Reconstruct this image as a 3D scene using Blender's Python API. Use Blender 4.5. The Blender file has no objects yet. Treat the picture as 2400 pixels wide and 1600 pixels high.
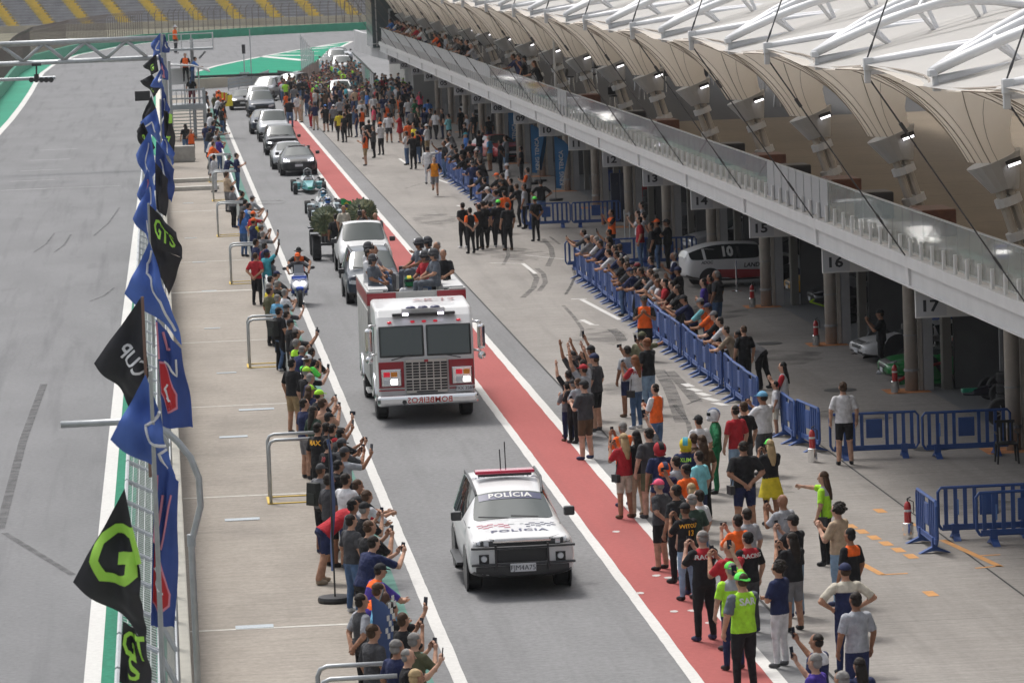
import bpy, bmesh, math, random
from mathutils import Vector, Matrix
from mathutils.bvhtree import BVHTree
random.seed(7)
SC = bpy.context.scene
COL = SC.collection
# ------------------------------------------------------------------ camera
F_PX, CAM_H, ROLL = 9500.0, 11.8, 0.038          # focal length in photo pixels (2400 wide), eye height, roll
_dx, _dy = 358-1200, 800+117                      # vanishing point of the pit lane in the photograph
_dxp = _dx*math.cos(ROLL)+_dy*math.sin(ROLL); _dyp = -_dx*math.sin(ROLL)+_dy*math.cos(ROLL)
PITCH = math.atan(_dyp/F_PX); YAW = math.atan(-_dxp*math.cos(PITCH)/F_PX)
FW = Vector((math.sin(YAW)*math.cos(PITCH), math.cos(YAW)*math.cos(PITCH), -math.sin(PITCH)))
_rt = Vector((math.cos(YAW), -math.sin(YAW), 0)); _up = _rt.cross(FW)
RT = _rt*math.cos(ROLL)-_up*math.sin(ROLL); UP = _rt*math.sin(ROLL)+_up*math.cos(ROLL)
EYE = Vector((0, 0, CAM_H))
cam_data = bpy.data.cameras.new('camera'); cam = bpy.data.objects.new('camera', cam_data); COL.objects.link(cam)
cam.matrix_world = Matrix(((RT.x, UP.x, -FW.x, 0), (RT.y, UP.y, -FW.y, 0), (RT.z, UP.z, -FW.z, CAM_H), (0, 0, 0, 1)))
cam_data.sensor_fit = 'HORIZONTAL'; cam_data.sensor_width = 36.0; cam_data.lens = F_PX/2400*36
cam_data.clip_start = 1.0; cam_data.clip_end = 5000
cam_data.dof.use_dof = True; cam_data.dof.focus_distance = 88; cam_data.dof.aperture_fstop = 5.6
SC.camera = cam
# ------------------------------------------------------------------ sky, sun, exposure
W = bpy.data.worlds.new('World'); SC.world = W; W.use_nodes = True
nt = W.node_tree; bg = nt.nodes['Background']
sky = nt.nodes.new('ShaderNodeTexSky'); sky.sky_type = 'NISHITA'; sky.sun_disc = False
SUN_EL, SUN_ROT = math.radians(62), math.radians(-25)
sky.sun_elevation = SUN_EL; sky.sun_rotation = SUN_ROT; sky.air_density = 1.0; sky.dust_density = 4.0; sky.ozone_density = 1.0
hs = nt.nodes.new('ShaderNodeHueSaturation'); hs.inputs['Saturation'].default_value = 0.28
nt.links.new(sky.outputs[0], hs.inputs['Color'])
# broken cloud over the whole sky, the same in every direction
tc = nt.nodes.new('ShaderNodeTexCoord'); cn = nt.nodes.new('ShaderNodeTexNoise'); cn.inputs['Scale'].default_value = 3.2; cn.inputs['Detail'].default_value = 5
nt.links.new(tc.outputs['Generated'], cn.inputs['Vector'])
cr = nt.nodes.new('ShaderNodeMapRange'); cr.inputs[1].default_value = .3; cr.inputs[2].default_value = .7; cr.inputs[3].default_value = .55; cr.inputs[4].default_value = 1.5
nt.links.new(cn.outputs['Fac'], cr.inputs[0])
mx = nt.nodes.new('ShaderNodeMix'); mx.data_type = 'RGBA'; mx.blend_type = 'MULTIPLY'; mx.inputs[0].default_value = 1
nt.links.new(hs.outputs[0], mx.inputs[6]); nt.links.new(cr.outputs[0], mx.inputs[7]); nt.links.new(mx.outputs[2], bg.inputs[0])
bg.inputs[1].default_value = 0.125
sun_d = bpy.data.lights.new('sun', 'SUN'); sun = bpy.data.objects.new('sun', sun_d); COL.objects.link(sun)
sun_d.energy = 1.5; sun_d.angle = math.radians(11); sun_d.color = (1.0, .965, .92)
_sd = Vector((math.sin(SUN_ROT)*math.cos(SUN_EL), math.cos(SUN_ROT)*math.cos(SUN_EL), math.sin(SUN_EL)))
sun.rotation_euler = _sd.to_track_quat('Z', 'Y').to_euler(); sun.location = (0, 0, 60)
vs = SC.view_settings; vs.view_transform = 'Standard'; vs.look = 'None'; vs.exposure = 0.55; vs.gamma = 1; vs.use_curve_mapping = False
SC.cycles.max_bounces = 6; SC.cycles.transparent_max_bounces = 16
# ------------------------------------------------------------------ photo pixel -> place
def ray(x, y): return FW+RT*((x-1200)/F_PX)+UP*((800-y)/F_PX)
def G(x, y, z=0.0):
    r = ray(x, y); t = (z-CAM_H)/r.z; return Vector((r.x*t, r.y*t, z))
def AY(x, y, Y):
    r = ray(x, y); t = Y/r.y; return Vector((r.x*t, Y, CAM_H+r.z*t))
def crop(ox, oy, s): return lambda x, y: (ox+x/s, oy+y/s)
# ------------------------------------------------------------------ materials
MATS = {}
def M(name, col, rough=.6, metal=0.0, noise=None, bump=None, spec=.5, emit=None, coat=0, trans=0, alpha=1, two=None):
    if name in MATS: return MATS[name]
    m = bpy.data.materials.new(name); m.use_nodes = True; n = m.node_tree; b = n.nodes['Principled BSDF']
    b.inputs['Base Color'].default_value = (*col, 1); b.inputs['Roughness'].default_value = rough; b.inputs['Metallic'].default_value = metal
    b.inputs['Specular IOR Level'].default_value = spec; b.inputs['Coat Weight'].default_value = coat; b.inputs['Transmission Weight'].default_value = trans; b.inputs['Alpha'].default_value = alpha
    if emit: b.inputs['Emission Color'].default_value = (*emit[0], 1); b.inputs['Emission Strength'].default_value = emit[1]
    if noise or bump:
        g = n.nodes.new('ShaderNodeNewGeometry')
        if noise:
            t = n.nodes.new('ShaderNodeTexNoise'); t.inputs['Scale'].default_value = noise[0]; t.inputs['Detail'].default_value = 5; t.inputs['Roughness'].default_value = .65
            n.links.new(g.outputs['Position'], t.inputs['Vector'])
            r = n.nodes.new('ShaderNodeMapRange'); r.inputs[1].default_value = .3; r.inputs[2].default_value = .7
            n.links.new(t.outputs['Fac'], r.inputs[0])
            mi = n.nodes.new('ShaderNodeMix'); mi.data_type = 'RGBA'; a = noise[1]
            mi.inputs[6].default_value = (*[c*(1-a) for c in col], 1); mi.inputs[7].default_value = (*(two if two else [min(1, c*(1+a)) for c in col]), 1)
            n.links.new(r.outputs[0], mi.inputs[0]); n.links.new(mi.outputs[2], b.inputs['Base Color'])
        if bump:
            t2 = n.nodes.new('ShaderNodeTexNoise'); t2.inputs['Scale'].default_value = bump[0]; t2.inputs['Detail'].default_value = 3
            n.links.new(g.outputs['Position'], t2.inputs['Vector'])
            bp = n.nodes.new('ShaderNodeBump'); bp.inputs['Strength'].default_value = bump[1]; bp.inputs['Distance'].default_value = .02
            n.links.new(t2.outputs['Fac'], bp.inputs['Height']); n.links.new(bp.outputs[0], b.inputs['Normal'])
    MATS[name] = m; return m
def ground_mat(name, col, big=.12, fine=.16, streak=0.0, streak_col=(.05, .05, .055), slab=None, rough=.85, wear=None, brush=0.0):
    """paving: broad blotches, fine grain, rubber streaks along the lane, optional slab joints, wear to another colour"""
    m = bpy.data.materials.new(name); m.use_nodes = True; n = m.node_tree; b = n.nodes['Principled BSDF']; L = n.links.new
    b.inputs['Roughness'].default_value = rough; b.inputs['Specular IOR Level'].default_value = .15
    g = n.nodes.new('ShaderNodeNewGeometry'); P = g.outputs['Position']
    def noise(scale, detail=4, mul=None, rgh=.6):
        v = P
        if mul:
            mm = n.nodes.new('ShaderNodeVectorMath'); mm.operation = 'MULTIPLY'; mm.inputs[1].default_value = mul; L(P, mm.inputs[0]); v = mm.outputs[0]
        t = n.nodes.new('ShaderNodeTexNoise'); t.inputs['Scale'].default_value = scale; t.inputs['Detail'].default_value = detail; t.inputs['Roughness'].default_value = rgh; L(v, t.inputs['Vector']); return t.outputs['Fac']
    def rng(f, a, b2, c, d):
        r = n.nodes.new('ShaderNodeMapRange'); r.inputs[1].default_value = a; r.inputs[2].default_value = b2; r.inputs[3].default_value = c; r.inputs[4].default_value = d; L(f, r.inputs[0]); return r.outputs[0]
    def mix(fac, a, b2, mode='MIX'):
        k = n.nodes.new('ShaderNodeMix'); k.data_type = 'RGBA'; k.blend_type = mode
        if isinstance(fac, float): k.inputs[0].default_value = fac
        else: L(fac, k.inputs[0])
        for i, s in ((6, a), (7, b2)):
            if isinstance(s, tuple): k.inputs[i].default_value = (*s, 1)
            else: L(s, k.inputs[i])
        return k.outputs[2]
    def val(f):
        c = n.nodes.new('ShaderNodeCombineColor'); [L(f, c.inputs[i]) for i in range(3)]; return c.outputs[0]
    c = mix(1.0, col, val(rng(noise(.35, 5, (1, .35, 1)), .3, .7, 1-big, 1+big)), 'MULTIPLY')
    c = mix(1.0, c, val(rng(noise(9, 4), .3, .7, 1-fine, 1+fine)), 'MULTIPLY')
    c = mix(1.0, c, val(rng(noise(70, 2), .3, .7, 1-fine*.7, 1+fine*.7)), 'MULTIPLY')
    if brush: c = mix(1.0, c, val(rng(noise(5, 5, (.16, 1.5, 1)), .3, .7, 1-brush, 1+brush)), 'MULTIPLY')
    if streak:
        s = rng(noise(1.1, 6, (1.6, .05, 1)), .52, .8, 0, streak); c = mix(s, c, streak_col)
        s2 = rng(noise(.9, 3, (.9, .22, 1)), .62, .8, 0, streak*.7); c = mix(s2, c, streak_col)
    if slab:
        sx, sy, w, dark = slab
        sep = n.nodes.new('ShaderNodeSeparateXYZ'); L(P, sep.inputs[0])
        for o, s in ((0, sx), (1, sy)):
            if not s: continue
            a = n.nodes.new('ShaderNodeMath'); a.operation = 'PINGPONG'; a.inputs[1].default_value = s/2; L(sep.outputs[o], a.inputs[0])
            q = n.nodes.new('ShaderNodeMath'); q.operation = 'LESS_THAN'; q.inputs[1].default_value = w; L(a.outputs[0], q.inputs[0])
            qq = n.nodes.new('ShaderNodeMath'); qq.operation = 'MULTIPLY'; qq.inputs[1].default_value = dark; L(q.outputs[0], qq.inputs[0])
            c = mix(qq.outputs[0], c, (.06, .055, .05))
    if wear:
        s = rng(noise(2.3, 8, None, .75), wear[1], wear[1]+.12, 0, 1); c = mix(s, c, wear[0])
    L(c, b.inputs['Base Color'])
    bp = n.nodes.new('ShaderNodeBump'); bp.inputs['Strength'].default_value = .25; bp.inputs['Distance'].default_value = .01; L(noise(45, 3), bp.inputs['Height']); L(bp.outputs[0], b.inputs['Normal'])
    MATS[name] = m; return m
def membrane(name, col, t=.45):
    m = M(name, col, .7, noise=(.6, .06)); n = m.node_tree; b = n.nodes['Principled BSDF']; tr = n.nodes.new('ShaderNodeBsdfTranslucent'); tr.inputs[0].default_value = (*col, 1); mx_ = n.nodes.new('ShaderNodeMixShader'); mx_.inputs[0].default_value = t
    n.links.new(b.outputs[0], mx_.inputs[1]); n.links.new(tr.outputs[0], mx_.inputs[2]); n.links.new(mx_.outputs[0], n.nodes['Material Output'].inputs[0]); return m
WHITE = M('white_paint', (.62, .62, .6), .5, noise=(3, .06)); STEEL = M('galvanised_steel', (.42, .44, .45), .45, .55, noise=(6, .12))
GREYP = M('grey_paint', (.33, .35, .36), .55, noise=(4, .1)); BLACKP = M('black_plastic', (.022, .022, .024), .45); RUBBER = M('rubber', (.02, .02, .021), .85, noise=(14, .3))
CHROME = M('chrome', (.8, .8, .8), .12, 1.0); GLASSD = M('dark_window_glass', (.018, .022, .024), .05, 0, spec=.6); REDP = M('red_paint', (.36, .02, .025), .3, coat=.6)
LAMPW = M('lit_white_lamp', (1, 1, 1), .3, emit=((1, .97, 1), 2)); BLUEB = M('blue_plastic', (.025, .07, .235), .5, noise=(3, .15)); YEL = M('yellow_paint', (.62, .42, .05), .6, noise=(5, .1))
ORANGE = M('orange_paint', (.5, .24, .07), .7, noise=(5, .15)); WOOD = M('brown_wood', (.12, .045, .025), .5, noise=(8, .3)); GREENP = M('green_barrier_paint', (.03, .26, .16), .6, noise=(1.2, .15))
# ------------------------------------------------------------------ mesh helper
def frame(d):
    d = Vector(d).normalized(); a = Vector((0, 0, 1)) if abs(d.z) < .95 else Vector((1, 0, 0))
    u = a.cross(d).normalized(); return u, d.cross(u)
class MB:
    def __init__(s): s.v = []; s.f = []; s.m = []
    def add(s, vs, fs, mi=0, mat=None):
        o = len(s.v); s.v += [tuple(mat @ Vector(p)) if mat else tuple(p) for p in vs]
        s.f += [tuple(i+o for i in f) for f in fs]; s.m += [mi]*len(fs); return s
    def box(s, c, sz, mi=0, rz=0, mat=None, taper=1.0):
        hx, hy, hz = sz[0]/2, sz[1]/2, sz[2]/2; R = Matrix.Translation(c) @ Matrix.Rotation(rz, 4, 'Z')
        if mat: R = mat @ R
        vs = [(x*hx*(taper if z > 0 else 1), y*hy*(taper if z > 0 else 1), z*hz) for z in (-1, 1) for y in (-1, 1) for x in (-1, 1)]
        return s.add(vs, [(0, 2, 3, 1), (4, 5, 7, 6), (0, 1, 5, 4), (2, 6, 7, 3), (0, 4, 6, 2), (1, 3, 7, 5)], mi, R)
    def tube(s, pts, r, n=8, mi=0, caps=True, mat=None):
        pts = [Vector(p) for p in pts]; rs = r if isinstance(r, (list, tuple)) else [r]*len(pts); vs = []; u = None
        for i, p in enumerate(pts):
            d = (pts[min(i+1, len(pts)-1)]-pts[max(i-1, 0)]); d = d.normalized() if d.length > 1e-9 else Vector((0, 0, 1))
            if u is None: u, w = frame(d)
            else:
                u = (u-d*u.dot(d)); u = u.normalized() if u.length > 1e-6 else frame(d)[0]; w = d.cross(u)
            for k in range(n):
                a = 2*math.pi*k/n; vs.append(p+(u*math.cos(a)+w*math.sin(a))*rs[i])
        fs = [(i*n+k, i*n+(k+1) % n, (i+1)*n+(k+1) % n, (i+1)*n+k) for i in range(len(pts)-1) for k in range(n)]
        if caps: fs += [tuple(range(n-1, -1, -1)), tuple((len(pts)-1)*n+k for k in range(n))]
        return s.add(vs, fs, mi, mat)
    def ell(s, c, r, n=12, m=8, mi=0, mat=None, z0=-1.0, z1=1.0):
        vs = []; fs = []; a0, a1 = math.asin(z0), math.asin(z1)
        for j in range(m+1):
            t = a0+(a1-a0)*j/m
            for k in range(n):
                a = 2*math.pi*k/n; vs.append((c[0]+r[0]*math.cos(t)*math.cos(a), c[1]+r[1]*math.cos(t)*math.sin(a), c[2]+r[2]*math.sin(t)))
        fs = [(j*n+k, j*n+(k+1) % n, (j+1)*n+(k+1) % n, (j+1)*n+k) for j in range(m) for k in range(n)]
        fs += [tuple(range(n-1, -1, -1)), tuple(m*n+k for k in range(n))]
        return s.add(vs, fs, mi, mat)
    def lathe(s, prof, n=20, mi=0, mat=None):
        vs = [(r*math.cos(2*math.pi*k/n), r*math.sin(2*math.pi*k/n), z) for r, z in prof for k in range(n)]
        fs = [(j*n+k, j*n+(k+1) % n, (j+1)*n+(k+1) % n, (j+1)*n+k) for j in range(len(prof)-1) for k in range(n)]
        fs += [tuple(range(n-1, -1, -1)), tuple((len(prof)-1)*n+k for k in range(n))]
        return s.add(vs, fs, mi, mat)
    def loft(s, rings, mi=0, closed=True, caps=True, mat=None):
        n = len(rings[0]); vs = [p for r in rings for p in r]; e = n if closed else n-1
        fs = [(i*n+k, i*n+(k+1) % n, (i+1)*n+(k+1) % n, (i+1)*n+k) for i in range(len(rings)-1) for k in range(e)]
        if caps and closed: fs += [tuple(range(n-1, -1, -1)), tuple((len(rings)-1)*n+k for k in range(n))]
        return s.add(vs, fs, mi, mat)
    def prism(s, poly, h0, h1, mi=0, mat=None):        # polygon in x,y pulled up from h0 to h1
        n = len(poly); vs = [(p[0], p[1], h0) for p in poly]+[(p[0], p[1], h1) for p in poly]
        return s.add(vs, [tuple(range(n-1, -1, -1)), tuple(range(n, 2*n))]+[(i, (i+1) % n, n+(i+1) % n, n+i) for i in range(n)], mi, mat)
    def sheet(s, poly, z, mi=0): return s.add([(p[0], p[1], z) for p in poly], [tuple(range(len(poly)))], mi)
    def ribbon(s, line, w, z, mi=0):
        P = [Vector((p[0], p[1], 0)) for p in line]; vs = []
        for i, p in enumerate(P):
            d = (P[min(i+1, len(P)-1)]-P[max(i-1, 0)]).normalized(); q = Vector((-d.y, d.x, 0))*w/2
            vs += [(p.x+q.x, p.y+q.y, z), (p.x-q.x, p.y-q.y, z)]
        return s.add(vs, [(2*i, 2*i+1, 2*i+3, 2*i+2) for i in range(len(P)-1)], mi)
    def mesh(s, name, mats, smooth=False, fix=True):
        me = bpy.data.meshes.new(name); me.from_pydata(s.v, [], s.f); me.validate()
        for m in (mats if isinstance(mats, (list, tuple)) else [mats]): me.materials.append(m)
        if len(me.polygons) == len(s.m): me.polygons.foreach_set('material_index', s.m)
        if fix:
            b = bmesh.new(); b.from_mesh(me); bmesh.ops.recalc_face_normals(b, faces=b.faces); b.to_mesh(me); b.free()
        if smooth: me.polygons.foreach_set('use_smooth', [True]*len(me.polygons))
        me.update(); return me
    def build(s, name, mats, parent=None, smooth=False, **kw): return link(name, s.mesh(name, mats, smooth), parent, **kw)
def link(name, data, parent=None, loc=None, rz=0, label=None, cat=None, group=None, kind=None, mw=None, angle=None):
    o = bpy.data.objects.new(name, data); COL.objects.link(o)
    if parent: o.parent = parent
    if loc is not None: o.location = loc
    if rz: o.rotation_euler = (0, 0, rz)
    if mw is not None: o.matrix_local = mw
    if label: o['label'] = label
    if cat: o['category'] = cat
    if group: o['group'] = group
    if kind: o['kind'] = kind
    if angle:
        for p in data.polygons: p.use_smooth = True
        md = o.modifiers.new('split', 'EDGE_SPLIT'); md.split_angle = math.radians(angle)
    return o
def bevel(o, w=.02, seg=2):
    md = o.modifiers.new('bevel', 'BEVEL'); md.width = w; md.segments = seg; md.limit_method = 'ANGLE'; return o
def thing(name, label, cat, loc=(0, 0, 0), rz=0, group=None): return link(name, None, None, loc, rz, label, cat, group)
def copy_tree(o, parent=None):
    c = o.copy(); COL.objects.link(c); c.parent = parent
    for ch in list(o.children): copy_tree(ch, c)
    return c
_tx = {}
def text_mesh(txt, size=1.0, ext=0.0, shear=0.0, sp=1.0, bold=.02):
    k = (txt, size, ext, shear, sp, bold)
    if k not in _tx:
        c = bpy.data.curves.new('lettering', 'FONT'); c.body = txt; c.size = size; c.extrude = ext; c.shear = shear; c.space_character = sp; c.align_x = 'CENTER'; c.align_y = 'CENTER'; c.offset = bold*size; c.resolution_u = 2
        o = bpy.data.objects.new('lettering', c); COL.objects.link(o); dg = bpy.context.evaluated_depsgraph_get()
        me = bpy.data.meshes.new_from_object(o.evaluated_get(dg)); bpy.data.objects.remove(o); bpy.data.curves.remove(c); _tx[k] = me
    return _tx[k].copy()
def lettering(name, txt, size, mat, parent, mw, **kw):
    me = text_mesh(txt, size, **kw); me.materials.clear(); me.materials.append(mat); return link(name, me, parent, mw=mw)
def lerp(a, b, t): return a+(b-a)*t
# ================================================================== ground
asphalt = ground_mat('track_asphalt', (.178, .178, .182), .10, .10, .55, (.075, .075, .08)); lane_m = ground_mat('pit_lane_asphalt', (.20, .20, .203), .10, .15, .42, (.115, .115, .115), brush=.05)
conc = ground_mat('apron_concrete', (.262, .245, .228), .16, .10, .36, (.10, .097, .094), slab=(0, 6.1, .012, .5), brush=.13); walk_m = ground_mat('walkway_concrete', (.285, .255, .222), .15, .12, .14, (.15, .135, .12), brush=.12)
red_m = ground_mat('red_lane_paint', (.345, .098, .092), .09, .08, .22, (.17, .085, .085), wear=((.4, .32, .3), .72)); linew = ground_mat('worn_white_line', (.58, .57, .55), .06, .08, 0, wear=((.3, .3, .3), .64))
green_m = ground_mat('green_ground_paint', (.035, .25, .16), .1, .1, .3, (.05, .11, .09)); greenw = ground_mat('faded_green_paint', (.115, .235, .2), .08, .1, .1, (.1, .16, .15))
garage_m = ground_mat('garage_floor', (.2, .205, .21), .08, .06, .1, (.2, .2, .2), rough=.5); deck_m = ground_mat('terrace_floor', (.20, .165, .125), .1, .06, 0, slab=(0, 5, .03, .6)); grass_m = ground_mat('far_ground', (.13, .12, .08), .3, .2)
S = 'structure'
MB().sheet([(-600, -60), (600, -60), (600, 1250), (-600, 1250)], -.03).build('ground', grass_m, kind=S)
C1, C2 = crop(0, 0, 3.92), crop(300, 0, 3.36)
edge_px = [C1(*p) for p in [(0, 1210), (100, 1100), (200, 970), (280, 850), (340, 740), (390, 670), (500, 590), (720, 505), (1080, 432), (1400, 390)]]+[C2(*p) for p in [(400, 322), (700, 300), (1100, 276), (1500, 256), (1780, 243), (2300, 215)]]
edge = [(-10.2, 40), (-10.6, 150), (-10.9, 230)]+[tuple(G(*p).xy) for p in edge_px]
MB().sheet([(-1.0, 40), (.6, 330), (1.5, 420), (60, 420)]+[(p[0], p[1]) for p in reversed(edge)], -.008).build('track', asphalt, kind=S)
MB().sheet([(.4, 322), (60, 322), (60, 560), (.4, 540)], -.012).build('pit_exit_road', lane_m, kind=S)
MB().ribbon(edge, .45, -.002).build('track_edge_line', linew, kind=S)
tr = [(-1.53, 40), (-1.53, 75), (-1.45, 120), (-1.2, 180), (-1.02, 220), (-.6, 280), (-.1, 330)]
MB().ribbon(tr, .28, -.002).build('straight_edge_line', linew, kind=S)
MB().sheet([(p[0]+.14, p[1]) for p in tr]+[(.6, 330), (-.12, 220), (-.18, 40)], -.004).build('dark_verge', ground_mat('dirty_verge', (.09, .12, .1), .25, .25, .4, (.04, .045, .04)), kind=S)
MB().add([(p[0]+.14, p[1], -.0) for p in tr]+[(p[0]+.6, p[1], -.0) for p in tr], [(i, i+1, len(tr)+i+1, len(tr)+i) for i in range(len(tr)-1)]).build('green_verge', ground_mat('stained_green', (.03, .2, .125), .2, .2, .5, (.03, .07, .055)), kind=S)
for i, y in enumerate((206, 214, 224, 235, 247)):       # grid boxes on the straight
    MB().sheet([(-8.2+i*.2, y), (-5.9+i*.2, y), (-5.9+i*.2, y+.3), (-8.2+i*.2, y+.3)], -.002).build('grid_marking', M('faint_marking', (.3, .3, .3), .9, noise=(2, .2)), kind=S)
MB().sheet([(-8, 206.5), (-2.2, 206), (-2.2, 206.2), (-8, 206.7)], -.0015).build('grid_marking', MATS['faint_marking'], kind=S)
MB().sheet([(.06, 40), (3.16, 40), (3.16, 330), (.06, 330)], .02).build('walkway', walk_m, kind=S)
MB().sheet([(3.16, 40), (10.13, 40), (10.13, 345), (3.16, 345)], 0).build('pit_lane', lane_m, kind=S)
MB().sheet([(3.3, 40), (3.93, 40), (3.95, 300), (3.3, 300)], .004).build('green_strip', greenw, kind=S)
def ragged(x0, x1, y0, y1, z, seed):
    R = random.Random(seed); n = int((y1-y0)/.45); m = MB(); vs = []
    for i in range(n+1):
        y = lerp(y0, y1, i/n); vs += [(x0+R.uniform(-.005, .005)+.003*math.sin(y*1.7), y, z), (x1+R.uniform(-.005, .005)+.003*math.sin(y*1.3+2), y, z)]
    return m.add(vs, [(2*i, 2*i+1, 2*i+3, 2*i+2) for i in range(n)])
ragged(4.24, 4.46, 40, 278, .005, 1).build('pit_lane_line', linew, kind=S)
ragged(7.92, 8.115, 40, 275, .007, 2).build('pit_lane_line', linew, kind=S)
ragged(9.165, 9.385, 40, 275, .007, 3).build('pit_lane_line', linew, kind=S)
MB().sheet([(8.105, 40), (9.175, 40), (9.175, 274), (8.105, 274)], .004).build('red_lane', red_m, kind=S)
MB().sheet([(10.13, 40), (19.0, 40), (19.0, 345), (10.13, 345)], .004).build('apron', conc, kind=S)
MB().sheet([(10.11, 40), (10.16, 40), (10.16, 330), (10.11, 330)], .008).build('apron_joint', M('dark_joint', (.03, .03, .03), .9), kind=S)
MB().sheet([(14.62, 40), (14.66, 40), (14.66, 100), (14.62, 100)], .008).build('apron_joint', MATS['dark_joint'], kind=S)
MB().sheet([(19.0, 40), (30, 40), (30, 320), (19.0, 320)], .006).build('garage_floor', garage_m, kind=S)
def mark(name, mat, pts, w=.14):
    MB().ribbon(pts, w, .009).build(name, mat, kind=S)
K5 = crop(1320, 530, 5.807); K1 = crop(1100, 300, 3.92); KR = crop(2000, 1000, 3.92); KQ = crop(1560, 640, 4.9)
g2 = lambda k, *pp: [G(*k(*p)).xy for p in pp]
mark('bay_marking', linew, g2(K5, (250, 1000), (770, 1275)), .16); mark('bay_marking', linew, g2(K5, (110, 995), (320, 990)), .16)
mark('bay_marking', linew, g2(K5, (255, 1275), (400, 1345)), .16); mark('bay_marking', linew, g2(K5, (200, 1300), (300, 1296)), .12); mark('bay_marking', linew, g2(K5, (395, 1345), (490, 1345)), .12)
mark('bay_marking', linew, g2(K1, (490, 1245), (610, 1340)), .14); mark('bay_marking', linew, g2(K1, (190, 1240), (500, 1248)), .08); mark('bay_marking', linew, g2(K1, (510, 1170), (1030, 1222)), .06)
mark('bay_marking', linew, g2(crop(740, 280, 4.611), (1320, 650), (1430, 690)), .15); mark('bay_marking', linew, g2(crop(740, 280, 4.611), (1530, 930), (1610, 955)), .15); mark('bay_marking', linew, g2(crop(740, 280, 4.611), (905, 425), (975, 475)), .15)
for a in ((215, 1270, 290, 1305), (275, 1325, 390, 1355), (375, 1375, 490, 1410), (450, 1430, 590, 1470), (560, 1490, 690, 1520)):
    mark('dashed_marking', linew, g2(KQ, (a[0], a[1]), (a[2], a[3])), .22)
for p in ((250, 772), (525, 895), (85, 963), (195, 1018), (305, 1073), (420, 1132), (535, 1190), (715, 1533), (-20, 915)):
    c = G(*KR(*p)).xy; mark('orange_dash', ORANGE, [(c[0]-.02, c[1]+.28), (c[0]+.0, c[1]-.28)], .2)
mark('orange_marking', ORANGE, g2(KR, (815, 1040), (1350, 1285)), .14); mark('orange_marking', ORANGE, g2(KR, (1170, 1185), (1350, 1175)), .1); mark('orange_marking', ORANGE, g2(KR, (1120, 1300), (1360, 1278)), .1)
mark('orange_marking', ORANGE, g2(KR, (80, 1260), (265, 1360)), .14); mark('orange_marking', ORANGE, g2(KR, (255, 1360), (500, 1347)), .1)
tyre_m = M('tyre_mark', (.08, .078, .078), .9)
_n = tyre_m.node_tree; _t = _n.nodes.new('ShaderNodeTexNoise'); _t.inputs['Scale'].default_value = 2.2; _t.inputs['Detail'].default_value = 8; _g = _n.nodes.new('ShaderNodeNewGeometry'); _n.links.new(_g.outputs['Position'], _t.inputs['Vector']); _r = _n.nodes.new('ShaderNodeMapRange'); _r.inputs[1].default_value = .3; _r.inputs[2].default_value = .7; _r.inputs[3].default_value = .1; _r.inputs[4].default_value = .62; _n.links.new(_t.outputs['Fac'], _r.inputs[0]); _n.links.new(_r.outputs[0], _n.nodes['Principled BSDF'].inputs['Alpha'])
def skid(k, pts, w=.16):
    P = [Vector((*G(*k(*p)).xy, 0)) for p in pts]; out = []
    for i in range(len(P)-1):
        for t in range(6): out.append(tuple(P[i].lerp(P[i+1], t/6).xy))
    out.append(tuple(P[-1].xy)); MB().ribbon(out, w, .007+.0004*random.random()).build('tyre_mark', tyre_m, kind=S)
skid(K1, [(680, 1020), (750, 1100), (765, 1180), (720, 1270)], .2); skid(K1, [(620, 1290), (680, 1340), (700, 1420), (640, 1500)], .18); skid(K1, [(560, 1300), (620, 1380), (590, 1470), (490, 1560)], .2)
skid(K1, [(740, 1000), (830, 1070)], .1); skid(K1, [(340, 1100), (360, 1170), (310, 1260)], .14); skid(K1, [(960, 1260), (980, 1350), (930, 1460), (880, 1530)], .1)
skid(K5, [(660, 1400), (760, 1480), (800, 1560)], .3); skid(K5, [(0, 1080), (140, 1230), (260, 1400), (250, 1500)], .12); skid(K5, [(130, 560), (160, 680), (110, 800), (40, 930)], .1)
KB = crop(1280, 780, 3.336)
skid(KB, [(880, 290), (960, 420), (1000, 520), (1060, 700)], .34); skid(KB, [(960, 300), (1060, 400), (1180, 540)], .3); skid(KB, [(700, 0), (760, 90), (800, 180)], .2); skid(KB, [(1100, 560), (1250, 500), (1400, 480)], .08); skid(KB, [(1000, 560), (1110, 700), (1130, 800)], .12)
for (a, b) in (((60, 700), (320, 610)), ((480, 600), (600, 470))): skid(crop(740, 280, 4.611), [(a[0]+900, a[1]+50), (b[0]+900, b[1]+60)], .08)
for a, b in (((520, 470), (400, 600)), ((880, 270), (690, 480)), ((840, 860), (660, 960)), ((400, 460), (250, 600))): skid(crop(0, 400, 3.136), [a, ((a[0]+b[0])/2+14, (a[1]+b[1])/2+10), b], .09)
skid(crop(0, 900, 2.24), [(20, 780), (170, 870), (380, 1000)], .14); skid(crop(0, 900, 2.24), [(230, 0), (120, 300), (0, 760)], .2)
stain_m = M('floor_stain', (.11, .105, .1), .9)
_n = stain_m.node_tree; _t = _n.nodes.new('ShaderNodeTexNoise'); _t.inputs['Scale'].default_value = .9; _t.inputs['Detail'].default_value = 8; _g = _n.nodes.new('ShaderNodeNewGeometry'); _n.links.new(_g.outputs['Position'], _t.inputs['Vector']); _r = _n.nodes.new('ShaderNodeMapRange'); _r.inputs[1].default_value = .42; _r.inputs[2].default_value = .75; _r.inputs[3].default_value = 0; _r.inputs[4].default_value = .6; _n.links.new(_t.outputs['Fac'], _r.inputs[0]); _n.links.new(_r.outputs[0], _n.nodes['Principled BSDF'].inputs['Alpha'])
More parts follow.
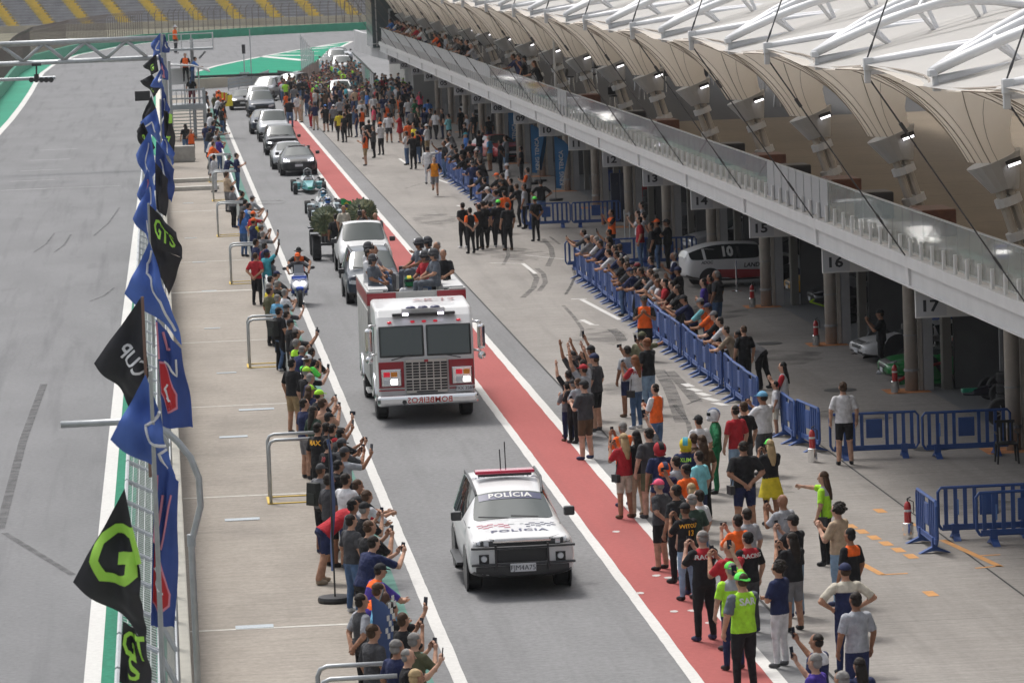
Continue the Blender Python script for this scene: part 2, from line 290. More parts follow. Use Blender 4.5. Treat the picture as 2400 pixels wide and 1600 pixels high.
def blob(x, y, rx, ry, mat, nm, z=.0085, seed=0):
    R = random.Random(seed+int(x*100+y)); n = 22; MB().sheet([(x+rx*(.75+.4*R.random())*math.cos(2*math.pi*i/n), y+ry*(.75+.4*R.random())*math.sin(2*math.pi*i/n)) for i in range(n)], z).build(nm, mat, kind=S)
for x, y, rx, ry in ((4.9, 187, .7, 2.2), (12.5, 118, 1.0, 2.5), (11.6, 104, .8, 1.6), (13.0, 150, 1.2, 3), (11.4, 171, 1, 4), (16.2, 96, 1.2, 1.4), (16.6, 110, 1.3, 2), (15.8, 80, 1.1, 1.2), (17.0, 124, 1.0, 2.4), (12.2, 84, .8, 1.2), (16.8, 72, 1.0, 1.0)): blob(x, y, rx, ry, stain_m, 'floor_stain')
SCRAP = M('scuffed_paint', (.5, .47, .45), .9)
for px, py in ((1566, 1354), (1580, 1433), (1622, 1431), (1538, 1349), (1663, 1460), (1444, 1246), (1500, 1390)): q = G(px, py); blob(q.x, q.y, .08, .12, SCRAP, 'paint_scuff', .0105)
GRATE = M('drain_grate', (.36, .4, .43), .6, noise=(30, .3))
for x, y, wd in ((1.4, 97.6, .68), (1.3, 83.3, .72), (1.22, 69.9, .66), (2.1, 103.2, .9), (1.5, 112.5, .55), (1.3, 126, .5), (1.4, 139.9, .5), (1.2, 153, .5), (1.0, 166, .5), (1.1, 189, .5)):
    MB().box((x, y, .028), (wd, .34 if y < 110 else .22, .008)).build('drain_grate', GRATE, kind=S)
PALE = M('pale_joint', (.5, .48, .44), .9, noise=(6, .2))
for y in (69.7, 86.9, 104.3, 121.6, 139.5, 153.2, 183, 205): MB().sheet([(.1, y), (3.1, y-.1), (3.1, y+(.25 if y == 139.5 else .05)), (.1, y+(.4 if y == 139.5 else .12))], .025).build('walkway_joint', PALE, kind=S)
# far green island, white chevrons and lines
isl = [C2(*p) for p in [(540, 565), (700, 520), (850, 488), (1050, 448), (1370, 388), (1590, 352), (1770, 325), (1640, 390), (1500, 480), (1460, 590), (1370, 612), (800, 618), (540, 640)]]
MB().sheet([G(*p).xy for p in isl], .0).build('green_island', M('green_island_paint', (.03, .24, .15), .9, noise=(.2, .12), spec=.03), kind=S)
mark('island_line', linew, g2(C2, (540, 565), (700, 520), (850, 488), (1050, 448), (1370, 388), (1590, 352), (1770, 325)), .5); mark('island_line', linew, g2(C2, (1770, 325), (1640, 390), (1500, 480), (1465, 560)), .4)
for a, b in (((1070, 447), (1400, 478)), ((1130, 436), (1470, 440)), ((1230, 415), (1500, 408)), ((1340, 396), (1580, 378)), ((1450, 376), (1640, 356))): mark('chevron_marking', linew, g2(C2, a, b), 1.3)
# ================================================================== barriers round the far bend
EV = [Vector((p[0], p[1], 0)) for p in edge[2:]]
def offs(line, d):
    out = []
    for i, p in enumerate(line):
        t = (line[min(i+1, len(line)-1)]-line[max(i-1, 0)]).normalized(); out.append(p+Vector((-t.y, t.x, 0))*d)
    return out
wl = offs(EV, 2.2)[:8]+offs(EV, 1.0)[8:]
def wall_strip(name, line, h, th, mat, label=None, cat=None, **kw):
    m = MB(); n = [p+Vector((0, 0, 0)) for p in line]; b = offs(line, th); rings = []
    for p, q in zip(n, b): rings.append([(p.x, p.y, 0), (p.x, p.y, h), (q.x, q.y, h), (q.x, q.y, 0)])
    return m.loft(rings).build(name, mat, label=label, cat=cat, **kw)
MB().add([(*p.xy, -.003) for p in EV]+[(*p.xy, -.003) for p in wl], [(i, i+1, len(EV)+i+1, len(EV)+i) for i in range(len(EV)-1)]).build('green_runoff', green_m, kind=S)
wall_strip('track_barrier', wl, 1.05, .5, GREENP, 'long green painted barrier curving round the far bend', 'barrier')
fl = offs(wl, .3); cum = [0]
for a, b in zip(fl, fl[1:]): cum.append(cum[-1]+(b-a).length)
def along(s):
    for i in range(len(cum)-1):
        if s <= cum[i+1]: t = (s-cum[i])/(cum[i+1]-cum[i]); return fl[i].lerp(fl[i+1], t), (fl[i+1]-fl[i]).normalized()
    return fl[-1], (fl[-1]-fl[-2]).normalized()
fence = thing('catch_fence', 'tall dark catch fence with bent tops above the green barrier', 'fence', fl[8])
FEN = M('dark_fence_steel', (.17, .135, .12), .7); loc0 = fl[8]
s_, k_ = 0.0, 0
post = MB(); post.tube([(0, 0, 1), (0, 0, 3.6), (0, -.45, 4.1)], .05, 6); post_me = post.mesh('post', FEN)
while s_ < cum[-1] and k_ < 230:
    p, d = along(s_); link('post', post_me, fence, p-loc0, math.atan2(d.y, d.x)); s_ += 1.15 if p.y > 420 else 2.0; k_ += 1
for h in (1.2, 1.7, 2.2, 2.7, 3.2, 3.6):
    MB().tube([p+Vector((0, 0, h))-loc0 for p in fl], .014, 4).build('wire', FEN, fence)
rust = M('rust_mesh', (.16, .09, .075), .8, noise=(2, .25))
mm = MB()
for i in range(0, 7): mm.add([(*fl[i].xy, 1), (*fl[i+1].xy, 1), (*fl[i+1].xy, 3.3), (*fl[i].xy, 3.3)], [(0, 1, 2, 3)])
rw = M('rust_mesh_see_through', (.28, .2, .17), .8, alpha=.3); mm.build('mesh_panel', rw, None, label='rusty wire mesh along the left side of the straight', cat='fence')
# grandstand
gs = thing('grandstand', 'open concrete grandstand with grey benches and yellow stairs', 'grandstand', (0, 640, 0))
bench = M('grandstand_bench', (.38, .39, .42), .8, noise=(.6, .2)); under = M('grandstand_riser', (.27, .265, .27), .9, noise=(.5, .25)); stair = M('yellow_stair_paint', (.55, .40, .07), .8, noise=(1, .15)); cream = M('cream_wall', (.48, .43, .34), .8, noise=(.4, .15))
DIRS = Vector((1, -.42, 0)).normalized(); NRM = Vector((.42, 1, 0)).normalized(); BASE = G(560, 62)+NRM*6
def gpt(u, r, z): return BASE+DIRS*u+NRM*r+Vector((0, 0, z))-Vector((0, 640, 0))
for r in range(12):
    z = .9+r*.42
    a = MB(); q = [gpt(-75, r*.95, 0), gpt(75, r*.95, 0), gpt(75, r*.95+.95, 0), gpt(-75, r*.95+.95, 0)]
    a.prism([(p.x, p.y) for p in q], -1 if r == 0 else z-.5, z); a.build('terrace_step', under, gs)
    b = MB(); q = [gpt(-75, r*.95+.35, 0), gpt(75, r*.95+.35, 0), gpt(75, r*.95+.75, 0), gpt(-75, r*.95+.75, 0)]
    b.prism([(p.x, p.y) for p in q], z+.12, z+.2); b.build('bench', bench, gs)
    for k in range(-12, 12):
        u = k*6.2-r*.78+3
        q = [gpt(u, r*.95-.02, 0), gpt(u+1.7, r*.95-.02, 0), gpt(u+1.7, r*.95+.9, 0), gpt(u, r*.95+.9, 0)]
        MB().prism([(p.x, p.y) for p in q], z-.4, z+.24).build('stair_step', stair, gs)
q = [gpt(-75, -.6, 0), gpt(75, -.6, 0), gpt(75, -.3, 0), gpt(-75, -.3, 0)]
MB().prism([(p.x, p.y) for p in q], -1, 1.0).build('front_wall', cream, gs)
# concrete wall, tyre wall, guard rail, brown fence at the pit exit
a, b = G(474, 209), G(651, 197); d = (b-a).normalized()
MB().prism([(a.x-1, a.y), (b.x, b.y), (b.x, b.y+.5), (a.x-1, a.y+.5)], 0, .85).build('concrete_wall', cream, label='low cream concrete wall at the foot of the green island', cat='wall')
b2 = G(702, 203)
MB().prism([(b.x+.02, b.y-.1), (b2.x, b2.y-.1), (b2.x, b2.y+.5), (b.x+.02, b.y+.5)], 0, 1.15).build('tyre_wall', RUBBER, label='black tyre wall between the cream wall and the brown fence', cat='barrier')
MB().tube([a+Vector((-.6, .9, 1.0)), b2+Vector((0, .9, 1.1))], .12, 6).build('rubber_belt', RUBBER, label='black rubber belt along the edge of the green island', cat='barrier')
gr = thing('guard_rail', 'three-beam steel guard rail bending along the pit exit', 'guard rail', G(544, 212))
g0 = G(544, 212); gl = [G(*p)-g0 for p in ((536, 213), (560, 209), (590, 204), (612, 199), (630, 192))]
for h in (.3, .6, .9):
    m = MB(); m.loft([[(p.x, p.y, h-.13), (p.x-.0, p.y-.06, h), (p.x, p.y, h+.13), (p.x, p.y+.03, h)] for p in gl]); m.build('beam', STEEL, gr)
for p in gl: MB().box((p.x, p.y+.12, .5), (.1, .1, 1.0)).build('post', STEEL, gr)
bf = thing('brown_mesh_fence', 'brown mesh fence rising between the pit lane and the crowd', 'fence', G(700, 212))
f0 = G(700, 212); pa, pb = G(698, 207)-f0, G(751, 222)-f0; brown = M('brown_fence', (.13, .085, .07), .8, noise=(1, .2))
for i in range(14):
    t0, t1 = i/14, (i+.93)/14; p, q = pa.lerp(pb, t0), pa.lerp(pb, t1); h = lerp(1.2, 2.7, t0), lerp(1.2, 2.7, t1)
    MB().add([(p.x, p.y, 0), (q.x, q.y, 0), (q.x, q.y, h[1]), (p.x, p.y, h[0]), (p.x, p.y+.05, 0), (q.x, q.y+.05, 0), (q.x, q.y+.05, h[1]), (p.x, p.y+.05, h[0])], [(0, 1, 2, 3), (7, 6, 5, 4), (3, 2, 6, 7), (0, 3, 7, 4), (1, 5, 6, 2)]).build('panel', brown, bf)
    MB().tube([(p.x, p.y-.05, 0), (p.x, p.y-.05, h[0]+.12)], .05, 6).build('post', FEN, bf)
tf = thing('tall_mesh_screen', 'tall pale steel mesh screen beyond the brown fence', 'fence', G(722, 190)); t0_ = G(722, 190)
for i in range(8):
    p = G(708+i*4.2, 186+i*1.2)-t0_; MB().tube([(p.x, p.y, 0), (p.x, p.y, 3.9-i*.17)], .05, 6).build('post', STEEL, tf)
    if i: MB().add([(p.x, p.y, .2), (o.x, o.y, .2), (o.x, o.y, 3.8-i*.17), (p.x, p.y, 3.7-i*.17)], [(0, 1, 2, 3)]).build('mesh_panel', M('grey_mesh_see_through', (.45, .46, .47), .7, alpha=.4), tf)
    o = p
for px, py, h, nm in ((574, 190, 3.3, 'signal_light'), (590, 192, 4.0, 'thin_pole')):
    p = G(px, py)
    t = thing(nm, 'traffic signal on a thin post before the green island' if nm[0] == 's' else 'thin bare pole before the green island', 'signal' if nm[0] == 's' else 'pole', p)
    MB().tube([(0, 0, 0), (0, 0, h-.9 if nm[0] == 's' else h+.6)], .05, 6).build('post', STEEL, t)
    if nm[0] == 's': MB().box((0, 0, h-.5), (.3, .25, .8)).build('signal_head', BLACKP, t); MB().box((0, 0, .7), (.9, .1, .12)).build('cross_arm', STEEL, t)
# ================================================================== pit building
BAY = 12.25; NY = lambda k: 85.9+BAY*(17-k)          # bay k (number on its sign) -> place along the lane
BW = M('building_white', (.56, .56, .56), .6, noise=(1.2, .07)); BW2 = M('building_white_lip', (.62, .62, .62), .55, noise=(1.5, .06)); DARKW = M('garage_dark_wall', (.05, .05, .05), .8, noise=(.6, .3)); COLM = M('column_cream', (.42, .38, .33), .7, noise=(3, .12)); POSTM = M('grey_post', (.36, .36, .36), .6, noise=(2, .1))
Y0, Y1 = 44.0, 291.0
WORDS = 'zero one two three four five six seven eight nine ten eleven twelve thirteen fourteen fifteen sixteen seventeen eighteen nineteen'.split()
bd = thing('pit_building', 'long white pit building with numbered garages under a terrace', 'building', (18, 168, 0)); bo = Vector((18, 168, 0))
def bpart(mb, name, mat, smooth=False, parent=bd, angle=None):
    o = mb.build(name, mat, parent); o.location = -bo if parent is bd else Vector((0, 0, 0))
    if angle: 
        for p in o.data.polygons: p.use_smooth = True
    return o
bpart(MB().box((16.0, (Y0+Y1)/2, 4.2), (.2, Y1-Y0, .39)), 'fascia_beam', BW)
bpart(MB().box((15.98, (Y0+Y1)/2, 4.53), (.34, Y1-Y0, .25)), 'fascia_lip', BW2)
bpart(MB().box((16.02, (Y0+Y1)/2, 3.995), (.40, Y1-Y0, .02)), 'beam_flange', BW2)
bpart(MB().box((23.6, (Y0+Y1)/2, 4.48), (15.0, Y1-Y0, .25)), 'terrace_slab', deck_m)
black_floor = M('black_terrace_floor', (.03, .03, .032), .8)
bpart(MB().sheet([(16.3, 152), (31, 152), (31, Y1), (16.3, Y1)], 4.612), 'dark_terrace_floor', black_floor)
bpart(MB().box((38.0, (Y0+Y1)/2, 10.0), (14, Y1-Y0, 10.8)), 'rear_sky_blocker', M('rear_sky_blocker_beige', (.34, .30, .25), .8, noise=(.3, .1)))  # terrace back wall, with height and depth added to block sky light over the apron
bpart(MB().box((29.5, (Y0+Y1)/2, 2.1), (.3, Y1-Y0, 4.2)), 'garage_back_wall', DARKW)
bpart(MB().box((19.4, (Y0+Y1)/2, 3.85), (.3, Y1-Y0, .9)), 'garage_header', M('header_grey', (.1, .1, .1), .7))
EDGEL = M('dark_sign_print', (.02, .022, .03), .6); SIGNW = M('sign_board', (.55, .55, .54), .5, noise=(2, .05)); SIGNG = M('sign_patch', (.44, .45, .47), .5)
for k in range(-1, 19):
    y = NY(k)
    if y > Y1-3: continue
    bk = MB(); bk.add([(15.8, y-.22, 4.66), (15.8, y+.22, 4.66), (15.86, y+.12, 3.95), (15.86, y-.12, 3.95), (16.05, y-.22, 4.66), (16.05, y+.22, 4.66), (16.05, y+.12, 3.95), (16.05, y-.12, 3.95)], [(0, 1, 2, 3), (7, 6, 5, 4), (0, 3, 7, 4), (1, 5, 6, 2), (0, 4, 5, 1), (3, 2, 6, 7)])
    bpart(bk, 'bracket', BW2)
    if 1 <= k <= 17:
        sg = thing('number_sign', 'white hanging garage sign numbered %s under the terrace edge' % WORDS[k], 'sign', (16, y, 3.3), group='garage number signs')
        MB().box((1.25, 0, .32), (2.5, .1, .66)).build('board', SIGNW, sg); MB().box((.34, -.054, .28), (.66, .006, .5)).build('number_panel', SIGNG, sg)
        lettering('number', '%02d' % k, .34, EDGEL, sg, Matrix.Translation((.3, -.062, .24)) @ Matrix.Rotation(math.pi/2, 4, 'X') @ Matrix.Diagonal((1.25, 1, 1, 1)), bold=.03)
for j in range(0, 16):
    y = 88.4+BAY*j
    if y > Y1-2: continue
    bpart(MB().tube([(18.6, y, 0), (18.6, y, 3.5), (18.6, y, 4.36)], .17, 14), 'column', COLM, angle=40)
    c = MB(); c.tube([(18.6, y, .5), (18.6, y, .56)], .19, 14); c.tube([(18.6, y, 1.4), (18.6, y, 1.43)], .18, 14); bpart(c, 'column_band', POSTM)
    bpart(MB().box((19.02, y, 2.0), (.24, .3, 4.0)), 'post', POSTM); bpart(MB().box((18.84, y+.02, 2.0), (.08, .2, 4.0)), 'post', COLM); bpart(MB().box((19.5, y, 1.7), (.22, .36, 3.4)), 'post', M('dark_post', (.16, .15, .13), .7))
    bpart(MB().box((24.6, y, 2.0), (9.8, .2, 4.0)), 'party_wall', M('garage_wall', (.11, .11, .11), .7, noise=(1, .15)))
    if j in (0, 1): 
        for xx in range(4): bpart(MB().box((20.4, y+2+xx*2.6, 1.75), (.08, .08, 3.5)), 'glazing_bar', POSTM)
    MB().sheet([(17.9, y-.6), (19.0, y-.6), (19.0, y+.5), (17.9, y+.5)], .009).build('orange_floor_patch', M('orange_floor_paint', (.5, .2, .07), .8, noise=(3, .35)), kind=S)
    if j in (0, 1, 2, 3, 9):
        MB().lathe([(.42, 0), (.42, .006)], 20, 0, Matrix.Translation((16.9, y+.8, .009))).build('manhole_cover', M('manhole', (.07, .07, .07), .7), kind=S)
for j in range(6, 16):   # dark doors half way down in the far garages
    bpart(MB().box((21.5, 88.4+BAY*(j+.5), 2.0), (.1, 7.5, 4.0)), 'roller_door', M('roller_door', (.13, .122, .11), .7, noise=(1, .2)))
# ---- balustrade
bal = thing('balustrade', 'glass and perforated metal balustrade along the terrace edge', 'balustrade', (15.95, 168, 4.66)); ba = Vector((15.95, 168, 4.66))
GL = M('balustrade_glass', (.55, .62, .62), .03, 0, spec=.8, alpha=.28); GLP = M('balustrade_tinted_glass', (.28, .16, .22), .05, 0, spec=.8, alpha=.55)
def perf_mat():
    m = bpy.data.materials.new('perforated_metal'); m.use_nodes = True; n = m.node_tree; b = n.nodes['Principled BSDF']; b.inputs['Base Color'].default_value = (.42, .43, .45, 1); b.inputs['Roughness'].default_value = .5; b.inputs['Alpha'].default_value = .8; return m
PERF = perf_mat(); PERFW = M('white_perforated_metal', (.5, .51, .52), .6, alpha=.88)
pan = {n_: MB().box((0, 0, .5), (.02, 1.19, .92)).mesh('pane', m_) for n_, m_ in (('g', GL), ('p', PERF), ('w', PERFW))}
pant = MB().box((0, 0, .74), (.022, 1.19, .44)).mesh('tint', GLP)
stub = MB().box((0, 0, .19), (.06, .1, .4)).mesh('stub_post', BW2)
y = 46.0; i = 0
while y < Y1-1:
    kind = 'g' if y < 96.5 or 106 < y < 159 or 163 < y < 196 else ('w' if y >= 196 else 'p')
    link('glass_panel' if kind == 'g' else 'metal_panel', pan[kind], bal, Vector((0, y-168, .01)))
    if kind == 'g' and y > 106: link('tinted_band', pant, bal, Vector((.004, y-168, .01)))
    link('stub_post', stub, bal, Vector((-.06, y-.6-168, 0)));
    if kind != 'g': MB().box((0, y-.6-168, .5), (.05, .05, 1.0)).build('post', STEEL, bal)
    y += 1.22; i += 1
MB().box((0, (46+Y1)/2-168, .985), (.05, Y1-46, .03)).build('top_rail', STEEL, bal)
# ---- canopy of membrane funnels on leaning columns
MEMB = membrane('membrane_underside', (.86, .80, .72), .5); MEMT = membrane('membrane_top', (.66, .65, .63), .5); TRW = M('truss_white', (.72, .72, .73), .45, noise=(2, .05)); CABLE = M('steel_cable', (.07, .07, .075), .5, .4); SEAM = M('membrane_edge_cable', (.3, .26, .22), .7); COLLAR = M('collar_grey', (.5, .5, .5), .6, noise=(1.5, .06)); FIX = M('fitting_grey', (.58, .59, .6), .5)
for k in range(-1, 20):
    y = NY(k-1) if False else NY(k)
    if y > Y1+8: continue
    t = thing('canopy_module', 'white membrane funnel on a leaning column above garage sign number %s' % WORDS[k] if 0 < k < 18 else 'white membrane funnel on a leaning column past the numbered bays', 'canopy', (18.45, y, 4.6), group='terrace canopy modules'); o = Vector((18.45, y, 4.6))
    tree = MB(); base = Vector((0, 0, 0)); top = Vector((-.58, 0, 1.85))
    for a in range(4):
        dx, dy = .17*math.cos(a*math.pi/2+.78), .17*math.sin(a*math.pi/2+.78)
        MB().tube([base+Vector((dx, dy, 0)), top+Vector((dx, dy, 0))], .085, 8).build('column_tube', COLM, t)
    for s_ in (.22, .62): c = base.lerp(top, s_); MB().tube([c-Vector((-.03, 0, .09)), c+Vector((-.03, 0, .09))], .3, 12).build('clamp_ring', BW, t)
    cb, ct = Vector((-.42, 0, 1.42)), Vector((-.66, 0, 2.05)); prof = [cb+Vector((0, 0, 0)), ct]
    co = MB(); co.tube([cb-Vector((0, 0, .02)), cb, ct], [.3, .33, .62], 18); oo = co.build('collar', COLLAR, t)
    n_a, n_t = 40, 14; vs = []; HX0, HX1, HY = 12.95-18.45, 5.6, BAY/2; c0 = ct-Vector((0, 0, .05))
    for ia in range(n_a):
        a = 2*math.pi*ia/n_a; d = Vector((math.cos(a), math.sin(a)))
        tx = ((HX1-c0.x) if d.x > 0 else (HX0-c0.x))/d.x if abs(d.x) > 1e-6 else 1e9; ty = (HY if d.y > 0 else -HY)/d.y if abs(d.y) > 1e-6 else 1e9
        ro = min(tx, ty); end = Vector((c0.x+d.x*ro, d.y*ro))
        zo = 4.46+.10*math.cos(2*math.pi*end.y/BAY)+max(0, end.x-HX0)*.06
        for it in range(n_t+1):
            s_ = it/n_t; r_ = .56+(ro-.56)*s_**2.0; zz = c0.z+(zo-c0.z)*(1-(1-s_)**1.6); c0x = c0.x-.55*(zz-c0.z)*(1-s_)**1.2
            vs.append((c0x+d.x*r_, d.y*r_, zz))
    w = n_t+1; fs = [(ia*w+i, ((ia+1) % n_a)*w+i, ((ia+1) % n_a)*w+i+1, ia*w+i+1) for ia in range(n_a) for i in range(n_t)]
    m = MB(); m.add(vs, fs); fo = m.build('membrane_funnel', MEMB, t, smooth=True)
    sm = MB()
    for ia in range(n_a):
        if math.cos(2*math.pi*ia/n_a) < .3 and ia % 2 == 0: sm.tube([Vector(vs[ia*w+i])+Vector((-.005, 0, -.012)) for i in range(n_t+1)], (.007 if ia % 4 else .012), 4)
    sm.build('membrane_seam', SEAM, t)
    # roof skin above: rises to the back
    nx, ny = 10, 12; vs = []
    for ix in range(nx+1):
        for iy in range(ny+1):
            X = HX0-.05+ix*(6.6+5.5)/nx; u = iy/ny; Yv = (u-.5)*BAY; sc_ = math.sin(2*math.pi*u)**2
            vs.append((X+(.42*sc_ if ix == 0 else 0), Yv, 4.52+.10*math.cos(2*math.pi*(u-.5))+(X-HX0)*.13-.10*sc_*math.exp(-(X-HX0))+.25*(1-math.cos(2*math.pi*(u-.5)))*min(1, (X-HX0)/4)))
    m = MB(); m.add(vs, [(ix*(ny+1)+iy, ix*(ny+1)+iy+1, (ix+1)*(ny+1)+iy+1, (ix+1)*(ny+1)+iy) for ix in range(nx) for iy in range(ny)]); m.build('roof_membrane', MEMT, t, smooth=True)
    # ridge truss at the bay joint (tip) and valley truss at the node
    def arch(x0, x1, ya, yb, z0, z1, rise, n=12): return [Vector((lerp(x0, x1, i/n), lerp(ya, yb, math.sin(i/n*math.pi/2)), lerp(z0, z1, i/n)+rise*math.sin(math.pi*i/n))) for i in range(n+1)]
    ty = -BAY/2; X0 = HX0+.02
    A = arch(X0, 0.6, ty, ty-.75, 4.66, 4.72, .9); B = arch(X0, 1.4, ty, ty+.75, 4.66, 4.85, 1.08); C = arch(X0+.1, .6, ty, ty, 4.52, 4.62, .26)
    A2 = arch(X0, 1.6, ty, ty-2.6, 4.66, 4.9, 1.0); B2 = arch(X0, 1.6, ty, ty+2.6, 4.66, 4.95, 1.12)
    for ch in (A, B, C, A2, B2): MB().tube(ch, .085, 10).build('truss_chord', TRW, t, smooth=True)
    for i in (2, 4, 6, 8, 10):
        MB().tube([A[i], C[min(12, i+1)]], .045, 6).build('truss_web', TRW, t); MB().tube([B[i], C[min(12, i+1)]], .045, 6).build('truss_web', TRW, t); MB().tube([A[i], B[i]], .045, 6).build('truss_web', TRW, t)
    D = arch(X0+.05, 1.0, 0, -.5, 4.66, 4.95, .2); E_ = arch(X0+.05, 1.0, 0, .5, 4.66, 4.95, .22); F_ = arch(X0+.05, 1.0, 0, 0, 4.5, 4.7, -.02)
    for ch in (D, E_, F_): MB().tube(ch, .08, 10).build('truss_chord', TRW, t, smooth=True)
    for i in (3, 6, 9): MB().tube([D[i], F_[i]], .045, 6).build('truss_web', TRW, t); MB().tube([E_[i], F_[i]], .045, 6).build('truss_web', TRW, t)
    nd = MB(); nd.box((HX0+.02, 0, 4.62), (.18, .16, .24)); nd.box((HX0-.0, 0, 4.4), (.12, .08, .26)); bevel(nd.build('node_plate', FIX, t), .02); nd = MB(); nd.box((HX0+.03, ty, 4.64), (.14, .24, .12)); nd.box((HX0+.1, ty, 4.46), (.14, .09, .26)); bevel(nd.build('node_plate', FIX, t), .02)
    ec = MB(); ec.tube([Vector((HX0+.05+.42*math.sin(2*math.pi*u)**2, (u-.5)*BAY, 4.49+.10*math.cos(2*math.pi*(u-.5)))) for u in [i/16 for i in range(17)]], .02, 5); ec.build('edge_cable', SEAM, t)
    # tie cables: node to terrace bracket, node up to the mast
    ca = MB(); n0 = Vector((HX0, 0, 4.4)); n1 = Vector((15.86-18.45, 0, -.02)); ca.tube([n0, n1], .017, 5); q = n0.lerp(n1, .22); ca.tube([q-(n1-n0)*.02, q+(n1-n0)*.02], .04, 6); q = n0.lerp(n1, .8); ca.tube([q-(n1-n0)*.025, q+(n1-n0)*.025], .03, 6); ca.build('tie_cable', CABLE, t)
    ca = MB(); n2 = Vector((HX0+1.3, -.2, 8.2)); n3 = Vector((HX0, 0, 4.72)); ca.tube([n3, n2], .016, 5); ca.tube([n3, n3.lerp(n2, .06), n3.lerp(n2, .1)], [.01, .028, .012], 6); ca.build('stay_cable', CABLE, t)
    # flood light on the collar
    if True:
        l = MB(); l.box((0, 0, 0), (.34, .16, .08)); mw = Matrix.Translation((-.35, -.62, 2.0)) @ Matrix.Rotation(.5, 4, 'X') @ Matrix.Rotation(-.35, 4, 'Y'); lh = link('flood_light', l.mesh('flood_light', BLACKP), t, mw=mw)
        MB().box((0, -.0, -.045), (.28, .12, .012)).build('lamp', LAMPW, lh); MB().tube([(-.33, -.6, 1.98), (-.42, -.45, 1.85)], .025, 6).build('lamp_bracket', FIX, t)
        MB().box((0, -.084, 0), (.28, .008, .06)).build('lamp', LAMPW, lh)
# things standing on the terrace
for (yy, w_) in ((92, 1.6), (104.5, 1.6), (117, 1.4), (141, 1.4), (166, 1.3)):
    bevel(MB().box((0, 0, .31), (.8, w_, .62)).build('wooden_counter', WOOD, loc=(17.6, yy, 4.61), label='brown wooden counter standing behind the terrace balustrade', cat='counter', group='terrace counters'), .03)
for yy in (98, 110.5, 123, 148): bevel(MB().box((0, 0, .33), (.8, 1.1, .66)).build('black_cabinet', BLACKP, loc=(17.3, yy, 4.61), label='black covered cabinet standing behind the terrace balustrade', cat='cabinet', group='terrace cabinets'), .04)
stool = None
random.seed(3)
for i in range(70):
    x, yy = 17.2+random.random()*10, 158+random.random()*115
    if stool is None:
        stool = thing('bar_stool', 'tall bar stool with thin steel legs on the dark terrace floor', 'stool', (x, yy, 4.62), group='terrace bar stools')
        MB().lathe([(.17, .72), (.18, .76), (.17, .79)], 12).build('seat', BLACKP, stool)
        for a in range(4): MB().tube([(.12*math.cos(a*1.57), .12*math.sin(a*1.57), .73), (.2*math.cos(a*1.57), .2*math.sin(a*1.57), 0)], .014, 5).build('leg', CHROME, stool)
        MB().box((-.16, 0, .95), (.02, .3, .3)).build('backrest', BLACKP, stool)
    else:
        s2 = copy_tree(stool); s2.location = (x, yy, 4.62); s2.rotation_euler.z = random.random()*6
for x, yy in ((22.5, 108), (24, 150), (17.2, 176)): MB().tube([(0, 0, 0), (0, 0, 4.2)], .06, 8).build('slim_post', BW, loc=(x, yy, 4.61), label='slim white post rising from the terrace floor', cat='post', group='terrace posts')
# ---- far end of the building: dark glass block, grey ramp wall, slatted return
eg = thing('entrance_block', 'dark glass stair block at the far end of the terrace', 'building', (17.5, 296, 0))
MB().box((1.6, 3, 6.4), (7.0, 8, 4.6)).build('glass_wall', M('blue_grey_glass', (.06, .085, .095), .15, spec=.8), eg)
for dx in (-1.6, .1, 1.8, 3.5): MB().box((dx, -1.06, 6.4), (.08, .06, 4.4)).build('mullion', STEEL, eg)
for dz in (4.4, 7.9): MB().box((1.6, -1.06, dz), (7, .06, .08)).build('transom', STEEL, eg)
MB().box((.2, -1.08, 5.7), (1.8, .04, 2.4)).build('door', M('pale_door', (.3, .33, .35), .3), eg)
for dx in (-.22, .62): MB().box((dx, -1.12, 5.75), (.68, .03, 2.0)).build('door_glass', GLASSD, eg)
K7 = crop(700, 60, 7.84)
rw_ = MB(); pts = [AY(*K7(1640, 640), 291), AY(*K7(1400, 520), 300), AY(*K7(1150, 420), 312), AY(*K7(1020, 330), 322)]
top_ = [4.9, 4.9, 4.9, 4.9]; vs = []
for p, z1 in zip(pts, top_): vs += [(p.x, p.y, 3.3), (p.x, p.y, z1), (p.x+.25, p.y, z1), (p.x+.25, p.y, 3.3)]
rw_.add(vs, [(4*i+a, 4*i+(a+1) % 4, 4*i+4+(a+1) % 4, 4*i+4+a) for i in range(3) for a in range(4)]+[(0, 1, 2, 3), (15, 14, 13, 12)])
rw_.build('ramp_wall', M('ramp_grey', (.40, .40, .41), .7, noise=(.8, .1)), label='grey ribbed ramp parapet past garage one', cat='wall')
sl = thing('slanted_screen', 'grey screen of bent steel posts below the ramp', 'fence', (15.5, 300, 0))
for i in range(8):
    yy = -6+i*4.2; MB().tube([(i*.1, yy, 0), (i*.1, yy, 2.3), (-.8+i*.1, yy, 3.1)], .07, 6).build('post', STEEL, sl)
    if i: MB().add([(i*.1, yy, .1), (i*.1-.1, yy-4.2, .1), (i*.1-.1, yy-4.2, 2.3), (i*.1, yy, 2.3)], [(0, 1, 2, 3)]).build('mesh_panel', GREENP if i in (3, 4, 5) else M('pale_mesh', (.34, .34, .34), .8), sl)
MB().box((0, 0, 1.75), (4.5, 30, 3.5)).build('annex', M('annex_grey', (.36, .355, .34), .8, noise=(.5, .1)), loc=(20.5, 307, 0), label='plain grey annex beyond garage one', cat='building')
pl = thing('truss_pylon', 'dark lattice pylon behind the green barrier', 'pylon', G(845, 66))
for i in range(7):
    x = -3.5+i*1.15; MB().tube([(x, 0, 0), (x+.6, 0, 6)], .05, 5).build('lattice_bar', FEN, pl); MB().tube([(x+1.2, 0, 0), (x+.6, 0, 6)], .05, 5).build('lattice_bar', FEN, pl)
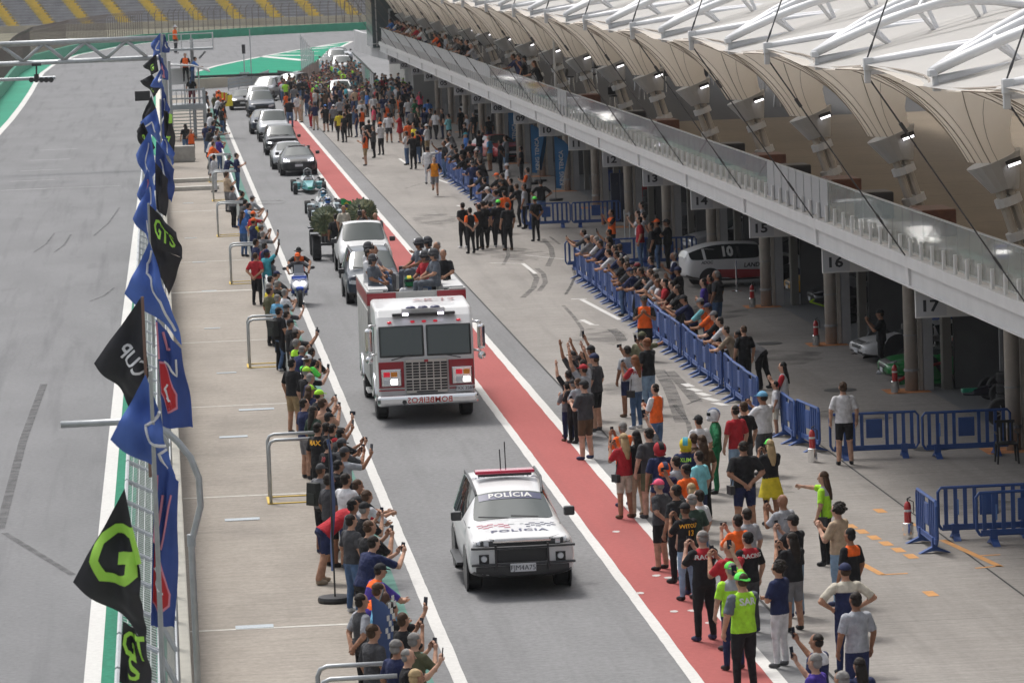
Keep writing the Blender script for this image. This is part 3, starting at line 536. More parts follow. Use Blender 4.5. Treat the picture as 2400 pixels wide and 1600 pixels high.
# ================================================================== left side: wall, fence panels, poles, gantry, tower
wall_c = M('wall_cream', (.45, .42, .34), .8, noise=(2, .15))
sw = thing('straight_wall', 'low cream wall between the straight and the walkway', 'wall', (-.1, 180, 0))
MB().box((0, 0, .45), (.3, 280, .9)).build('wall_base', wall_c, sw); bevel(MB().box((0, 0, .96), (.36, 280, .12)).build('wall_cap', M('cap_cream', (.55, .52, .44), .7, noise=(3, .1)), sw), .02)
MB().box((-.26, 0, .42), (.18, 280, .84)).build('green_belt', green_m, sw)
WIRE = M('fence_wire', (.35, .37, .37), .5, .5); fp = None
for i in range(52):
    y = 47+i*2.55
    if fp is None:
        fp = thing('debris_fence_panel', 'grey steel mesh debris panel on the straight wall', 'fence panel', (-.12, y, 1.02), group='debris fence panels')
        fr = MB(); fr.tube([(0, 0, 0), (0, 0, 1.3), (-.22, 0, 1.75), (-.72, 0, 2.0), (-.72, 2.4, 2.0), (-.22, 2.4, 1.75), (0, 2.4, 1.3), (0, 2.4, 0)], .035, 6); fr.tube([(-.22, 0, 1.75), (-.22, 2.4, 1.75)], .022, 6); fr.tube([(0, 0, 1.3), (0, 2.4, 1.3)], .025, 6); fr.tube([(0, 0, .65), (0, 2.4, .65)], .02, 6); fr.build('panel_frame', STEEL, fp)
        wr = MB()
        for a in range(1, 12): wr.tube([(0, a*.2, .02), (0, a*.2, 1.3), (-.22, a*.2, 1.75), (-.72, a*.2, 1.99)], .008, 3, caps=False)
        for a in range(1, 6): wr.tube([(-.22-a*.1, .02, 1.75+a*.05), (-.22-a*.1, 2.38, 1.75+a*.05)], .008, 3, caps=False)
        for a in range(1, 9): wr.tube([(0, .02, a*.16), (0, 2.38, a*.16)], .007, 3, caps=False)
        wr.build('wire_mesh', WIRE, fp)
    else: c = copy_tree(fp); c.location = (-.12, y, 1.02)
# pit wall beside the lane and tube guards at its openings
pw = thing('pit_wall', 'pit wall with white top rail beside the pit lane', 'wall', (3.23, 175, 0))
MB().box((0, 0, .45), (.14, 254, .9)).build('wall_base', M('pit_wall_grey', (.3, .33, .32), .8, noise=(1, .15)), pw)
MB().tube([(0, -127, .98), (0, 127, .98)], .045, 8).build('top_rail', M('rail_white', (.6, .61, .62), .5), pw)
for i in range(0, 86): MB().tube([(0, -126+i*3, .88), (0, -126+i*3, .98)], .03, 6).build('rail_post', STEEL, pw)
nearY = G(766, 1572, 1.5)
for y, x0 in ((nearY.y, nearY.x-.1), (85.4, 1.96), (113.5, 2.18), (142.2, 2.22), (166, 2.14), (189.5, 2.3), (205, 2.35)):
    u = thing('tube_guard', 'grey bent tube guard over a yellow edged hatch by the pit wall', 'guard rail', (x0, y, .02), group='tube guards along the pit wall')
    for dy, h in ((0, 1.36), (1.05, 1.36)):
        MB().tube([(0, dy, 0), (0, dy, h-.14), (.04, dy, h-.04), (.14, dy, h), (1.1, dy, h)], .035, 8).build('tube', STEEL, u, smooth=True)
    yl = MB(); yl.box((.45, 0, .012), (1.0, .07, .02)); yl.box((.45, 1.05, .012), (1.0, .07, .02)); yl.box((-.04, .52, .012), (.07, 1.05, .02)); yl.build('yellow_edge', YEL, u)
# curved lamp arm near the camera
lp = thing('curved_pole', 'grey pole curving into a bare arm over the straight', 'pole', (.16, 58, 0)); yP = 58.0
pts = [Vector((0, 0, 0)), Vector((0, 0, 3.3))]
for p in ((470, 1185), (466, 1120), (447, 1072), (418, 1036), (392, 1012), (370, 1000), (330, 986), (142, 995)):
    q = AY(*p, yP); pts.append(Vector((q.x-.16, 0, q.z)))
MB().tube(pts[:2]+pts[2:], .05, 10).build('tube', STEEL, lp, smooth=True); MB().tube([(0, 0, 3.25), (0, 0, 3.42)], .064, 10).build('joint_sleeve', GREYP, lp)
# start gantry
gy = 222.0
ga = thing('start_gantry', 'grey tubular lattice gantry spanning the straight', 'gantry', (-6, gy, 0)); g_o = Vector((-6, gy, 0))
gp = lambda x, y_: AY(*C1(x, y_), gy)-g_o
tL, tR = AY(-60, 107, gy)-g_o, gp(1470, 350); bL, bR = AY(-60, 154, gy)-g_o, gp(1470, 535)
MB().tube([tL, tR], .155, 10).build('top_chord', STEEL, ga, smooth=True); MB().tube([bL, bR], .12, 10).build('bottom_chord', STEEL, ga, smooth=True)
MB().tube([bL+Vector((0, .9, .05)), bR+Vector((0, .9, .05))], .08, 8).build('bottom_chord', STEEL, ga)
zz = [(20, 430), (215, 570), (400, 400), (590, 552), (780, 390), (975, 540), (1160, 375), (1350, 525)]
for a, b in zip(zz, zz[1:]): MB().tube([gp(*a), gp(*b)], .1, 8).build('diagonal', STEEL, ga, smooth=True)
MB().tube([(tR.x+.15, 0, 0), (tR.x+.15, 0, tR.z+.2)], .16, 10).build('leg', STEEL, ga)
g3 = thing('start_light_bar', 'grey tube bar carrying five dark start lights', 'start lights', (-6, 214, 0)); g3o = Vector((-6, 214, 0)); q3 = lambda x, y_: AY(*C1(x, y_), 214)-g3o
MB().tube([AY(-60, 190, 214)-g3o, q3(510, 715)], .09, 8).build('bar', STEEL, g3); MB().tube([q3(335, 590), q3(335, 700)], .05, 6).build('hanger', BLACKP, g3); MB().box(q3(335, 595), (.5, .3, .15)).build('hanger_box', BLACKP, g3); MB().box(q3(335, 700), (.25, .25, .2)).build('camera_box', BLACKP, g3)
for x in (290, 335, 382, 426, 470): p = q3(x, 735); MB().tube([p+Vector((0, -.18, 0)), p+Vector((0, .12, 0))], .14, 10).build('light', BLACKP, g3)
bb = AY(334, 225, 150); bevel(MB().box((0, 0, 0), (.56, .12, .36)).build('black_board', BLACKP, loc=bb, label='small black display board hung beside the flags over the straight', cat='board'), .02)
# marshal tower
TY = 252.0
tw = thing('marshal_tower', 'grey steel marshal tower with stairs and two railed platforms', 'tower', (2.0, TY, 0)); to_ = Vector((2.0, TY, 0))
KT = crop(320, 60, 5.225); tp = lambda x, y_, dY=0: AY(*KT(x, y_), TY+dY)-to_
def tb(nm, a, b, r=.05, mat=STEEL, dY=0): MB().tube([a, b], r, 6).build(nm, mat, tw)
xl, xr = tp(425, 1000).x, tp(835, 1000).x; z1, z2, z3 = tp(600, 1000).z, tp(600, 790).z, tp(600, 515).z
MB().box(((xl+xr)/2, 1.4, z1), (xr-xl, 3.2, .3)).build('platform', GREYP, tw)
for x in (xl, xr):
    for dy in (0, 3): tb('post', (x, dy, 0), (x, dy, z3 if x == xl else z2), .1, GREYP)
for z in (z2, (z1+z2)/2): tb('rail', (xl, 0, z), (xr, 0, z), .06)
for i in range(7): x = lerp(xl, xr, i/6); tb('baluster', (x, 0, z1), (x, 0, z2), .025)
for x in (tp(590, 780).x, tp(770, 780).x): tb('roof_post', (x, 1.5, z1), (x, 1.5, z3), .06, BW)
ro = MB(); rp = [tp(420, 500), tp(600, 500), tp(690, 505), tp(780, 530), tp(900, 575)]
ro.loft([[(p.x, 0, p.z), (p.x, 3.2, p.z), (p.x, 3.2, p.z+.1), (p.x, 0, p.z+.1)] for p in rp]); ro.build('roof', BW, tw)
for i in range(9):
    z = lerp(.25, z1-.2, i/8); MB().box((lerp(xl, xr, .77), -1.2+i*.14, z), (.85, .3, .05)).build('stair_tread', GREYP, tw); MB().box((lerp(xl, xr, .3), -.6, z), (1.3, .3, .04)).build('louvre', M('tower_green_grey', (.2, .27, .25), .7), tw)
for f in (.55, .68, .99): MB().box((lerp(xl, xr, f), -.7, z1/2), (.08, .12, z1)).build('stringer', GREYP, tw)
pz, tz = tp(600, 305).z, tp(600, 112).z; px1 = tp(945, 305).x; px0 = tp(400, 305).x
MB().box(((px0+px1)/2, 2.4, pz), (px1-px0, 1.6, .14)).build('platform', GREYP, tw)
for x in (px0, tp(555, 300).x, tp(675, 300).x, px1): tb('post', (x, 1.6, pz), (x, 1.6, tz), .035, BW)
for z in (tz, (tz+pz)/2): tb('rail', (px0, 1.6, z), (px1, 1.6, z), .03, BW)
tb('post', (px1, 3.2, pz), (px1, 3.2, tz), .035, BW); tb('rail', (px1, 1.6, tz), (px1, 3.2, tz), .03, BW); tb('brace', tp(850, 330)+Vector((0, 2.4, 0)), tp(770, 420)+Vector((0, 2.4, 0)), .07, GREYP); tb('mast', (tp(690, 500).x, 2.4, 0), (tp(690, 500).x, 2.4, tz-.3), .12, GREYP)
MB().box(tp(530, 640)+Vector((0, 2.5, 0)), (1.4, .2, 1.0)).build('white_panel', BW, tw); tb('mast', (tp(395, 430).x, -1, 0), (tp(395, 430).x, -1, tp(395, 430).z), .1, GREYP)
bevel(MB().box((0, 0, .45), (1.7, .8, .9)).build('concrete_block', M('block_concrete', (.36, .34, .31), .8, noise=(3, .15)), loc=(.95, 226, .02), label='grey concrete block on the walkway before the marshal tower', cat='block'), .04)
for yy, nm in ((206, 0), (199, 0)): bevel(MB().box((0, 0, .1), (2.6, .5, .2)).build('low_step', PALE, loc=(1.4, yy, .02), label='low pale concrete step across the walkway', cat='step', group='walkway steps'), .02)
# ---- flags along the straight wall
FB = M('flag_blue', (.035, .075, .28), .75, noise=(1.5, .2)); FK = M('flag_black', (.028, .028, .033), .75, noise=(1.5, .25)); FG = M('flag_lime', (.42, .78, .10), .7); FWH = M('flag_white', (.75, .75, .75), .7); FR = M('flag_red', (.50, .02, .025), .7); FPK = M('flag_pink_edge', (.65, .25, .32), .7); FBL = M('flag_light_blue', (.08, .16, .5), .75, noise=(1.5, .15))
def dense(me):
    b = bmesh.new(); b.from_mesh(me); bmesh.ops.triangulate(b, faces=b.faces)
    for _ in range(3): bmesh.ops.subdivide_edges(b, edges=[e for e in b.edges if e.calc_length() > .09], cuts=1); bmesh.ops.triangulate(b, faces=b.faces)
    b.to_mesh(me); b.free(); return me
def flag(A, B, C, D, Y, mat, label, marks=(), amp=.10, dY=(0, .25, .3, 0), pole=None, ph=0.0):
    """cloth hung from hoist A-D with fly corners B-C; corners are photo pixels at the pole's distance"""
    P = [AY(*p, Y+d) for p, d in zip((A, B, C, D), dY)]; O = P[0].copy()
    def at(u, v, lift=0):
        p = (P[0]*(1-u)+P[1]*u)*(1-v)+(P[3]*(1-u)+P[2]*u)*v
        wv = amp*1.3*math.sin(5.5*u+3.1*v+ph)*min(1, u*3)+amp*.7*math.sin(9*v-4*u+ph*2)*min(1, u*3)+amp*.3*math.sin(17*u+6*v)*min(1, u*4)
        return p+Vector((.25*wv, wv-lift, .12*wv))-O
    n = 16; m = MB(); m.add([at(i/n, j/n) for i in range(n+1) for j in range(n+1)]+[at(i/n, j/n)+Vector((0, .008, 0)) for i in range(n+1) for j in range(n+1)],
        [(i*(n+1)+j, i*(n+1)+j+1, (i+1)*(n+1)+j+1, (i+1)*(n+1)+j) for i in range(n) for j in range(n)]+[((n+1)**2+i*(n+1)+j, (n+1)**2+(i+1)*(n+1)+j, (n+1)**2+(i+1)*(n+1)+j+1, (n+1)**2+i*(n+1)+j+1) for i in range(n) for j in range(n)])
    t = thing('flag', label, 'flag', O); fo = m.build('cloth', mat, t, smooth=True)
    for mk in marks:
        if mk[0] == 'poly':
            _, pts, mt = mk; b = bmesh.new(); vs = [b.verts.new((p[0], p[1], 0)) for p in pts]; b.faces.new(vs); bmesh.ops.triangulate(b, faces=b.faces); bmesh.ops.subdivide_edges(b, edges=b.edges, cuts=3, use_grid_fill=True)
            bmesh.ops.triangulate(b, faces=b.faces)
            me = bpy.data.meshes.new('print'); b.to_mesh(me); b.free(); lf = .014 if mt in (FWH, FPK) else .02
            for v in me.vertices: v.co = at(v.co.x, v.co.y, lf)
            me.materials.append(mt); link('print', me, t)
        elif mk[0] == 'text':
            _, txt, cu, cv, su, sv, rot, mt = mk; me = dense(text_mesh(txt, 1.0, bold=.02))
            for v in me.vertices:
                x, y_ = v.co.x, v.co.y; x, y_ = x*math.cos(rot)-y_*math.sin(rot), x*math.sin(rot)+y_*math.cos(rot); v.co = at(cu+x*su, cv-y_*sv, .03)
            me.materials.clear(); me.materials.append(mt); link('print', me, t)
        elif mk[0] == 'itext':                                   # lettering set by its place in the photo, then laid on the cloth
            _, txt, cx, cy, sx, sy, rot, mt = mk; me = dense(text_mesh(txt, 1.0, bold=.02))
            for v in me.vertices:
                x, y_ = v.co.x*sx, v.co.y*sy; px = cx+x*math.cos(rot)-y_*math.sin(-rot)*-1, cy+x*math.sin(rot)-y_*math.cos(rot); px = (cx+x*math.cos(rot)+y_*math.sin(rot), cy+x*math.sin(rot)-y_*math.cos(rot)); u = w_ = .5
                for _i in range(6):
                    q = [(A[k]*(1-u)+B[k]*u)*(1-w_)+(D[k]*(1-u)+C[k]*u)*w_ for k in (0, 1)]; du = [(B[k]-A[k])*(1-w_)+(C[k]-D[k])*w_ for k in (0, 1)]; dv = [(D[k]-A[k])*(1-u)+(C[k]-B[k])*u for k in (0, 1)]
                    ex, ey = px[0]-q[0], px[1]-q[1]; dt = du[0]*dv[1]-du[1]*dv[0]; u += (ex*dv[1]-ey*dv[0])/dt; w_ += (du[0]*ey-du[1]*ex)/dt
                v.co = at(min(.99, max(.01, u)), min(.99, max(.01, w_)), .03)
            me.materials.clear(); me.materials.append(mt); link('print', me, t)
        elif mk[0] == 'line':
            _, pts, w_, mt = mk; q = MB(); L_ = []
            for a, b in zip(pts, pts[1:]):
                for i in range(5): L_.append(at(lerp(a[0], b[0], i/5), lerp(a[1], b[1], i/5), .018))
            L_.append(at(*pts[-1], .018)); q.tube(L_, w_, 5); q.build('print', mt, t)
    if pole: MB().tube([AY(*pole[0], Y)-O, AY(*pole[1], Y)-O], .028, 6).build('flag_pole', M('flag_pole_brown', (.2, .12, .09), .6) if pole[2:] else STEEL, t)
    return t
KC = crop(160, 1000, 2.613); KM = crop(200, 560, 3.408); KN = crop(0, 400, 3.136); KS = crop(320, 60, 5.225)
NUM = ('line', [(.02, .45), (.3, .2), (.62, .3), (.75, .62)], .02, FWH)
# nearest pole
flag(KC(345, 375), KC(38, 940), KC(470, 1330), KC(440, 880), 47, FK, 'black flag with a big lime green G blown toward the straight', [('itext', 'G', *KC(285, 800), 150, 185, -.12, FG), ('line', [(.06, .42), (.02, .9)], .035, FG)])
flag(KC(335, 1190), KC(485, 1300), KC(500, 1660), KC(312, 1560), 45, FK, 'black flag with lime letters hanging lowest by the straight wall', [('text', 'GT', .5, .28, .75, .55, .3, FG), ('text', 'S', .5, .62, .8, .5, .3, FG)], amp=.06)
flag(KC(530, 180), KC(680, 330), KC(650, 1230), KC(505, 1215), 50, FB, 'long dark blue flag with a red bird emblem hanging straight down', [('poly', [(.08, .48), (.45, .6), (.8, .78), (.78, .86), (.4, .92), (.05, .86)], FPK), ('poly', [(.08, .5), (.42, .62), (.74, .78), (.72, .85), (.38, .9), (.06, .85)], FR), ('line', [(.1, .65), (.3, .68), (.2, .74), (.5, .78)], .018, FWH), ('line', [(.1, .1), (.05, .5), (.35, .52), (.75, .12)], .014, FPK), ('line', [(.3, .2), (.16, .42)], .02, FPK)], amp=.05, pole=(KC(520, 100), KC(590, 2000)))
flag(KM(480, 1080), KM(210, 1590), KC(660, 400), KM(600, 1400), 50, FBL, 'blue flag with a white zigzag outline flying over the straight', [('line', [(.02, .9), (.45, .45), (.55, .62), (.4, .98)], .022, FWH), ('line', [(.45, .98), (.6, .8), (.75, .9)], .02, FWH)], pole=(KM(520, 1050), KC(600, 1900)))
flag(KM(440, 470), KM(78, 985), KM(350, 1350), KM(510, 1090), 62, FK, 'black flag lettered CUP blown toward the straight', [('itext', 'CUP', *KM(385, 965), 42, -40, math.pi+.82, FWH)], pole=(KM(455, 460), KM(520, 1900), 1))
flag(KM(560, 640), KM(770, 870), KM(860, 1505), KM(620, 1510), 58, FB, 'dark blue flag with a red bird emblem over the walkway', [('poly', [(.02, .38), (.22, .36), (.62, .62), (.6, .78), (.2, .86), (.1, .72), (.02, .68)], FPK), ('poly', [(.04, .4), (.2, .38), (.57, .63), (.55, .76), (.2, .84), (.12, .7), (.04, .66)], FR), ('line', [(.3, .56), (.16, .62), (.34, .72), (.22, .7)], .018, FWH), ('line', [(.03, .02), (.03, .36)], .014, FPK), ('line', [(.2, .36), (.66, .42), (.75, .2)], .016, FWH), ('line', [(.25, .06), (.35, .22), (.5, .16)], .02, FPK)], amp=.05)
flag(KM(510, 20), KM(320, 430), KM(770, 850), KM(560, 150), 66, FBL, 'blue flag with white zigzag outline folding over the walkway', [('line', [(.05, .38), (.35, .2), (.45, .28), (.42, .5)], .022, FWH), ('line', [(.42, .5), (.55, .55), (.6, .75), (.9, .9)], .022, FWH)])
flag(KN(1085, 240), KN(1300, 450), KN(1340, 650), KN(1100, 540), 84, FK, 'black flag lettered GTS in lime over the walkway', [('text', 'GTS', .5, .5, .38, .6, -.08, FG)], amp=.07, pole=(KN(1090, 240), KN(1130, 1300)))
flag(KN(1110, 540), KN(1340, 640), KN(1240, 920), KN(1150, 700), 84.3, FK, 'black flag tail hanging plain below the lime lettered flag', [], amp=.05)
flag(KN(1120, 40), KN(980, 350), KN(1100, 560), KN(1150, 280), 92, FBL, 'blue flag with white outline bulging toward the straight', [('line', [(.2, .1), (.3, .5)], .02, FWH), ('line', [(.6, .6), (.8, .95)], .02, FWH)])
flag(KN(1140, -60), KN(1240, 60), KN(1220, 350), KN(1150, 280), 98, FK, 'plain black flag over the walkway above the blue flags', [], amp=.07)
flag((352, 300), (320, 362), (343, 445), (366, 400), 105, FBL, 'blue flag with white corner mark between the black flags', [('line', [(.3, .2), (.6, .5), (.4, .8)], .02, FWH)])
flag((366, 330), (410, 396), (402, 475), (362, 445), 103, FB, 'dark blue flag over the walkway before the lime lettered flag', [('line', [(.2, .3), (.6, .5), (.5, .9)], .02, FWH)])
flag((346, 396), (322, 455), (350, 505), (364, 440), 97, FBL, 'light blue flag bulging over the straight before the lime lettered flag', [('line', [(.3, .2), (.5, .7)], .02, FPK)])
flag((340, 262), (322, 318), (338, 372), (352, 330), 120, FK, 'small black flag hanging over the straight near the tower', [('text', 'G', .5, .5, -.5, .5, 0, FG)])
flag(KS(240, 1010), KS(50, 1180), KS(300, 1530), KS(290, 1230), 118, FBL, 'blue flag with white corner outline beside the marshal tower', [('line', [(.9, .2), (.5, .3), (.5, .7)], .025, FWH)], pole=(KS(290, 900), KS(330, 2300)))
flag(KS(80, 1180), KS(8, 1290), KS(130, 1580), KS(230, 1500), 112, FK, 'black flag with a lime number eight beside the marshal tower', [('text', '8', .55, .5, .5, .5, 0, FG)])
flag(KS(330, 1040), KS(440, 1080), KS(460, 1560), KS(350, 1500), 116, FK, 'black flag with a lime seven over the walkway', [('text', '7', .5, .75, .8, .36, 0, FG), ('line', [(.85, .02), (.9, .22)], .06, FG)])
flag(KS(310, 740), KS(420, 1020), KS(340, 1480), KS(290, 1300), 121, FB, 'dark blue flag hanging over the walkway beside the tower', [('line', [(.2, .2), (.6, .35), (.3, .7)], .025, FWH)])
flag(KS(330, 1330), KS(300, 1500), KS(440, 1720), KS(470, 1560), 110, FBL, 'light blue flag corner blown over the walkway', [('line', [(.3, .1), (.5, .6)], .02, FWH)])
flag(KS(300, 520), KS(170, 740), KS(330, 800), KS(310, 640), 140, FBL, 'blue flag with a white arrow outline among the far flags', [('line', [(.2, .4), (.5, .6), (.25, .8)], .03, FWH)])
flag(KS(190, 600), KS(48, 675), KS(210, 880), KS(300, 760), 143, FK, 'plain black diamond shaped flag among the far flags', [('text', 'G', .7, .75, -.3, .3, 0, FG)])
flag(KS(240, 350), KS(82, 490), KS(180, 610), KS(270, 560), 158, FK, 'black flag with a curved lime G among the far flags', [('text', 'G', .5, .6, -.5, .55, .2, FG)])
flag(KS(290, 90), KS(180, 220), KS(200, 390), KS(330, 320), 175, FBL, 'blue flag at the far end of the flag row', [('line', [(.3, .3), (.6, .6), (.3, .8)], .03, FWH)], pole=(KS(300, 90), KS(300, 800)))
flag(KS(330, 100), KS(390, 220), KS(400, 340), KS(320, 330), 172, FB, 'dark blue flag at the far end of the flag row', [('line', [(.3, .4), (.7, .6)], .03, FWH)])
flag(KS(260, 340), KS(330, 400), KS(390, 680), KS(320, 650), 152, FB, 'dark blue flag with pink loop among the far flags', [('line', [(.2, .4), (.6, .6), (.5, .9), (.2, .8)], .03, FPK)])
flag(KS(180, 860), KS(90, 1060), KS(30, 1240), KS(240, 1020), 126, FK, 'plain grey black flag folded beside the tower', [], amp=.06)
# ================================================================== vehicles  (local: x forward, y left, z up)
FWD = -math.pi/2                                             # facing the camera, down the lane
def paint(name, col, rough=.3, metal=.0): return M(name, col, rough, metal, coat=.25, spec=.4, noise=(.8, .04))
LENS = M('headlamp_lens', (.55, .57, .6), .08, .2, spec=.9, coat=1); LIT = M('lit_headlamp', (1, 1, 1), .2, emit=((1, .97, .92), 5)); LITP = M('lit_cool_headlamp', (1, 1, 1), .2, emit=((.86, .8, 1), 6)); GRILLE = M('grille_black', (.015, .015, .016), .5); SATIN = M('satin_black', (.03, .03, .032), .35); PLATE = M('number_plate', (.55, .56, .58), .5); PLTX = M('plate_print', (.03, .03, .04), .6); RIM = M('alloy_rim', (.35, .36, .37), .3, .8); AMBER = M('amber_lens', (.7, .25, .03), .2); REDL = M('red_lens', (.45, .01, .02), .2, emit=((.8, .02, .05), .25)); WSG = M('windscreen_glass', (.045, .058, .056), .06, 0, spec=.45)
def subdiv(me, lv=2):
    o = bpy.data.objects.new('tmp', me); COL.objects.link(o); md = o.modifiers.new('s', 'SUBSURF'); md.levels = lv; md.render_levels = lv
    dg = bpy.context.evaluated_depsgraph_get(); r = bpy.data.meshes.new_from_object(o.evaluated_get(dg)); bpy.data.objects.remove(o); return r
def faces_of(me, idx, off, side=0):
    """the faces of one material as their own mesh, set a little proud"""
    ids = [p for p in me.polygons if p.material_index == idx and (not side or p.center.y*side > 0)]; mp = {}; vs = []; fs = []
    for p in ids:
        f = []
        for v in p.vertices:
            if v not in mp: mp[v] = len(vs); vs.append(me.vertices[v].co+me.vertices[v].normal*off)
            f.append(mp[v])
        fs.append(f)
    r = bpy.data.meshes.new('glass'); r.from_pydata(vs, [], fs); r.polygons.foreach_set('use_smooth', [True]*len(fs)); r.update(); return r
T_SUV = dict(L=4.89, ws=(4, 5), side=(1, 4), rw=(0, 1), st=[(-2.44, .45, .80, .84, .7, .80, 1.02, .68, 1.50, 1.53), (-2.36, .36, .87, .91, .72, .88, 1.06, .70, 1.70, 1.74), (-1.9, .30, .90, .95, .75, .92, 1.08, .70, 1.75, 1.80), (-.6, .28, .90, .95, .75, .92, 1.07, .70, 1.77, 1.83), (.12, .28, .90, .95, .75, .91, 1.06, .67, 1.70, 1.76), (.98, .28, .90, .94, .75, .90, 1.04, .80, 1.12, 1.18), (1.1, .28, .90, .94, .75, .90, 1.03, .78, 1.09, 1.16), (1.95, .30, .92, .96, .76, .91, 1.03, .76, 1.09, 1.14), (2.28, .34, .91, .95, .74, .90, 1.03, .76, 1.10, 1.13), (2.44, .40, .84, .88, .68, .83, .97, .70, 1.05, 1.07)])
T_SED = dict(L=4.73, ws=(5, 6), side=(2, 5), rw=(2, 3), st=[(-2.36, .40, .72, .78, .62, .74, .85, .62, .90, .92), (-2.26, .30, .82, .88, .65, .84, .92, .66, .98, 1.0), (-1.72, .22, .86, .91, .66, .88, .96, .68, 1.02, 1.04), (-.9, .20, .87, .92, .66, .89, .95, .58, 1.33, 1.38), (-.1, .20, .87, .92, .66, .89, .94, .58, 1.38, 1.43), (.32, .20, .87, .92, .66, .89, .93, .57, 1.33, 1.39), (1.15, .20, .87, .92, .66, .88, .90, .72, .95, .99), (1.27, .20, .87, .92, .66, .88, .89, .70, .93, .97), (1.95, .22, .87, .92, .64, .86, .83, .68, .87, .91), (2.24, .26, .84, .89, .58, .82, .76, .62, .79, .82), (2.37, .32, .72, .78, .54, .72, .66, .54, .69, .7)])
T_PICK = dict(L=5.3, ws=(6, 7), side=(3, 6), rw=(3, 4), st=[(-2.65, .55, .85, .88, .8, .86, 1.08, .80, 1.10, 1.10), (-2.58, .48, .90, .93, .8, .90, 1.12, .86, 1.14, 1.14), (-1.2, .42, .92, .95, .8, .92, 1.12, .86, 1.14, 1.14), (-1.05, .42, .92, .95, .8, .92, 1.12, .80, 1.2, 1.2), (-.85, .40, .92, .95, .8, .92, 1.11, .68, 1.74, 1.78), (0, .40, .92, .95, .8, .92, 1.10, .68, 1.77, 1.83), (.3, .40, .92, .95, .8, .92, 1.10, .67, 1.72, 1.79), (1.1, .40, .92, .95, .8, .91, 1.08, .80, 1.15, 1.2), (1.22, .40, .92, .95, .8, .91, 1.07, .78, 1.12, 1.18), (2.1, .42, .92, .95, .76, .90, 1.02, .76, 1.08, 1.12), (2.5, .46, .9, .93, .7, .88, .96, .72, 1.02, 1.05), (2.65, .52, .8, .84, .66, .78, .86, .62, .92, .94)])
def shell_mesh(T, sx=1, sy=1, sz=1):
    rings = []
    for (x, zb, wl, wm, zm, wb, zbl, wr, zr, zt) in T['st']:
        h = [(0, zb), (wl*.8, zb), (wl, zb+.1), (wm, zm), (wb, zbl), (wr, zr), (wr*.62, zt-.01), (0, zt)]
        full = h+[(-a, b) for a, b in reversed(h[1:-1])]
        rings.append([(x*sx, a*sy, b*sz) for a, b in full])
    m = MB(); n = len(rings[0]); vs = [p for r in rings for p in r]; fs = []; mi = []
    for i in range(len(rings)-1):
        for k in range(n):
            fs.append((i*n+k, i*n+(k+1) % n, (i+1)*n+(k+1) % n, (i+1)*n+k)); kk = k if k < 7 else 13-k; idx = 0
            if (i, i+1) == T['ws'] and kk in (5, 6): idx = 1
            elif kk == 4 and T['side'][0] <= i < T['side'][1]: idx = 2
            elif (i, i+1) == T['rw'] and kk in (5, 6): idx = 3
            elif kk in (0, 1): idx = 4
            mi.append(idx)
    fs += [tuple(range(n-1, -1, -1)), tuple((len(rings)-1)*n+k for k in range(n))]; mi += [0, 0]
    me = bpy.data.meshes.new('body'); me.from_pydata(vs, [], fs)
    for _ in range(5): me.materials.append(None)
    me.polygons.foreach_set('material_index', mi); b = bmesh.new(); b.from_mesh(me); bmesh.ops.recalc_face_normals(b, faces=b.faces)
    cl = b.edges.layers.float.get('crease_edge') or b.edges.layers.float.new('crease_edge')
    for e in b.edges:
        a = {f.material_index for f in e.link_faces}
        if len(a) > 1: e[cl] = .6
        elif min(abs(e.verts[0].index % 14-q) + abs(e.verts[1].index % 14-q) for q in (4, 5, 9, 10)) == 0: e[cl] = .2
        elif abs(e.verts[0].co.x-e.verts[1].co.x) < 1e-4 and abs(abs(e.verts[0].co.x)-max(abs(v.co.x) for v in b.verts)) < 1e-3: e[cl] = .5
    b.to_mesh(me); b.free(); return subdiv(me, 2)
_wh = {}
def wheel(parent, x, y, r, w, rim=RIM, spokes=5, frac=.64):
    k = (r, w, rim.name, spokes)
    if k not in _wh:
        a = MB(); a.lathe([(r*.6, -w/2), (r*.93, -w/2), (r, -w*.36), (r, w*.36), (r*.93, w/2), (r*.6, w/2)], 28); R = Matrix.Rotation(math.pi/2, 4, 'X'); a.v = [tuple(R @ Vector(v)) for v in a.v]; ty = a.mesh('wheel', RUBBER)
        b = MB()
        for s in (-1, 1):
            b.lathe([(r*frac, s*w*.3), (r*frac, s*w*.47), (r*frac*.9, s*w*.45), (r*frac*.88, s*w*.28)], 24, 0, R)
            for i in range(spokes):
                an = 2*math.pi*i/spokes; b.tube([(0, s*w*.36, 0), (r*frac*.9*math.cos(an), s*w*.4, r*frac*.9*math.sin(an))], [.05, .035], 5)
            b.lathe([(.07, s*w*.34), (.06, s*w*.42)], 10, 0, R); b.lathe([(r*frac*.9, s*w*.1), (r*frac*.9, s*w*.12)], 16, 1, R)
        _wh[k] = (ty, b.mesh('rim', [rim, SATIN]))
    t = link('wheel', _wh[k][0], parent, (x, y, r)); link('rim', _wh[k][1], t); return t
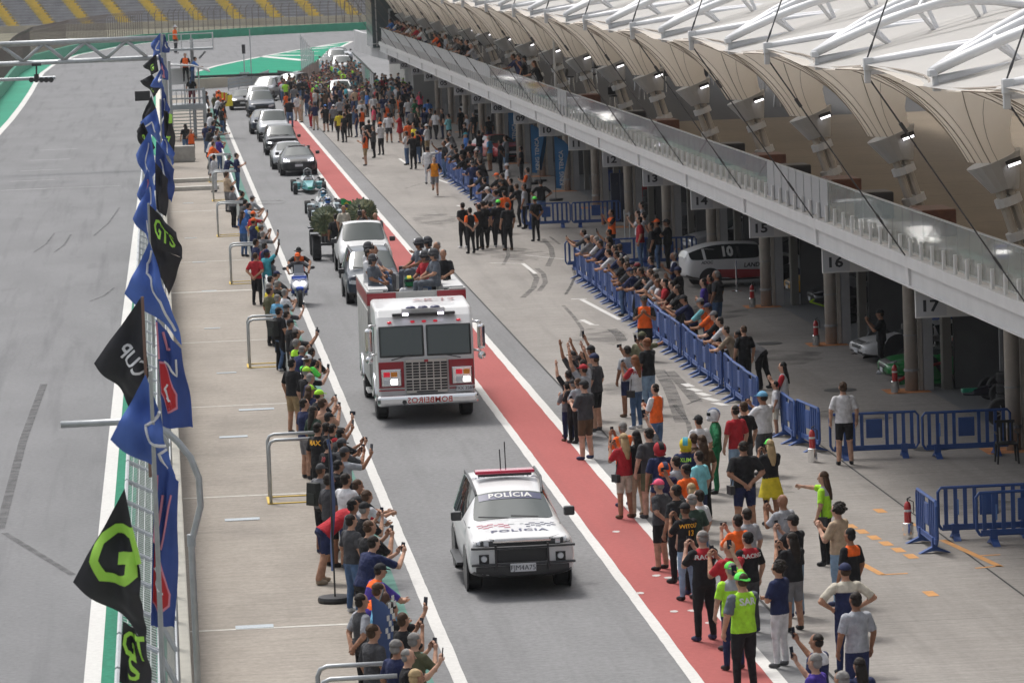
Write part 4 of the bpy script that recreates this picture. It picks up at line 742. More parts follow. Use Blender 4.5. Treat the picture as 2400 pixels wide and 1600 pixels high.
def car(T, name, label, cat, loc, body, sx=1, sy=1, sz=1, rz=FWD, wr=.36, wb=(1.45, -1.42), lit=None, group=None, plate=None, grille=None, rails=False, mirror=None, lights_z=None, ws=WSG, sideg=GLASSD, plain=False):
    key = (id(T), sx, sy, sz)
    t = thing(name, label, cat, loc, rz, group); me = shell_mesh(T, sx, sy, sz); L = T['L']/2*sx
    for i, mt in enumerate((body, SATIN, SATIN, SATIN, SATIN)): me.materials[i] = mt
    me.polygons.foreach_set('use_smooth', [True]*len(me.polygons)); link('body', me, t)
    for idx, nm, mt, sd in ((1, 'windscreen', ws, 0), (2, 'side_window', sideg, 1), (2, 'side_window', sideg, -1), (3, 'rear_window', sideg, 0)):
        g = faces_of(me, idx, .006, sd); g.materials.append(mt); link(nm, g, t)
    for wx in wb:
        for s in (-1, 1):
            wy = s*(.92*sy-.13); wheel(t, wx*sx, wy, wr, .25)
            a = MB(); a.lathe([(wr+.07, 0), (wr+.07, .03)], 24, 0, Matrix.Translation((wx*sx, s*(.925*sy), wr)) @ Matrix.Rotation(-s*math.pi/2, 4, 'X')); a.build('wheel_arch', SATIN, t)
    bv = BVHTree.FromPolygons([v.co for v in me.vertices], [p.vertices for p in me.polygons])
    def front(y, z, off=.012):
        h = bv.ray_cast(Vector((6, y, z)), Vector((-1, 0, 0))); return (h[0].x if h[0] else L)+off
    def patch(nm, y0, y1, z0, z1, mt, off=.012, n=6, tilt=0, parent=t):
        m = MB(); vs = []
        for i in range(n+1):
            for j in range(4):
                y = lerp(y0, y1, i/n); z = lerp(z0, z1, j/3)+tilt*(i/n); vs.append((front(y, z, off), y, z))
        m.add(vs, [(i*4+j, i*4+j+1, (i+1)*4+j+1, (i+1)*4+j) for i in range(n) for j in range(3)]); return m.build(nm, mt, parent, smooth=True)
    lz = lights_z or (.72*sz, .86*sz)
    _p = patch
    if plain: patch_f = lambda *a, **k: None
    else: patch_f = _p
    for s in (-1, 1):
        h = patch('headlight', s*(.5 if plain else .46)*sy, s*.87*sy, lz[0], lz[1], SATIN if plain else LENS, .014, tilt=.06)
        if plain: patch('lens', s*.6, s*.69, lz[0]+.035, lz[1]-.025, LENS, .03, tilt=.01, parent=h); patch('lens', s*.75, s*.81, lz[0]+.06, lz[1]-.01, LENS, .03, tilt=.01, parent=h)
        if lit: patch('lamp', s*.6*sy, s*.76*sy, lz[0]+.03, lz[1]-.02, lit, .03, tilt=.02, parent=h)
        mm = MB(); mm.box((.72*sx, s*(.98*sy+.06), (mirror or 1.1)*sz), (.14, .2, .17)); bevel(mm.build('mirror', body if mirror and mirror < 0 else SATIN, t), .03)
    patch_f('grille', -.42*sy, .42*sy, lz[0]-.12, lz[1]-.03, grille or GRILLE, .016); patch_f('lower_intake', -.6*sy, .6*sy, lz[0]-.36, lz[0]-.2, GRILLE, .014)
    p = patch_f('number_plate', -.2, .2, lz[0]-.24, lz[0]-.12, PLATE, .03, 2)
    if rails:
        zr_ = lambda i: T['st'][i][8]
        for s in (-1, 1): MB().tube([(-2.1*sx, s*.64*sy, (zr_(2)-.02)*sz), (-1.9*sx, s*.66*sy, (zr_(2)+.06)*sz), (-.7*sx, s*.66*sy, (zr_(3)+.06)*sz), (-.1*sx, s*.62*sy, (zr_(4)+.07)*sz), (.0*sx, s*.61*sy, (zr_(4)-.0)*sz)], .025, 6).build('roof_rail', SATIN, t)
    for s, ln in ((-.1, .55), (.45, .5)): MB().tube([(.96*sx, s*sy, T['st'][T['ws'][1]][9]*sz+.02), (.9*sx, (s-ln)*sy, T['st'][T['ws'][1]][9]*sz+.05)], .012, 4).build('wiper', SATIN, t)
    t['_'] = 0; del t['_']
    return t, patch, front, bv
def on_surface(me, bv, org, dirn, off):
    for v in me.vertices:
        o = org @ v.co; h = bv.ray_cast(o, dirn)
        v.co = (h[0] if h[0] else o+dirn*.5)-dirn*off
def decal(txt, size, mat, parent, bv, org, dirn, off=.012, nm='lettering', **kw):
    me = text_mesh(txt, size, **kw); b = bmesh.new(); b.from_mesh(me); bmesh.ops.triangulate(b, faces=b.faces); b.to_mesh(me); b.free()
    on_surface(me, bv, org, dirn, off); me.materials.clear(); me.materials.append(mat); return link(nm, me, parent)
# ---- police SUV
WPAINT = paint('police_white', (.66, .66, .66)); NAVY = M('navy_print', (.03, .035, .10), .4); CRIM = M('crimson_print', (.42, .05, .11), .4)
T_POL = dict(T_SUV, st=list(T_SUV['st'])); T_POL['st'][1] = (-2.36, .36, .87, .91, .72, .88, 1.06, .66, 1.64, 1.68); T_POL['st'][2] = (-1.9, .30, .90, .95, .75, .92, 1.08, .66, 1.71, 1.77); T_POL['st'][3] = (-.7, .28, .90, .95, .75, .92, 1.07, .66, 1.70, 1.77); T_POL['st'][4] = (.0, .28, .90, .95, .75, .91, 1.07, .62, 1.54, 1.60); T_POL['st'][5] = (.92, .28, .90, .94, .75, .90, 1.06, .78, 1.15, 1.21); T_POL['st'][6] = (1.05, .28, .90, .94, .75, .90, 1.05, .80, 1.13, 1.19); T_POL['st'][7] = (1.95, .30, .92, .97, .76, .93, 1.03, .82, 1.10, 1.15); T_POL['st'][8] = (2.3, .34, .92, .97, .74, .93, 1.02, .82, 1.09, 1.12); T_POL['st'][9] = (2.44, .40, .88, .92, .68, .88, .98, .78, 1.05, 1.07)
pc, patch, front, bv = car(T_POL, 'police_car', 'white police SUV with red roof light bar leading the procession', 'police car', (6.10, 74.2, 0), WPAINT, wr=.38, wb=(1.25, -1.62), rails=True, mirror=1.28, lights_z=(.91, 1.06), sz=1.0, plain=True)
DN = Vector((0, 0, -1)); FR_ = Vector((-1, 0, 0))
up_on = lambda x, y: Matrix.Translation((x, y, 3)) @ Matrix.Rotation(math.pi/2, 4, 'Z')
decal('POLÍCIA', .25, NAVY, pc, bv, up_on(1.98, 0), DN, .008, sp=1.15, bold=.03)
decal('POLÍCIA', .2, WHITE, pc, bv, up_on(.17, 0), DN, .022, sp=1.1, bold=.03)
decal('POLÍCIA MILITAR', .2, NAVY, pc, bv, up_on(-1.0, 0), DN, .008)
random.seed(11)
for i in range(15):
    for j in range(4):
        y = -.66+i*.095; x = 1.34+j*.1-.22*abs(y)+.06
        if (i+j) % 2 or random.random() < .12 or (abs(y) < .14 and j > 0): continue
        w = random.choice((.07, .09, .11)); me = bpy.data.meshes.new('check'); vs = []
        for dx, dy in ((-.03, -w/2), (.03, -w/2), (.03, w/2), (-.03, w/2)):
            h = bv.ray_cast(Vector((x+dx, y+dy, 3)), DN); vs.append(h[0]+Vector((0, 0, .007)))
        me.from_pydata(vs, [], [(0, 1, 2, 3)]); me.materials.append(CRIM if y < -.12 else (NAVY if y > .12 else GREYP)); link('check_decal', me, pc)
band = MB(); nb = 14
vs = []
for i in range(nb+1):
    for x in (.06, .27):
        y = -.58+1.16*i/nb; h = bv.ray_cast(Vector((x, y, 3)), DN); vs.append(h[0]+Vector((.004, 0, .012)))
band.add(vs, [(2*i, 2*i+1, 2*i+3, 2*i+2) for i in range(nb)]); band.build('sun_strip', NAVY, pc, smooth=True)
lbm = MB().box((-.8, 0, 1.86), (.28, 1.12, .075)); lbo = bevel(lbm.build('light_bar', M('light_bar_pink', (.5, .06, .12), .25, coat=1), pc), .03); MB().box((-.8, 0, 1.805), (.2, 1.0, .05)).build('bar_mount', SATIN, lbo)
MB().box((-.655, 0, 1.865), (.01, 1.08, .03)).build('bar_strip', M('light_bar_red', (.55, .02, .06), .2), lbo)
for y, h in ((.06, .55), (-.03, .4)): MB().tube([(-1.25+y, y, 1.8), (-1.35+y, y, 1.8+h)], .012, 5).build('aerial', SATIN, pc)
for z, mt in ((.92, SATIN), (.62, SATIN)): MB().tube([(2.5, -.92, z), (2.53, -.5, z), (2.55, 0, z), (2.53, .5, z), (2.5, .95, z)], .024, 8).build('bull_bar', mt, pc)
for y in (-.48, .46): MB().tube([(2.55, y, .5), (2.55, y, .98)], .022, 8).build('bull_bar', SATIN, pc)
patch('grille', -.5, .5, .93, 1.0, GRILLE, .02); patch('grille', -.46, .46, .64, .88, GRILLE, .024); patch('chrome_strip', -.52, .52, 1.005, 1.03, CHROME, .03)
patch('bumper', -.84, .84, .40, .58, SATIN, .03, 12)
for s in (-1, 1):
    patch('fog_recess', s*.6, s*.78, .62, .80, GRILLE, .022); MB().lathe([(.06, 0), (.05, .03)], 14, 0, Matrix.Translation((front(s*.69, .72, .02), s*.69, .72)) @ Matrix.Rotation(math.pi/2, 4, 'Y')).build('fog_lamp', LENS, pc)
    MB().box((-.2, s*.98, .38), (1.7, .16, .05)).build('running_board', SATIN, pc)
pl_ = bevel(MB().box((2.585, 0, .56), (.02, .46, .15)).build('number_plate', PLATE, pc), .005)
lettering('lettering', 'FJM4A75', .125, PLTX, pc, Matrix.Translation((2.6, 0, .555)) @ Matrix.Rotation(math.pi/2, 4, 'Z') @ Matrix.Rotation(math.pi/2, 4, 'X'), bold=0.0)
# ---- fire truck
ft = thing('fire_truck', 'red and white fire truck carrying people on its open top', 'fire truck', (6.2, 102.4, 0), FWD)
TW, TR_ = paint('truck_white', (.62, .62, .62)), paint('truck_red', (.30, .012, .022)); SILV = M('silver_panel', (.42, .42, .41), .45, .3, noise=(2, .08))
cab = MB(); cw = 1.19
prof = [(3.72, .62), (3.78, 1.0), (3.76, 1.62), (3.66, 2.36), (3.45, 2.62), (3.2, 2.82), (1.25, 2.9), (1.25, .62)]
rings = [[(x, s*cw, z) for x, z in prof] for s in (-1, 1)]
cab.loft(rings); cabo = bevel(cab.build('cab', TW, ft), .09, 4)
def fb(nm, x, y0, y1, z0, z1, mt, d=.03, par=ft, bv_=.012, xb=None):
    vs = []; xb = x if xb is None else xb                     # plate on the sloping front, x at z0, xb at z1
    o = MB().add([(x, y0, z0), (x, y1, z0), (xb, y1, z1), (xb, y0, z1), (x-.05, y0, z0), (x-.05, y1, z0), (xb-.05, y1, z1), (xb-.05, y0, z1)], [(0, 1, 2, 3), (7, 6, 5, 4), (0, 4, 5, 1), (3, 2, 6, 7), (0, 3, 7, 4), (1, 5, 6, 2)]).build(nm, mt, par)
    return bevel(o, bv_) if bv_ else o
sx_ = lambda z: 3.785-(max(0, z-1.6)*.135)
for s in (-1, 1):
    w0, w1 = (-1.13, -.03) if s < 0 else (.03, 1.13)
    fr = fb('windscreen_frame', sx_(1.7)+.015, w0, w1, 1.66, 2.42, SATIN, xb=sx_(2.42)+.015, bv_=.04); fb('windscreen', sx_(1.7)+.03, w0+.025, w1-.025, 1.685, 2.395, WSG, par=fr, xb=sx_(2.395)+.03, bv_=.04)
    fb('red_panel', 3.80, s*.55, s*1.17, .95, 1.55, TR_, xb=3.80); hl = fb('headlamp_bezel', 3.84, s*.62, s*1.12, .95, 1.38, CHROME, xb=3.84, bv_=.04)
    fb('amber_lamp', 3.86, s*.72, s*.88, 1.19, 1.31, AMBER if s < 0 else REDL, par=hl); fb('red_lamp', 3.86, s*.9, s*1.06, 1.19, 1.31, REDL if s < 0 else AMBER, par=hl)
    fb('headlamp', 3.86, s*.72, s*.88, 1.0, 1.13, LIT if s < 0 else LENS, par=hl); fb('headlamp', 3.86, s*.9, s*1.06, 1.0, 1.13, LENS if s < 0 else LIT, par=hl)
    for z in (.92, .84): fb('stripe', 3.80, s*.55, s*1.18, z, z+.025, TR_, xb=3.80, bv_=0)
    MB().tube([(3.6, s*1.19, 2.45), (3.72, s*1.36, 2.45), (3.72, s*1.36, 2.4)], .03, 8).build('mirror_arm', CHROME, ft, smooth=True); MB().tube([(3.6, s*1.19, 1.75), (3.7, s*1.36, 1.72)], .03, 8).build('mirror_arm', CHROME, ft, smooth=True)
    bevel(MB().box((3.72, s*1.38, 2.08), (.14, .19, .62)).build('mirror', CHROME, ft), .07, 3); MB().ell((3.74, s*1.38, 1.62), (.08, .1, .1), 12, 8).build('spot_mirror', CHROME, ft, smooth=True)
    wheel(ft, 2.2, s*1.05, .5, .3, CHROME, 8); wheel(ft, -2.67, s*.98, .5, .5, CHROME, 8)
    a = MB(); a.tube([(2.2+.62*math.cos(q), s*1.2, .5+.62*math.sin(q)) for q in [i*math.pi/10 for i in range(11)]], .045, 6); a.build('wheel_arch', CHROME, ft, smooth=True)
    a = MB(); a.tube([(-2.67+.64*math.cos(q), s*1.25, .5+.64*math.sin(q)) for q in [i*math.pi/10 for i in range(11)]], .045, 6); a.build('wheel_arch', CHROME, ft, smooth=True)
    MB().box((2.0, s*1.195, 1.95), (1.0, .02, .8)).build('side_window', GLASSD, ft); MB().box((2.75, s*1.2, 1.2), (.03, .03, .8)).build('grab_rail', CHROME, ft); MB().box((1.1, s*1.2, .6), (.9, .3, .06)).build('running_board', CHROME, ft)
    for i, x in enumerate((.55, -.5, -1.55, -2.6, -3.65)): fb_ = MB().box((x, s*1.246, 1.75 if i < 2 else 1.95), (.98, .02, 1.7 if i < 2 else 1.3)); bevel(fb_.build('locker_shutter', SILV, ft), .008)
gq = fb('grille_surround', 3.85, -.52, .52, .76, 1.6, M('grille_steel', (.5, .48, .45), .3, .7), xb=3.84, bv_=.02)
for r in range(10):
    for c_ in range(6):
        y = -.43+c_*.172; z = 1.5-r*.068 if r < 6 else 1.475-r*.068
        bevel(MB().box((3.855, y, z), (.02, .145, .048)).build('grille_slot', GRILLE, gq), .012)
bevel(MB().box((3.855, 0, .8), (.02, .52, .04)).build('grille_slot', GRILLE, gq), .012)
MB().box((3.865, 0, 1.56), (.012, .1, .06)).build('badge', REDP, gq)
bp_ = bevel(MB().box((3.87, 0, .61), (.34, 2.48, .26)).build('bumper', CHROME, ft), .08, 3)
lettering('lettering', 'BOMBEIROS', .2, M('bumper_red_print', (.5, .03, .02), .4), ft, Matrix.Translation((4.05, .05, .61)) @ Matrix.Rotation(math.pi/2, 4, 'Z') @ Matrix.Rotation(math.pi/2, 4, 'X') @ Matrix.Diagonal((-1, 1, 1, 1)), bold=.008, sp=1.05)
MB().tube([(4.03, -.58, .58), (4.07, -.58, .58)], .055, 12).build('tow_pipe', SATIN, ft)
bevel(MB().box((3.84, .92, .84), (.02, .42, .14)).build('number_plate', PLATE, ft), .005); lettering('lettering', 'FXX 3589', .11, PLTX, ft, Matrix.Translation((3.855, .92, .84)) @ Matrix.Rotation(math.pi/2, 4, 'Z') @ Matrix.Rotation(math.pi/2, 4, 'X'), bold=.01)
for y in (-.85, -.28, 0, .28, .85): MB().ell((3.56, y, 2.5), (.05, .06, .03), 10, 6).build('marker_lamp', REDL, ft, smooth=True)
lbr = bevel(MB().box((3.5, 0, 2.68), (.16, 1.55, .07)).build('light_bar', SATIN, ft), .02)
for y in (-.45, .42): MB().box((3.585, y, 2.685), (.02, .14, .055)).build('lit_lamp', LITP, lbr)
MB().box((3.35, 0, 2.76), (.3, 1.05, .1)).build('light_housing', SILV, ft)
for y in (-.3, 0, .3): MB().ell((3.36, y, 2.81), (.1, .13, .06), 12, 6).build('beacon', NAVY, ft, smooth=True)
for s in (-1, 1): MB().tube([(3.82, s*.85, 1.6), (3.86, s*.35, 1.72)], .014, 5).build('wiper', SATIN, ft)
lettering('lettering', 'AB-13', .42, REDP, ft, Matrix.Translation((2.1, .35, 2.905)) @ Matrix.Rotation(math.pi/2, 4, 'Z'), bold=.02)
# body with open top: side walls, front and rear walls, floor
for s in (-1, 1):
    bevel(MB().box((-1.75, s*1.08, 1.85), (5.5, .32, 2.3)).build('body_side', SILV, ft), .02); bevel(MB().box((-1.75, s*1.04, 3.03), (5.5, .42, .07)).build('top_rail', SILV, ft), .015)
    MB().box((-1.75, s*1.243, 2.84), (5.46, .014, .3)).build('red_band', TR_, ft)
    bevel(MB().box((-.1, s*.95, 3.08), (2.0, .5, .06)).build('hatch_cover', M('hatch_grey', (.5, .5, .5), .5), ft), .015); MB().box((1.02, s*.88, 2.86), (.04, .72, .3)).build('front_panel', TR_, ft)
MB().box((.98, 0, 2.0), (.06, 2.3, 2.05)).build('front_wall', SILV, ft); MB().box((-4.4, 0, 1.9), (.08, 2.3, 2.2)).build('rear_wall', SILV, ft); MB().box((-1.75, 0, 2.3), (5.3, 1.9, .06)).build('top_deck', SILV, ft); MB().box((-1, 0, .75), (5.5, 1.6, .4)).build('chassis', SATIN, ft)
# ---- other road vehicles in the procession
WCAR, BLKC, DKB, SILC = paint('car_white', (.6, .6, .6)), paint('car_black', (.012, .013, .017)), paint('car_dark_blue', (.02, .03, .05)), paint('car_silver', (.42, .43, .45), .3, .4)
GR = 'cars of the procession'
car(T_SUV, 'dark_suv', 'dark blue-grey SUV with roof rails right behind the fire truck', 'car', (6.72, 134.3, 0), DKB, sy=.96, sz=.92, rails=True, group=GR)
pk, pp, pf, pbv = car(T_PICK, 'white_pickup', 'white pickup carrying a camera crew in its bed', 'pickup', (7.0, 145.0, 0), WCAR, wr=.39, wb=(1.62, -1.6), group=GR, sz=1.03, mirror=1.2)
MB().box((-1.9, 0, 1.17), (1.3, 1.5, .02)).build('load_bed', SATIN, pk)
au, pp, pf, abv = car(T_SED, 'black_sedan', 'black sedan with lit headlamps behind the single seaters', 'car', (6.95, 210.2, 0), BLKC, wr=.33, lit=LITP, group=GR)
for i in range(4): MB().lathe([(.055, 0), (.055, .01), (.042, .01), (.042, 0)], 16, 0, Matrix.Translation((pf(-.12+i*.08, .68, .02), -.12+i*.08, .68)) @ Matrix.Rotation(math.pi/2, 4, 'Y')).build('badge_ring', CHROME, au)
MB().box((-.2, 0, 1.44), (.5, .9, .03)).build('roof_panel', SATIN, au)
car(T_SED, 'white_convertible', 'pale silver car tucked behind the black sedan', 'car', (6.7, 216.4, 0), SILC, group=GR, wr=.33, sz=.98)
car(T_SUV, 'black_suv', 'black SUV with warm lit headlamps and chrome grille', 'car', (6.75, 231.5, 0), BLKC, sz=.9, lit=LIT, grille=RIM, group=GR)
car(T_PICK, 'silver_pickup', 'big silver pickup with white door mirrors', 'pickup', (6.8, 247.6, 0), SILC, wr=.39, wb=(1.62, -1.6), sz=1.02, group=GR, mirror=1.22)
car(T_SED, 'grey_coupe', 'dark grey car hidden behind the silver pickup', 'car', (6.55, 258, 0), DKB, group=GR, sz=1.05)
car(T_PICK, 'dark_blue_pickup', 'dark blue pickup behind the silver pickup', 'pickup', (7.0, 283, 0), DKB, wr=.39, wb=(1.62, -1.6), group=GR)
car(T_SUV, 'white_suv', 'white SUV near the end of the procession', 'car', (7.1, 292, 0), WCAR, group=GR)
car(T_SED, 'dark_car', 'dark car with one bright cool headlamp by the yellow flag', 'car', (6.0, 297, 0), BLKC, lit=LITP, group=GR)
car(T_SUV, 'grey_suv', 'grey SUV turning in from the pit exit', 'car', (8.2, 312, 0), SILC, group=GR, rz=FWD-.3)
car(T_SUV, 'black_offroader', 'black off-roader waiting by the brown fence', 'car', (10.2, 318, 0), BLKC, group=GR, rz=FWD-.35)
car(T_SED, 'parked_saloon', 'pale saloon beside the black tyre wall', 'car', (11.6, 335, 0), SILC, group=GR, rz=FWD-.4)
for i, (px, py, mt, T, lb_, rz) in enumerate(((800, 246, WCAR, T_SUV, 'white rally style car standing among the far crowd', 0), (716, 232, WCAR, T_SED, 'white car hidden behind the crowd at the brown fence', .3), (775, 160, WCAR, T_SED, 'white car parked on the pit exit road', 0), (795, 143, SILC, T_SED, 'silver car parked farther up the pit exit road', .2), (790, 160, SILC, T_SUV, 'grey car at the head of the pit exit queue', 0), (802, 178, WCAR, T_SUV, 'pale van front among the pit exit crowd', 0), (772, 168, DKB, T_SED, 'dark car parked on the pit exit road', 0))):
    p = G(px, py); car(T, 'parked_car', lb_, 'car', (p.x, p.y, 0), mt, rz=FWD+rz)
# ---- single-seaters
def formula(name, label, loc, c1, c2, helm, cover, flagged=False):
    t = thing(name, label, 'race car', loc, FWD, 'single seaters of the procession'); A = paint(c1[0], c1[1]); B = paint(c2[0], c2[1]); HM = paint(helm[0], helm[1])
    nose = MB(); secs = [(1.95, .05, .22, .30), (1.7, .14, .2, .36), (1.0, .22, .18, .48), (.4, .30, .14, .56), (0, .33, .12, .58)]
    nose.loft([[(x, w*c, lerp(z0, z1, (s_+1)/2)) for c, s_ in ((-1, -.6), (-.75, 1), (.75, 1), (1, -.6), (.6, -1), (-.6, -1))] for x, w, z0, z1 in secs]); bevel(nose.build('nose', A, t), .02)
    tub = MB(); tub.loft([[(x, w*c, lerp(.1, z1, (s_+1)/2)) for c, s_ in ((-1, -.4), (-.8, 1), (.8, 1), (1, -.4), (.7, -1), (-.7, -1))] for x, w, z1 in ((0, .34, .58), (-.35, .38, .6), (-.9, .42, .6), (-1.2, .36, .75), (-1.9, .2, .55))]); bevel(tub.build('tub', B, t), .03)
    for s in (-1, 1): bevel(MB().box((-.75, s*.55, .3), (.9, .34, .34)).build('side_pod', A, t), .06)
    tipm = MB(); tipm.box((1.75, 0, .33), (.45, .22, .1)); bevel(tipm.build('nose_tip', M('nose_green', (.03, .3, .18), .3), t), .03)
    MB().box((-.42, 0, .6), (.62, .5, .04)).build('cockpit_rim', SATIN, t)
    MB().tube([(-.95, -.2, .55), (-.95, -.17, 1.02), (-.95, 0, 1.12), (-.95, .17, 1.02), (-.95, .2, .55)], .025, 8).build('roll_hoop', STEEL, t, smooth=True); MB().tube([(.05, -.24, .55), (.05, -.14, .76), (.05, .14, .76), (.05, .24, .55)], .02, 8).build('front_hoop', SATIN, t)
    for x, r, w, y in ((1.15, .28, .2, .68), (-1.45, .29, .27, .68)):
        for s in (-1, 1):
            wheel(t, x, s*y, r, w, RIM, 6, .55)
            for dz, dx in ((.14, .25), (.14, -.25), (.34, .2), (.34, -.2)): MB().tube([(x+dx, s*.2, dz+.04), (x, s*(y-.08), dz)], .014, 5).build('suspension_arm', SATIN, t)
    for s in (-1, 1): bevel(MB().box((-.05, s*.5, .68), (.06, .14, .08)).build('mirror', SATIN, t), .015); MB().tube([(-.05, s*.3, .58), (-.05, s*.48, .66)], .01, 4).build('mirror_arm', SATIN, t)
    if flagged:
        FGN = M('brazil_green', (.02, .30, .08), .7); fl_ = MB(); 
        fl_.add([(-.5+.06*math.sin(i), .55+i*.09, .95-.02*i-j*.16+.04*math.sin(i*1.3+j)) for i in range(6) for j in range(5)], [(i*5+j, i*5+j+1, (i+1)*5+j+1, (i+1)*5+j) for i in range(5) for j in range(4)])
        f = fl_.build('brazilian_flag', FGN, None, loc=None, label='green national flag with yellow lozenge beside the second single seater', cat='flag'); f.matrix_world = Matrix.Translation(loc) @ Matrix.Rotation(FWD, 4, 'Z')
        MB().add([(-.46, .6, .66), (-.42, .78, .82), (-.46, .97, .6), (-.42, .78, .46)], [(0, 1, 2, 3)]).build('lozenge', M('brazil_yellow', (.7, .55, .03), .7), f); MB().lathe([(.09, 0), (.09, .01)], 16, 0, Matrix.Translation((-.40, .78, .64)) @ Matrix.Rotation(math.pi/2, 4, 'Y')).build('disc', NAVY, f)
    return t
formula('single_seater', 'teal and green single seater following the black sedan in front', (6.9, 193.6, 0), ('teal_body', (.10, .34, .36)), ('grey_body', (.25, .3, .3)), ('helmet_grey', (.1, .1, .1)), 0)
formula('single_seater', 'grey single seater with a blue helmeted driver in the middle', (6.95, 176.9, 0), ('ice_body', (.3, .38, .42)), ('pale_body', (.3, .33, .34)), ('helmet_blue', (.1, .25, .5)), 0)
formula('single_seater', 'grey single seater with a green national flag beside it', (6.95, 172.2, 0), ('ice_body', (.3, .38, .42)), ('pale_body', (.3, .33, .34)), ('helmet_blue', (.1, .25, .5)), 0, True)
# ---- black trailer chassis with tyres beside the pickup and two leaf wreaths
tl = thing('black_tractor', 'low black vehicle with fat tyres driving beside the white pickup', 'vehicle', (6.32, 153.0, 0), FWD)
bevel(MB().box((.6, 0, .85), (2.2, .75, .6)).build('hood', SATIN, tl), .08); MB().box((-.8, 0, .7), (1.6, .9, .35)).build('chassis', BLACKP, tl); bevel(MB().box((1.75, 0, .62), (.1, 1.2, .1)).build('front_bumper', SATIN, tl), .02)
for x, r in ((1.35, .46), (-1.2, .5)):
    for s in (-1, 1): wheel(tl, x, s*.72, r, .32, SATIN, 5); MB().box((x, s*.74, 2*r+.08), (.9, .4, .05)).build('mudguard', SATIN, tl)
LEAF = [M('wreath_leaf', (.055, .075, .03), .6, noise=(5, .4)), M('wreath_leaf_light', (.13, .14, .06), .6, noise=(5, .3))]
def wreath(name, label, c, r, tilt):
    t = thing(name, label, 'wreath', c); random.seed(int(c[0]*100))
    MB().tube([(r*.38*math.cos(a), 0, r*.38*math.sin(a)) for a in [i*math.pi/10 for i in range(21)]], .06, 6).build('ring', WOOD, t)
    for ly in range(4):
        for i in range(44):
            a = 2*math.pi*i/44+ly*.05; L_ = r*(1-.13*ly)*(.9+.15*random.random()); w = .10*r; d = Vector((math.cos(a), 0, math.sin(a))); q = Vector((-math.sin(a), 0, math.cos(a))); y = -.05*ly-.05*random.random(); b = d*(r*.04)
            p0, p1, p2 = b+Vector((0, y, 0)), d*L_*.7+Vector((0, y-.06, 0)), d*L_+Vector((0, y+.03, 0))
            MB().add([p0, p1+q*w, p2+q*w*.5, p2-q*w*.5, p1-q*w, p1+Vector((0, -.03, 0))], [(0, 5, 1), (1, 5, 2), (2, 5, 3), (3, 5, 4), (4, 5, 0)]).build('leaf', LEAF[random.random() < .3], t)
    MB().box((0, -.05, -.55*r), (.3, .04, r*.9)).build('easel', WOOD, t)
    return t
KP = crop(700, 440, 5.6)
c = AY(*KP(350, 430), 151); wreath('leaf_wreath', 'big dark leaf wreath behind the low black vehicle', c, .58, 0); c = AY(*KP(830, 330), 150); wreath('leaf_wreath', 'big dark leaf wreath behind the cameraman on the pickup', c, .58, 0)
# ---- scooter
sc_ = thing('scooter', 'blue and silver maxi scooter with twin lit headlamps', 'scooter', (4.28, 133.0, 0), FWD); SB, SS = paint('scooter_blue', (.02, .06, .32)), paint('scooter_silver', (.45, .46, .5))
wheel(sc_, .72, 0, .29, .13, RIM, 5, .6); wheel(sc_, -.7, 0, .29, .15, RIM, 5, .6)
fairing = MB(); fairing.loft([[(x, w*c, z) for c in (-1, -.5, 0, .5, 1)]+[(x-.18, w*c*.8, z) for c in (1, 0, -1)] for x, w, z in ((.55, .16, .48), (.68, .26, .62), (.66, .3, .8), (.5, .27, .98), (.38, .2, 1.08))]); bevel(fairing.build('fairing', SS, sc_), .03)
bevel(MB().box((.7, 0, .6), (.2, .26, .14)).build('front_mudguard', SB, sc_), .05); bevel(MB().box((.6, 0, .97), (.16, .5, .1)).build('fairing_trim', SB, sc_), .03)
for s in (-1, 1):
    MB().ell((.80, s*.11, .78), (.05, .085, .075), 12, 8).build('headlight', LIT, sc_, smooth=True); MB().tube([(.3, 0, 1.05), (.28, s*.36, 1.08)], .02, 6).build('handlebar', SATIN, sc_)
    MB().tube([(.3, s*.3, 1.1), (.32, s*.42, 1.22)], .012, 5).build('mirror_stalk', SATIN, sc_); MB().ell((.32, s*.46, 1.25), (.03, .08, .055), 10, 6).build('mirror', SATIN, sc_, smooth=True); MB().tube([(.55, s*.1, .6), (.72, s*.1, .29)], .025, 6).build('fork', STEEL, sc_)
    bevel(MB().box((-.35, s*.2, .55), (1.1, .1, .3)).build('side_panel', SB, sc_), .04)
sh_ = MB(); sh_.add([(.52, -.18, 1.02), (.52, .18, 1.02), (.36, .15, 1.36), (.36, -.15, 1.36), (.5, -.18, 1.02), (.5, .18, 1.02), (.34, .15, 1.36), (.34, -.15, 1.36)], [(0, 1, 2, 3), (7, 6, 5, 4), (0, 3, 7, 4), (1, 5, 6, 2), (3, 2, 6, 7)]); sh_.build('windshield', M('scooter_screen', (.35, .37, .4), .08, alpha=.55), sc_)
bevel(MB().box((-.45, 0, .78), (.95, .3, .12)).build('seat', BLACKP, sc_), .05); bevel(MB().box((0, 0, .36), (.6, .34, .1)).build('footboard', SATIN, sc_), .02)
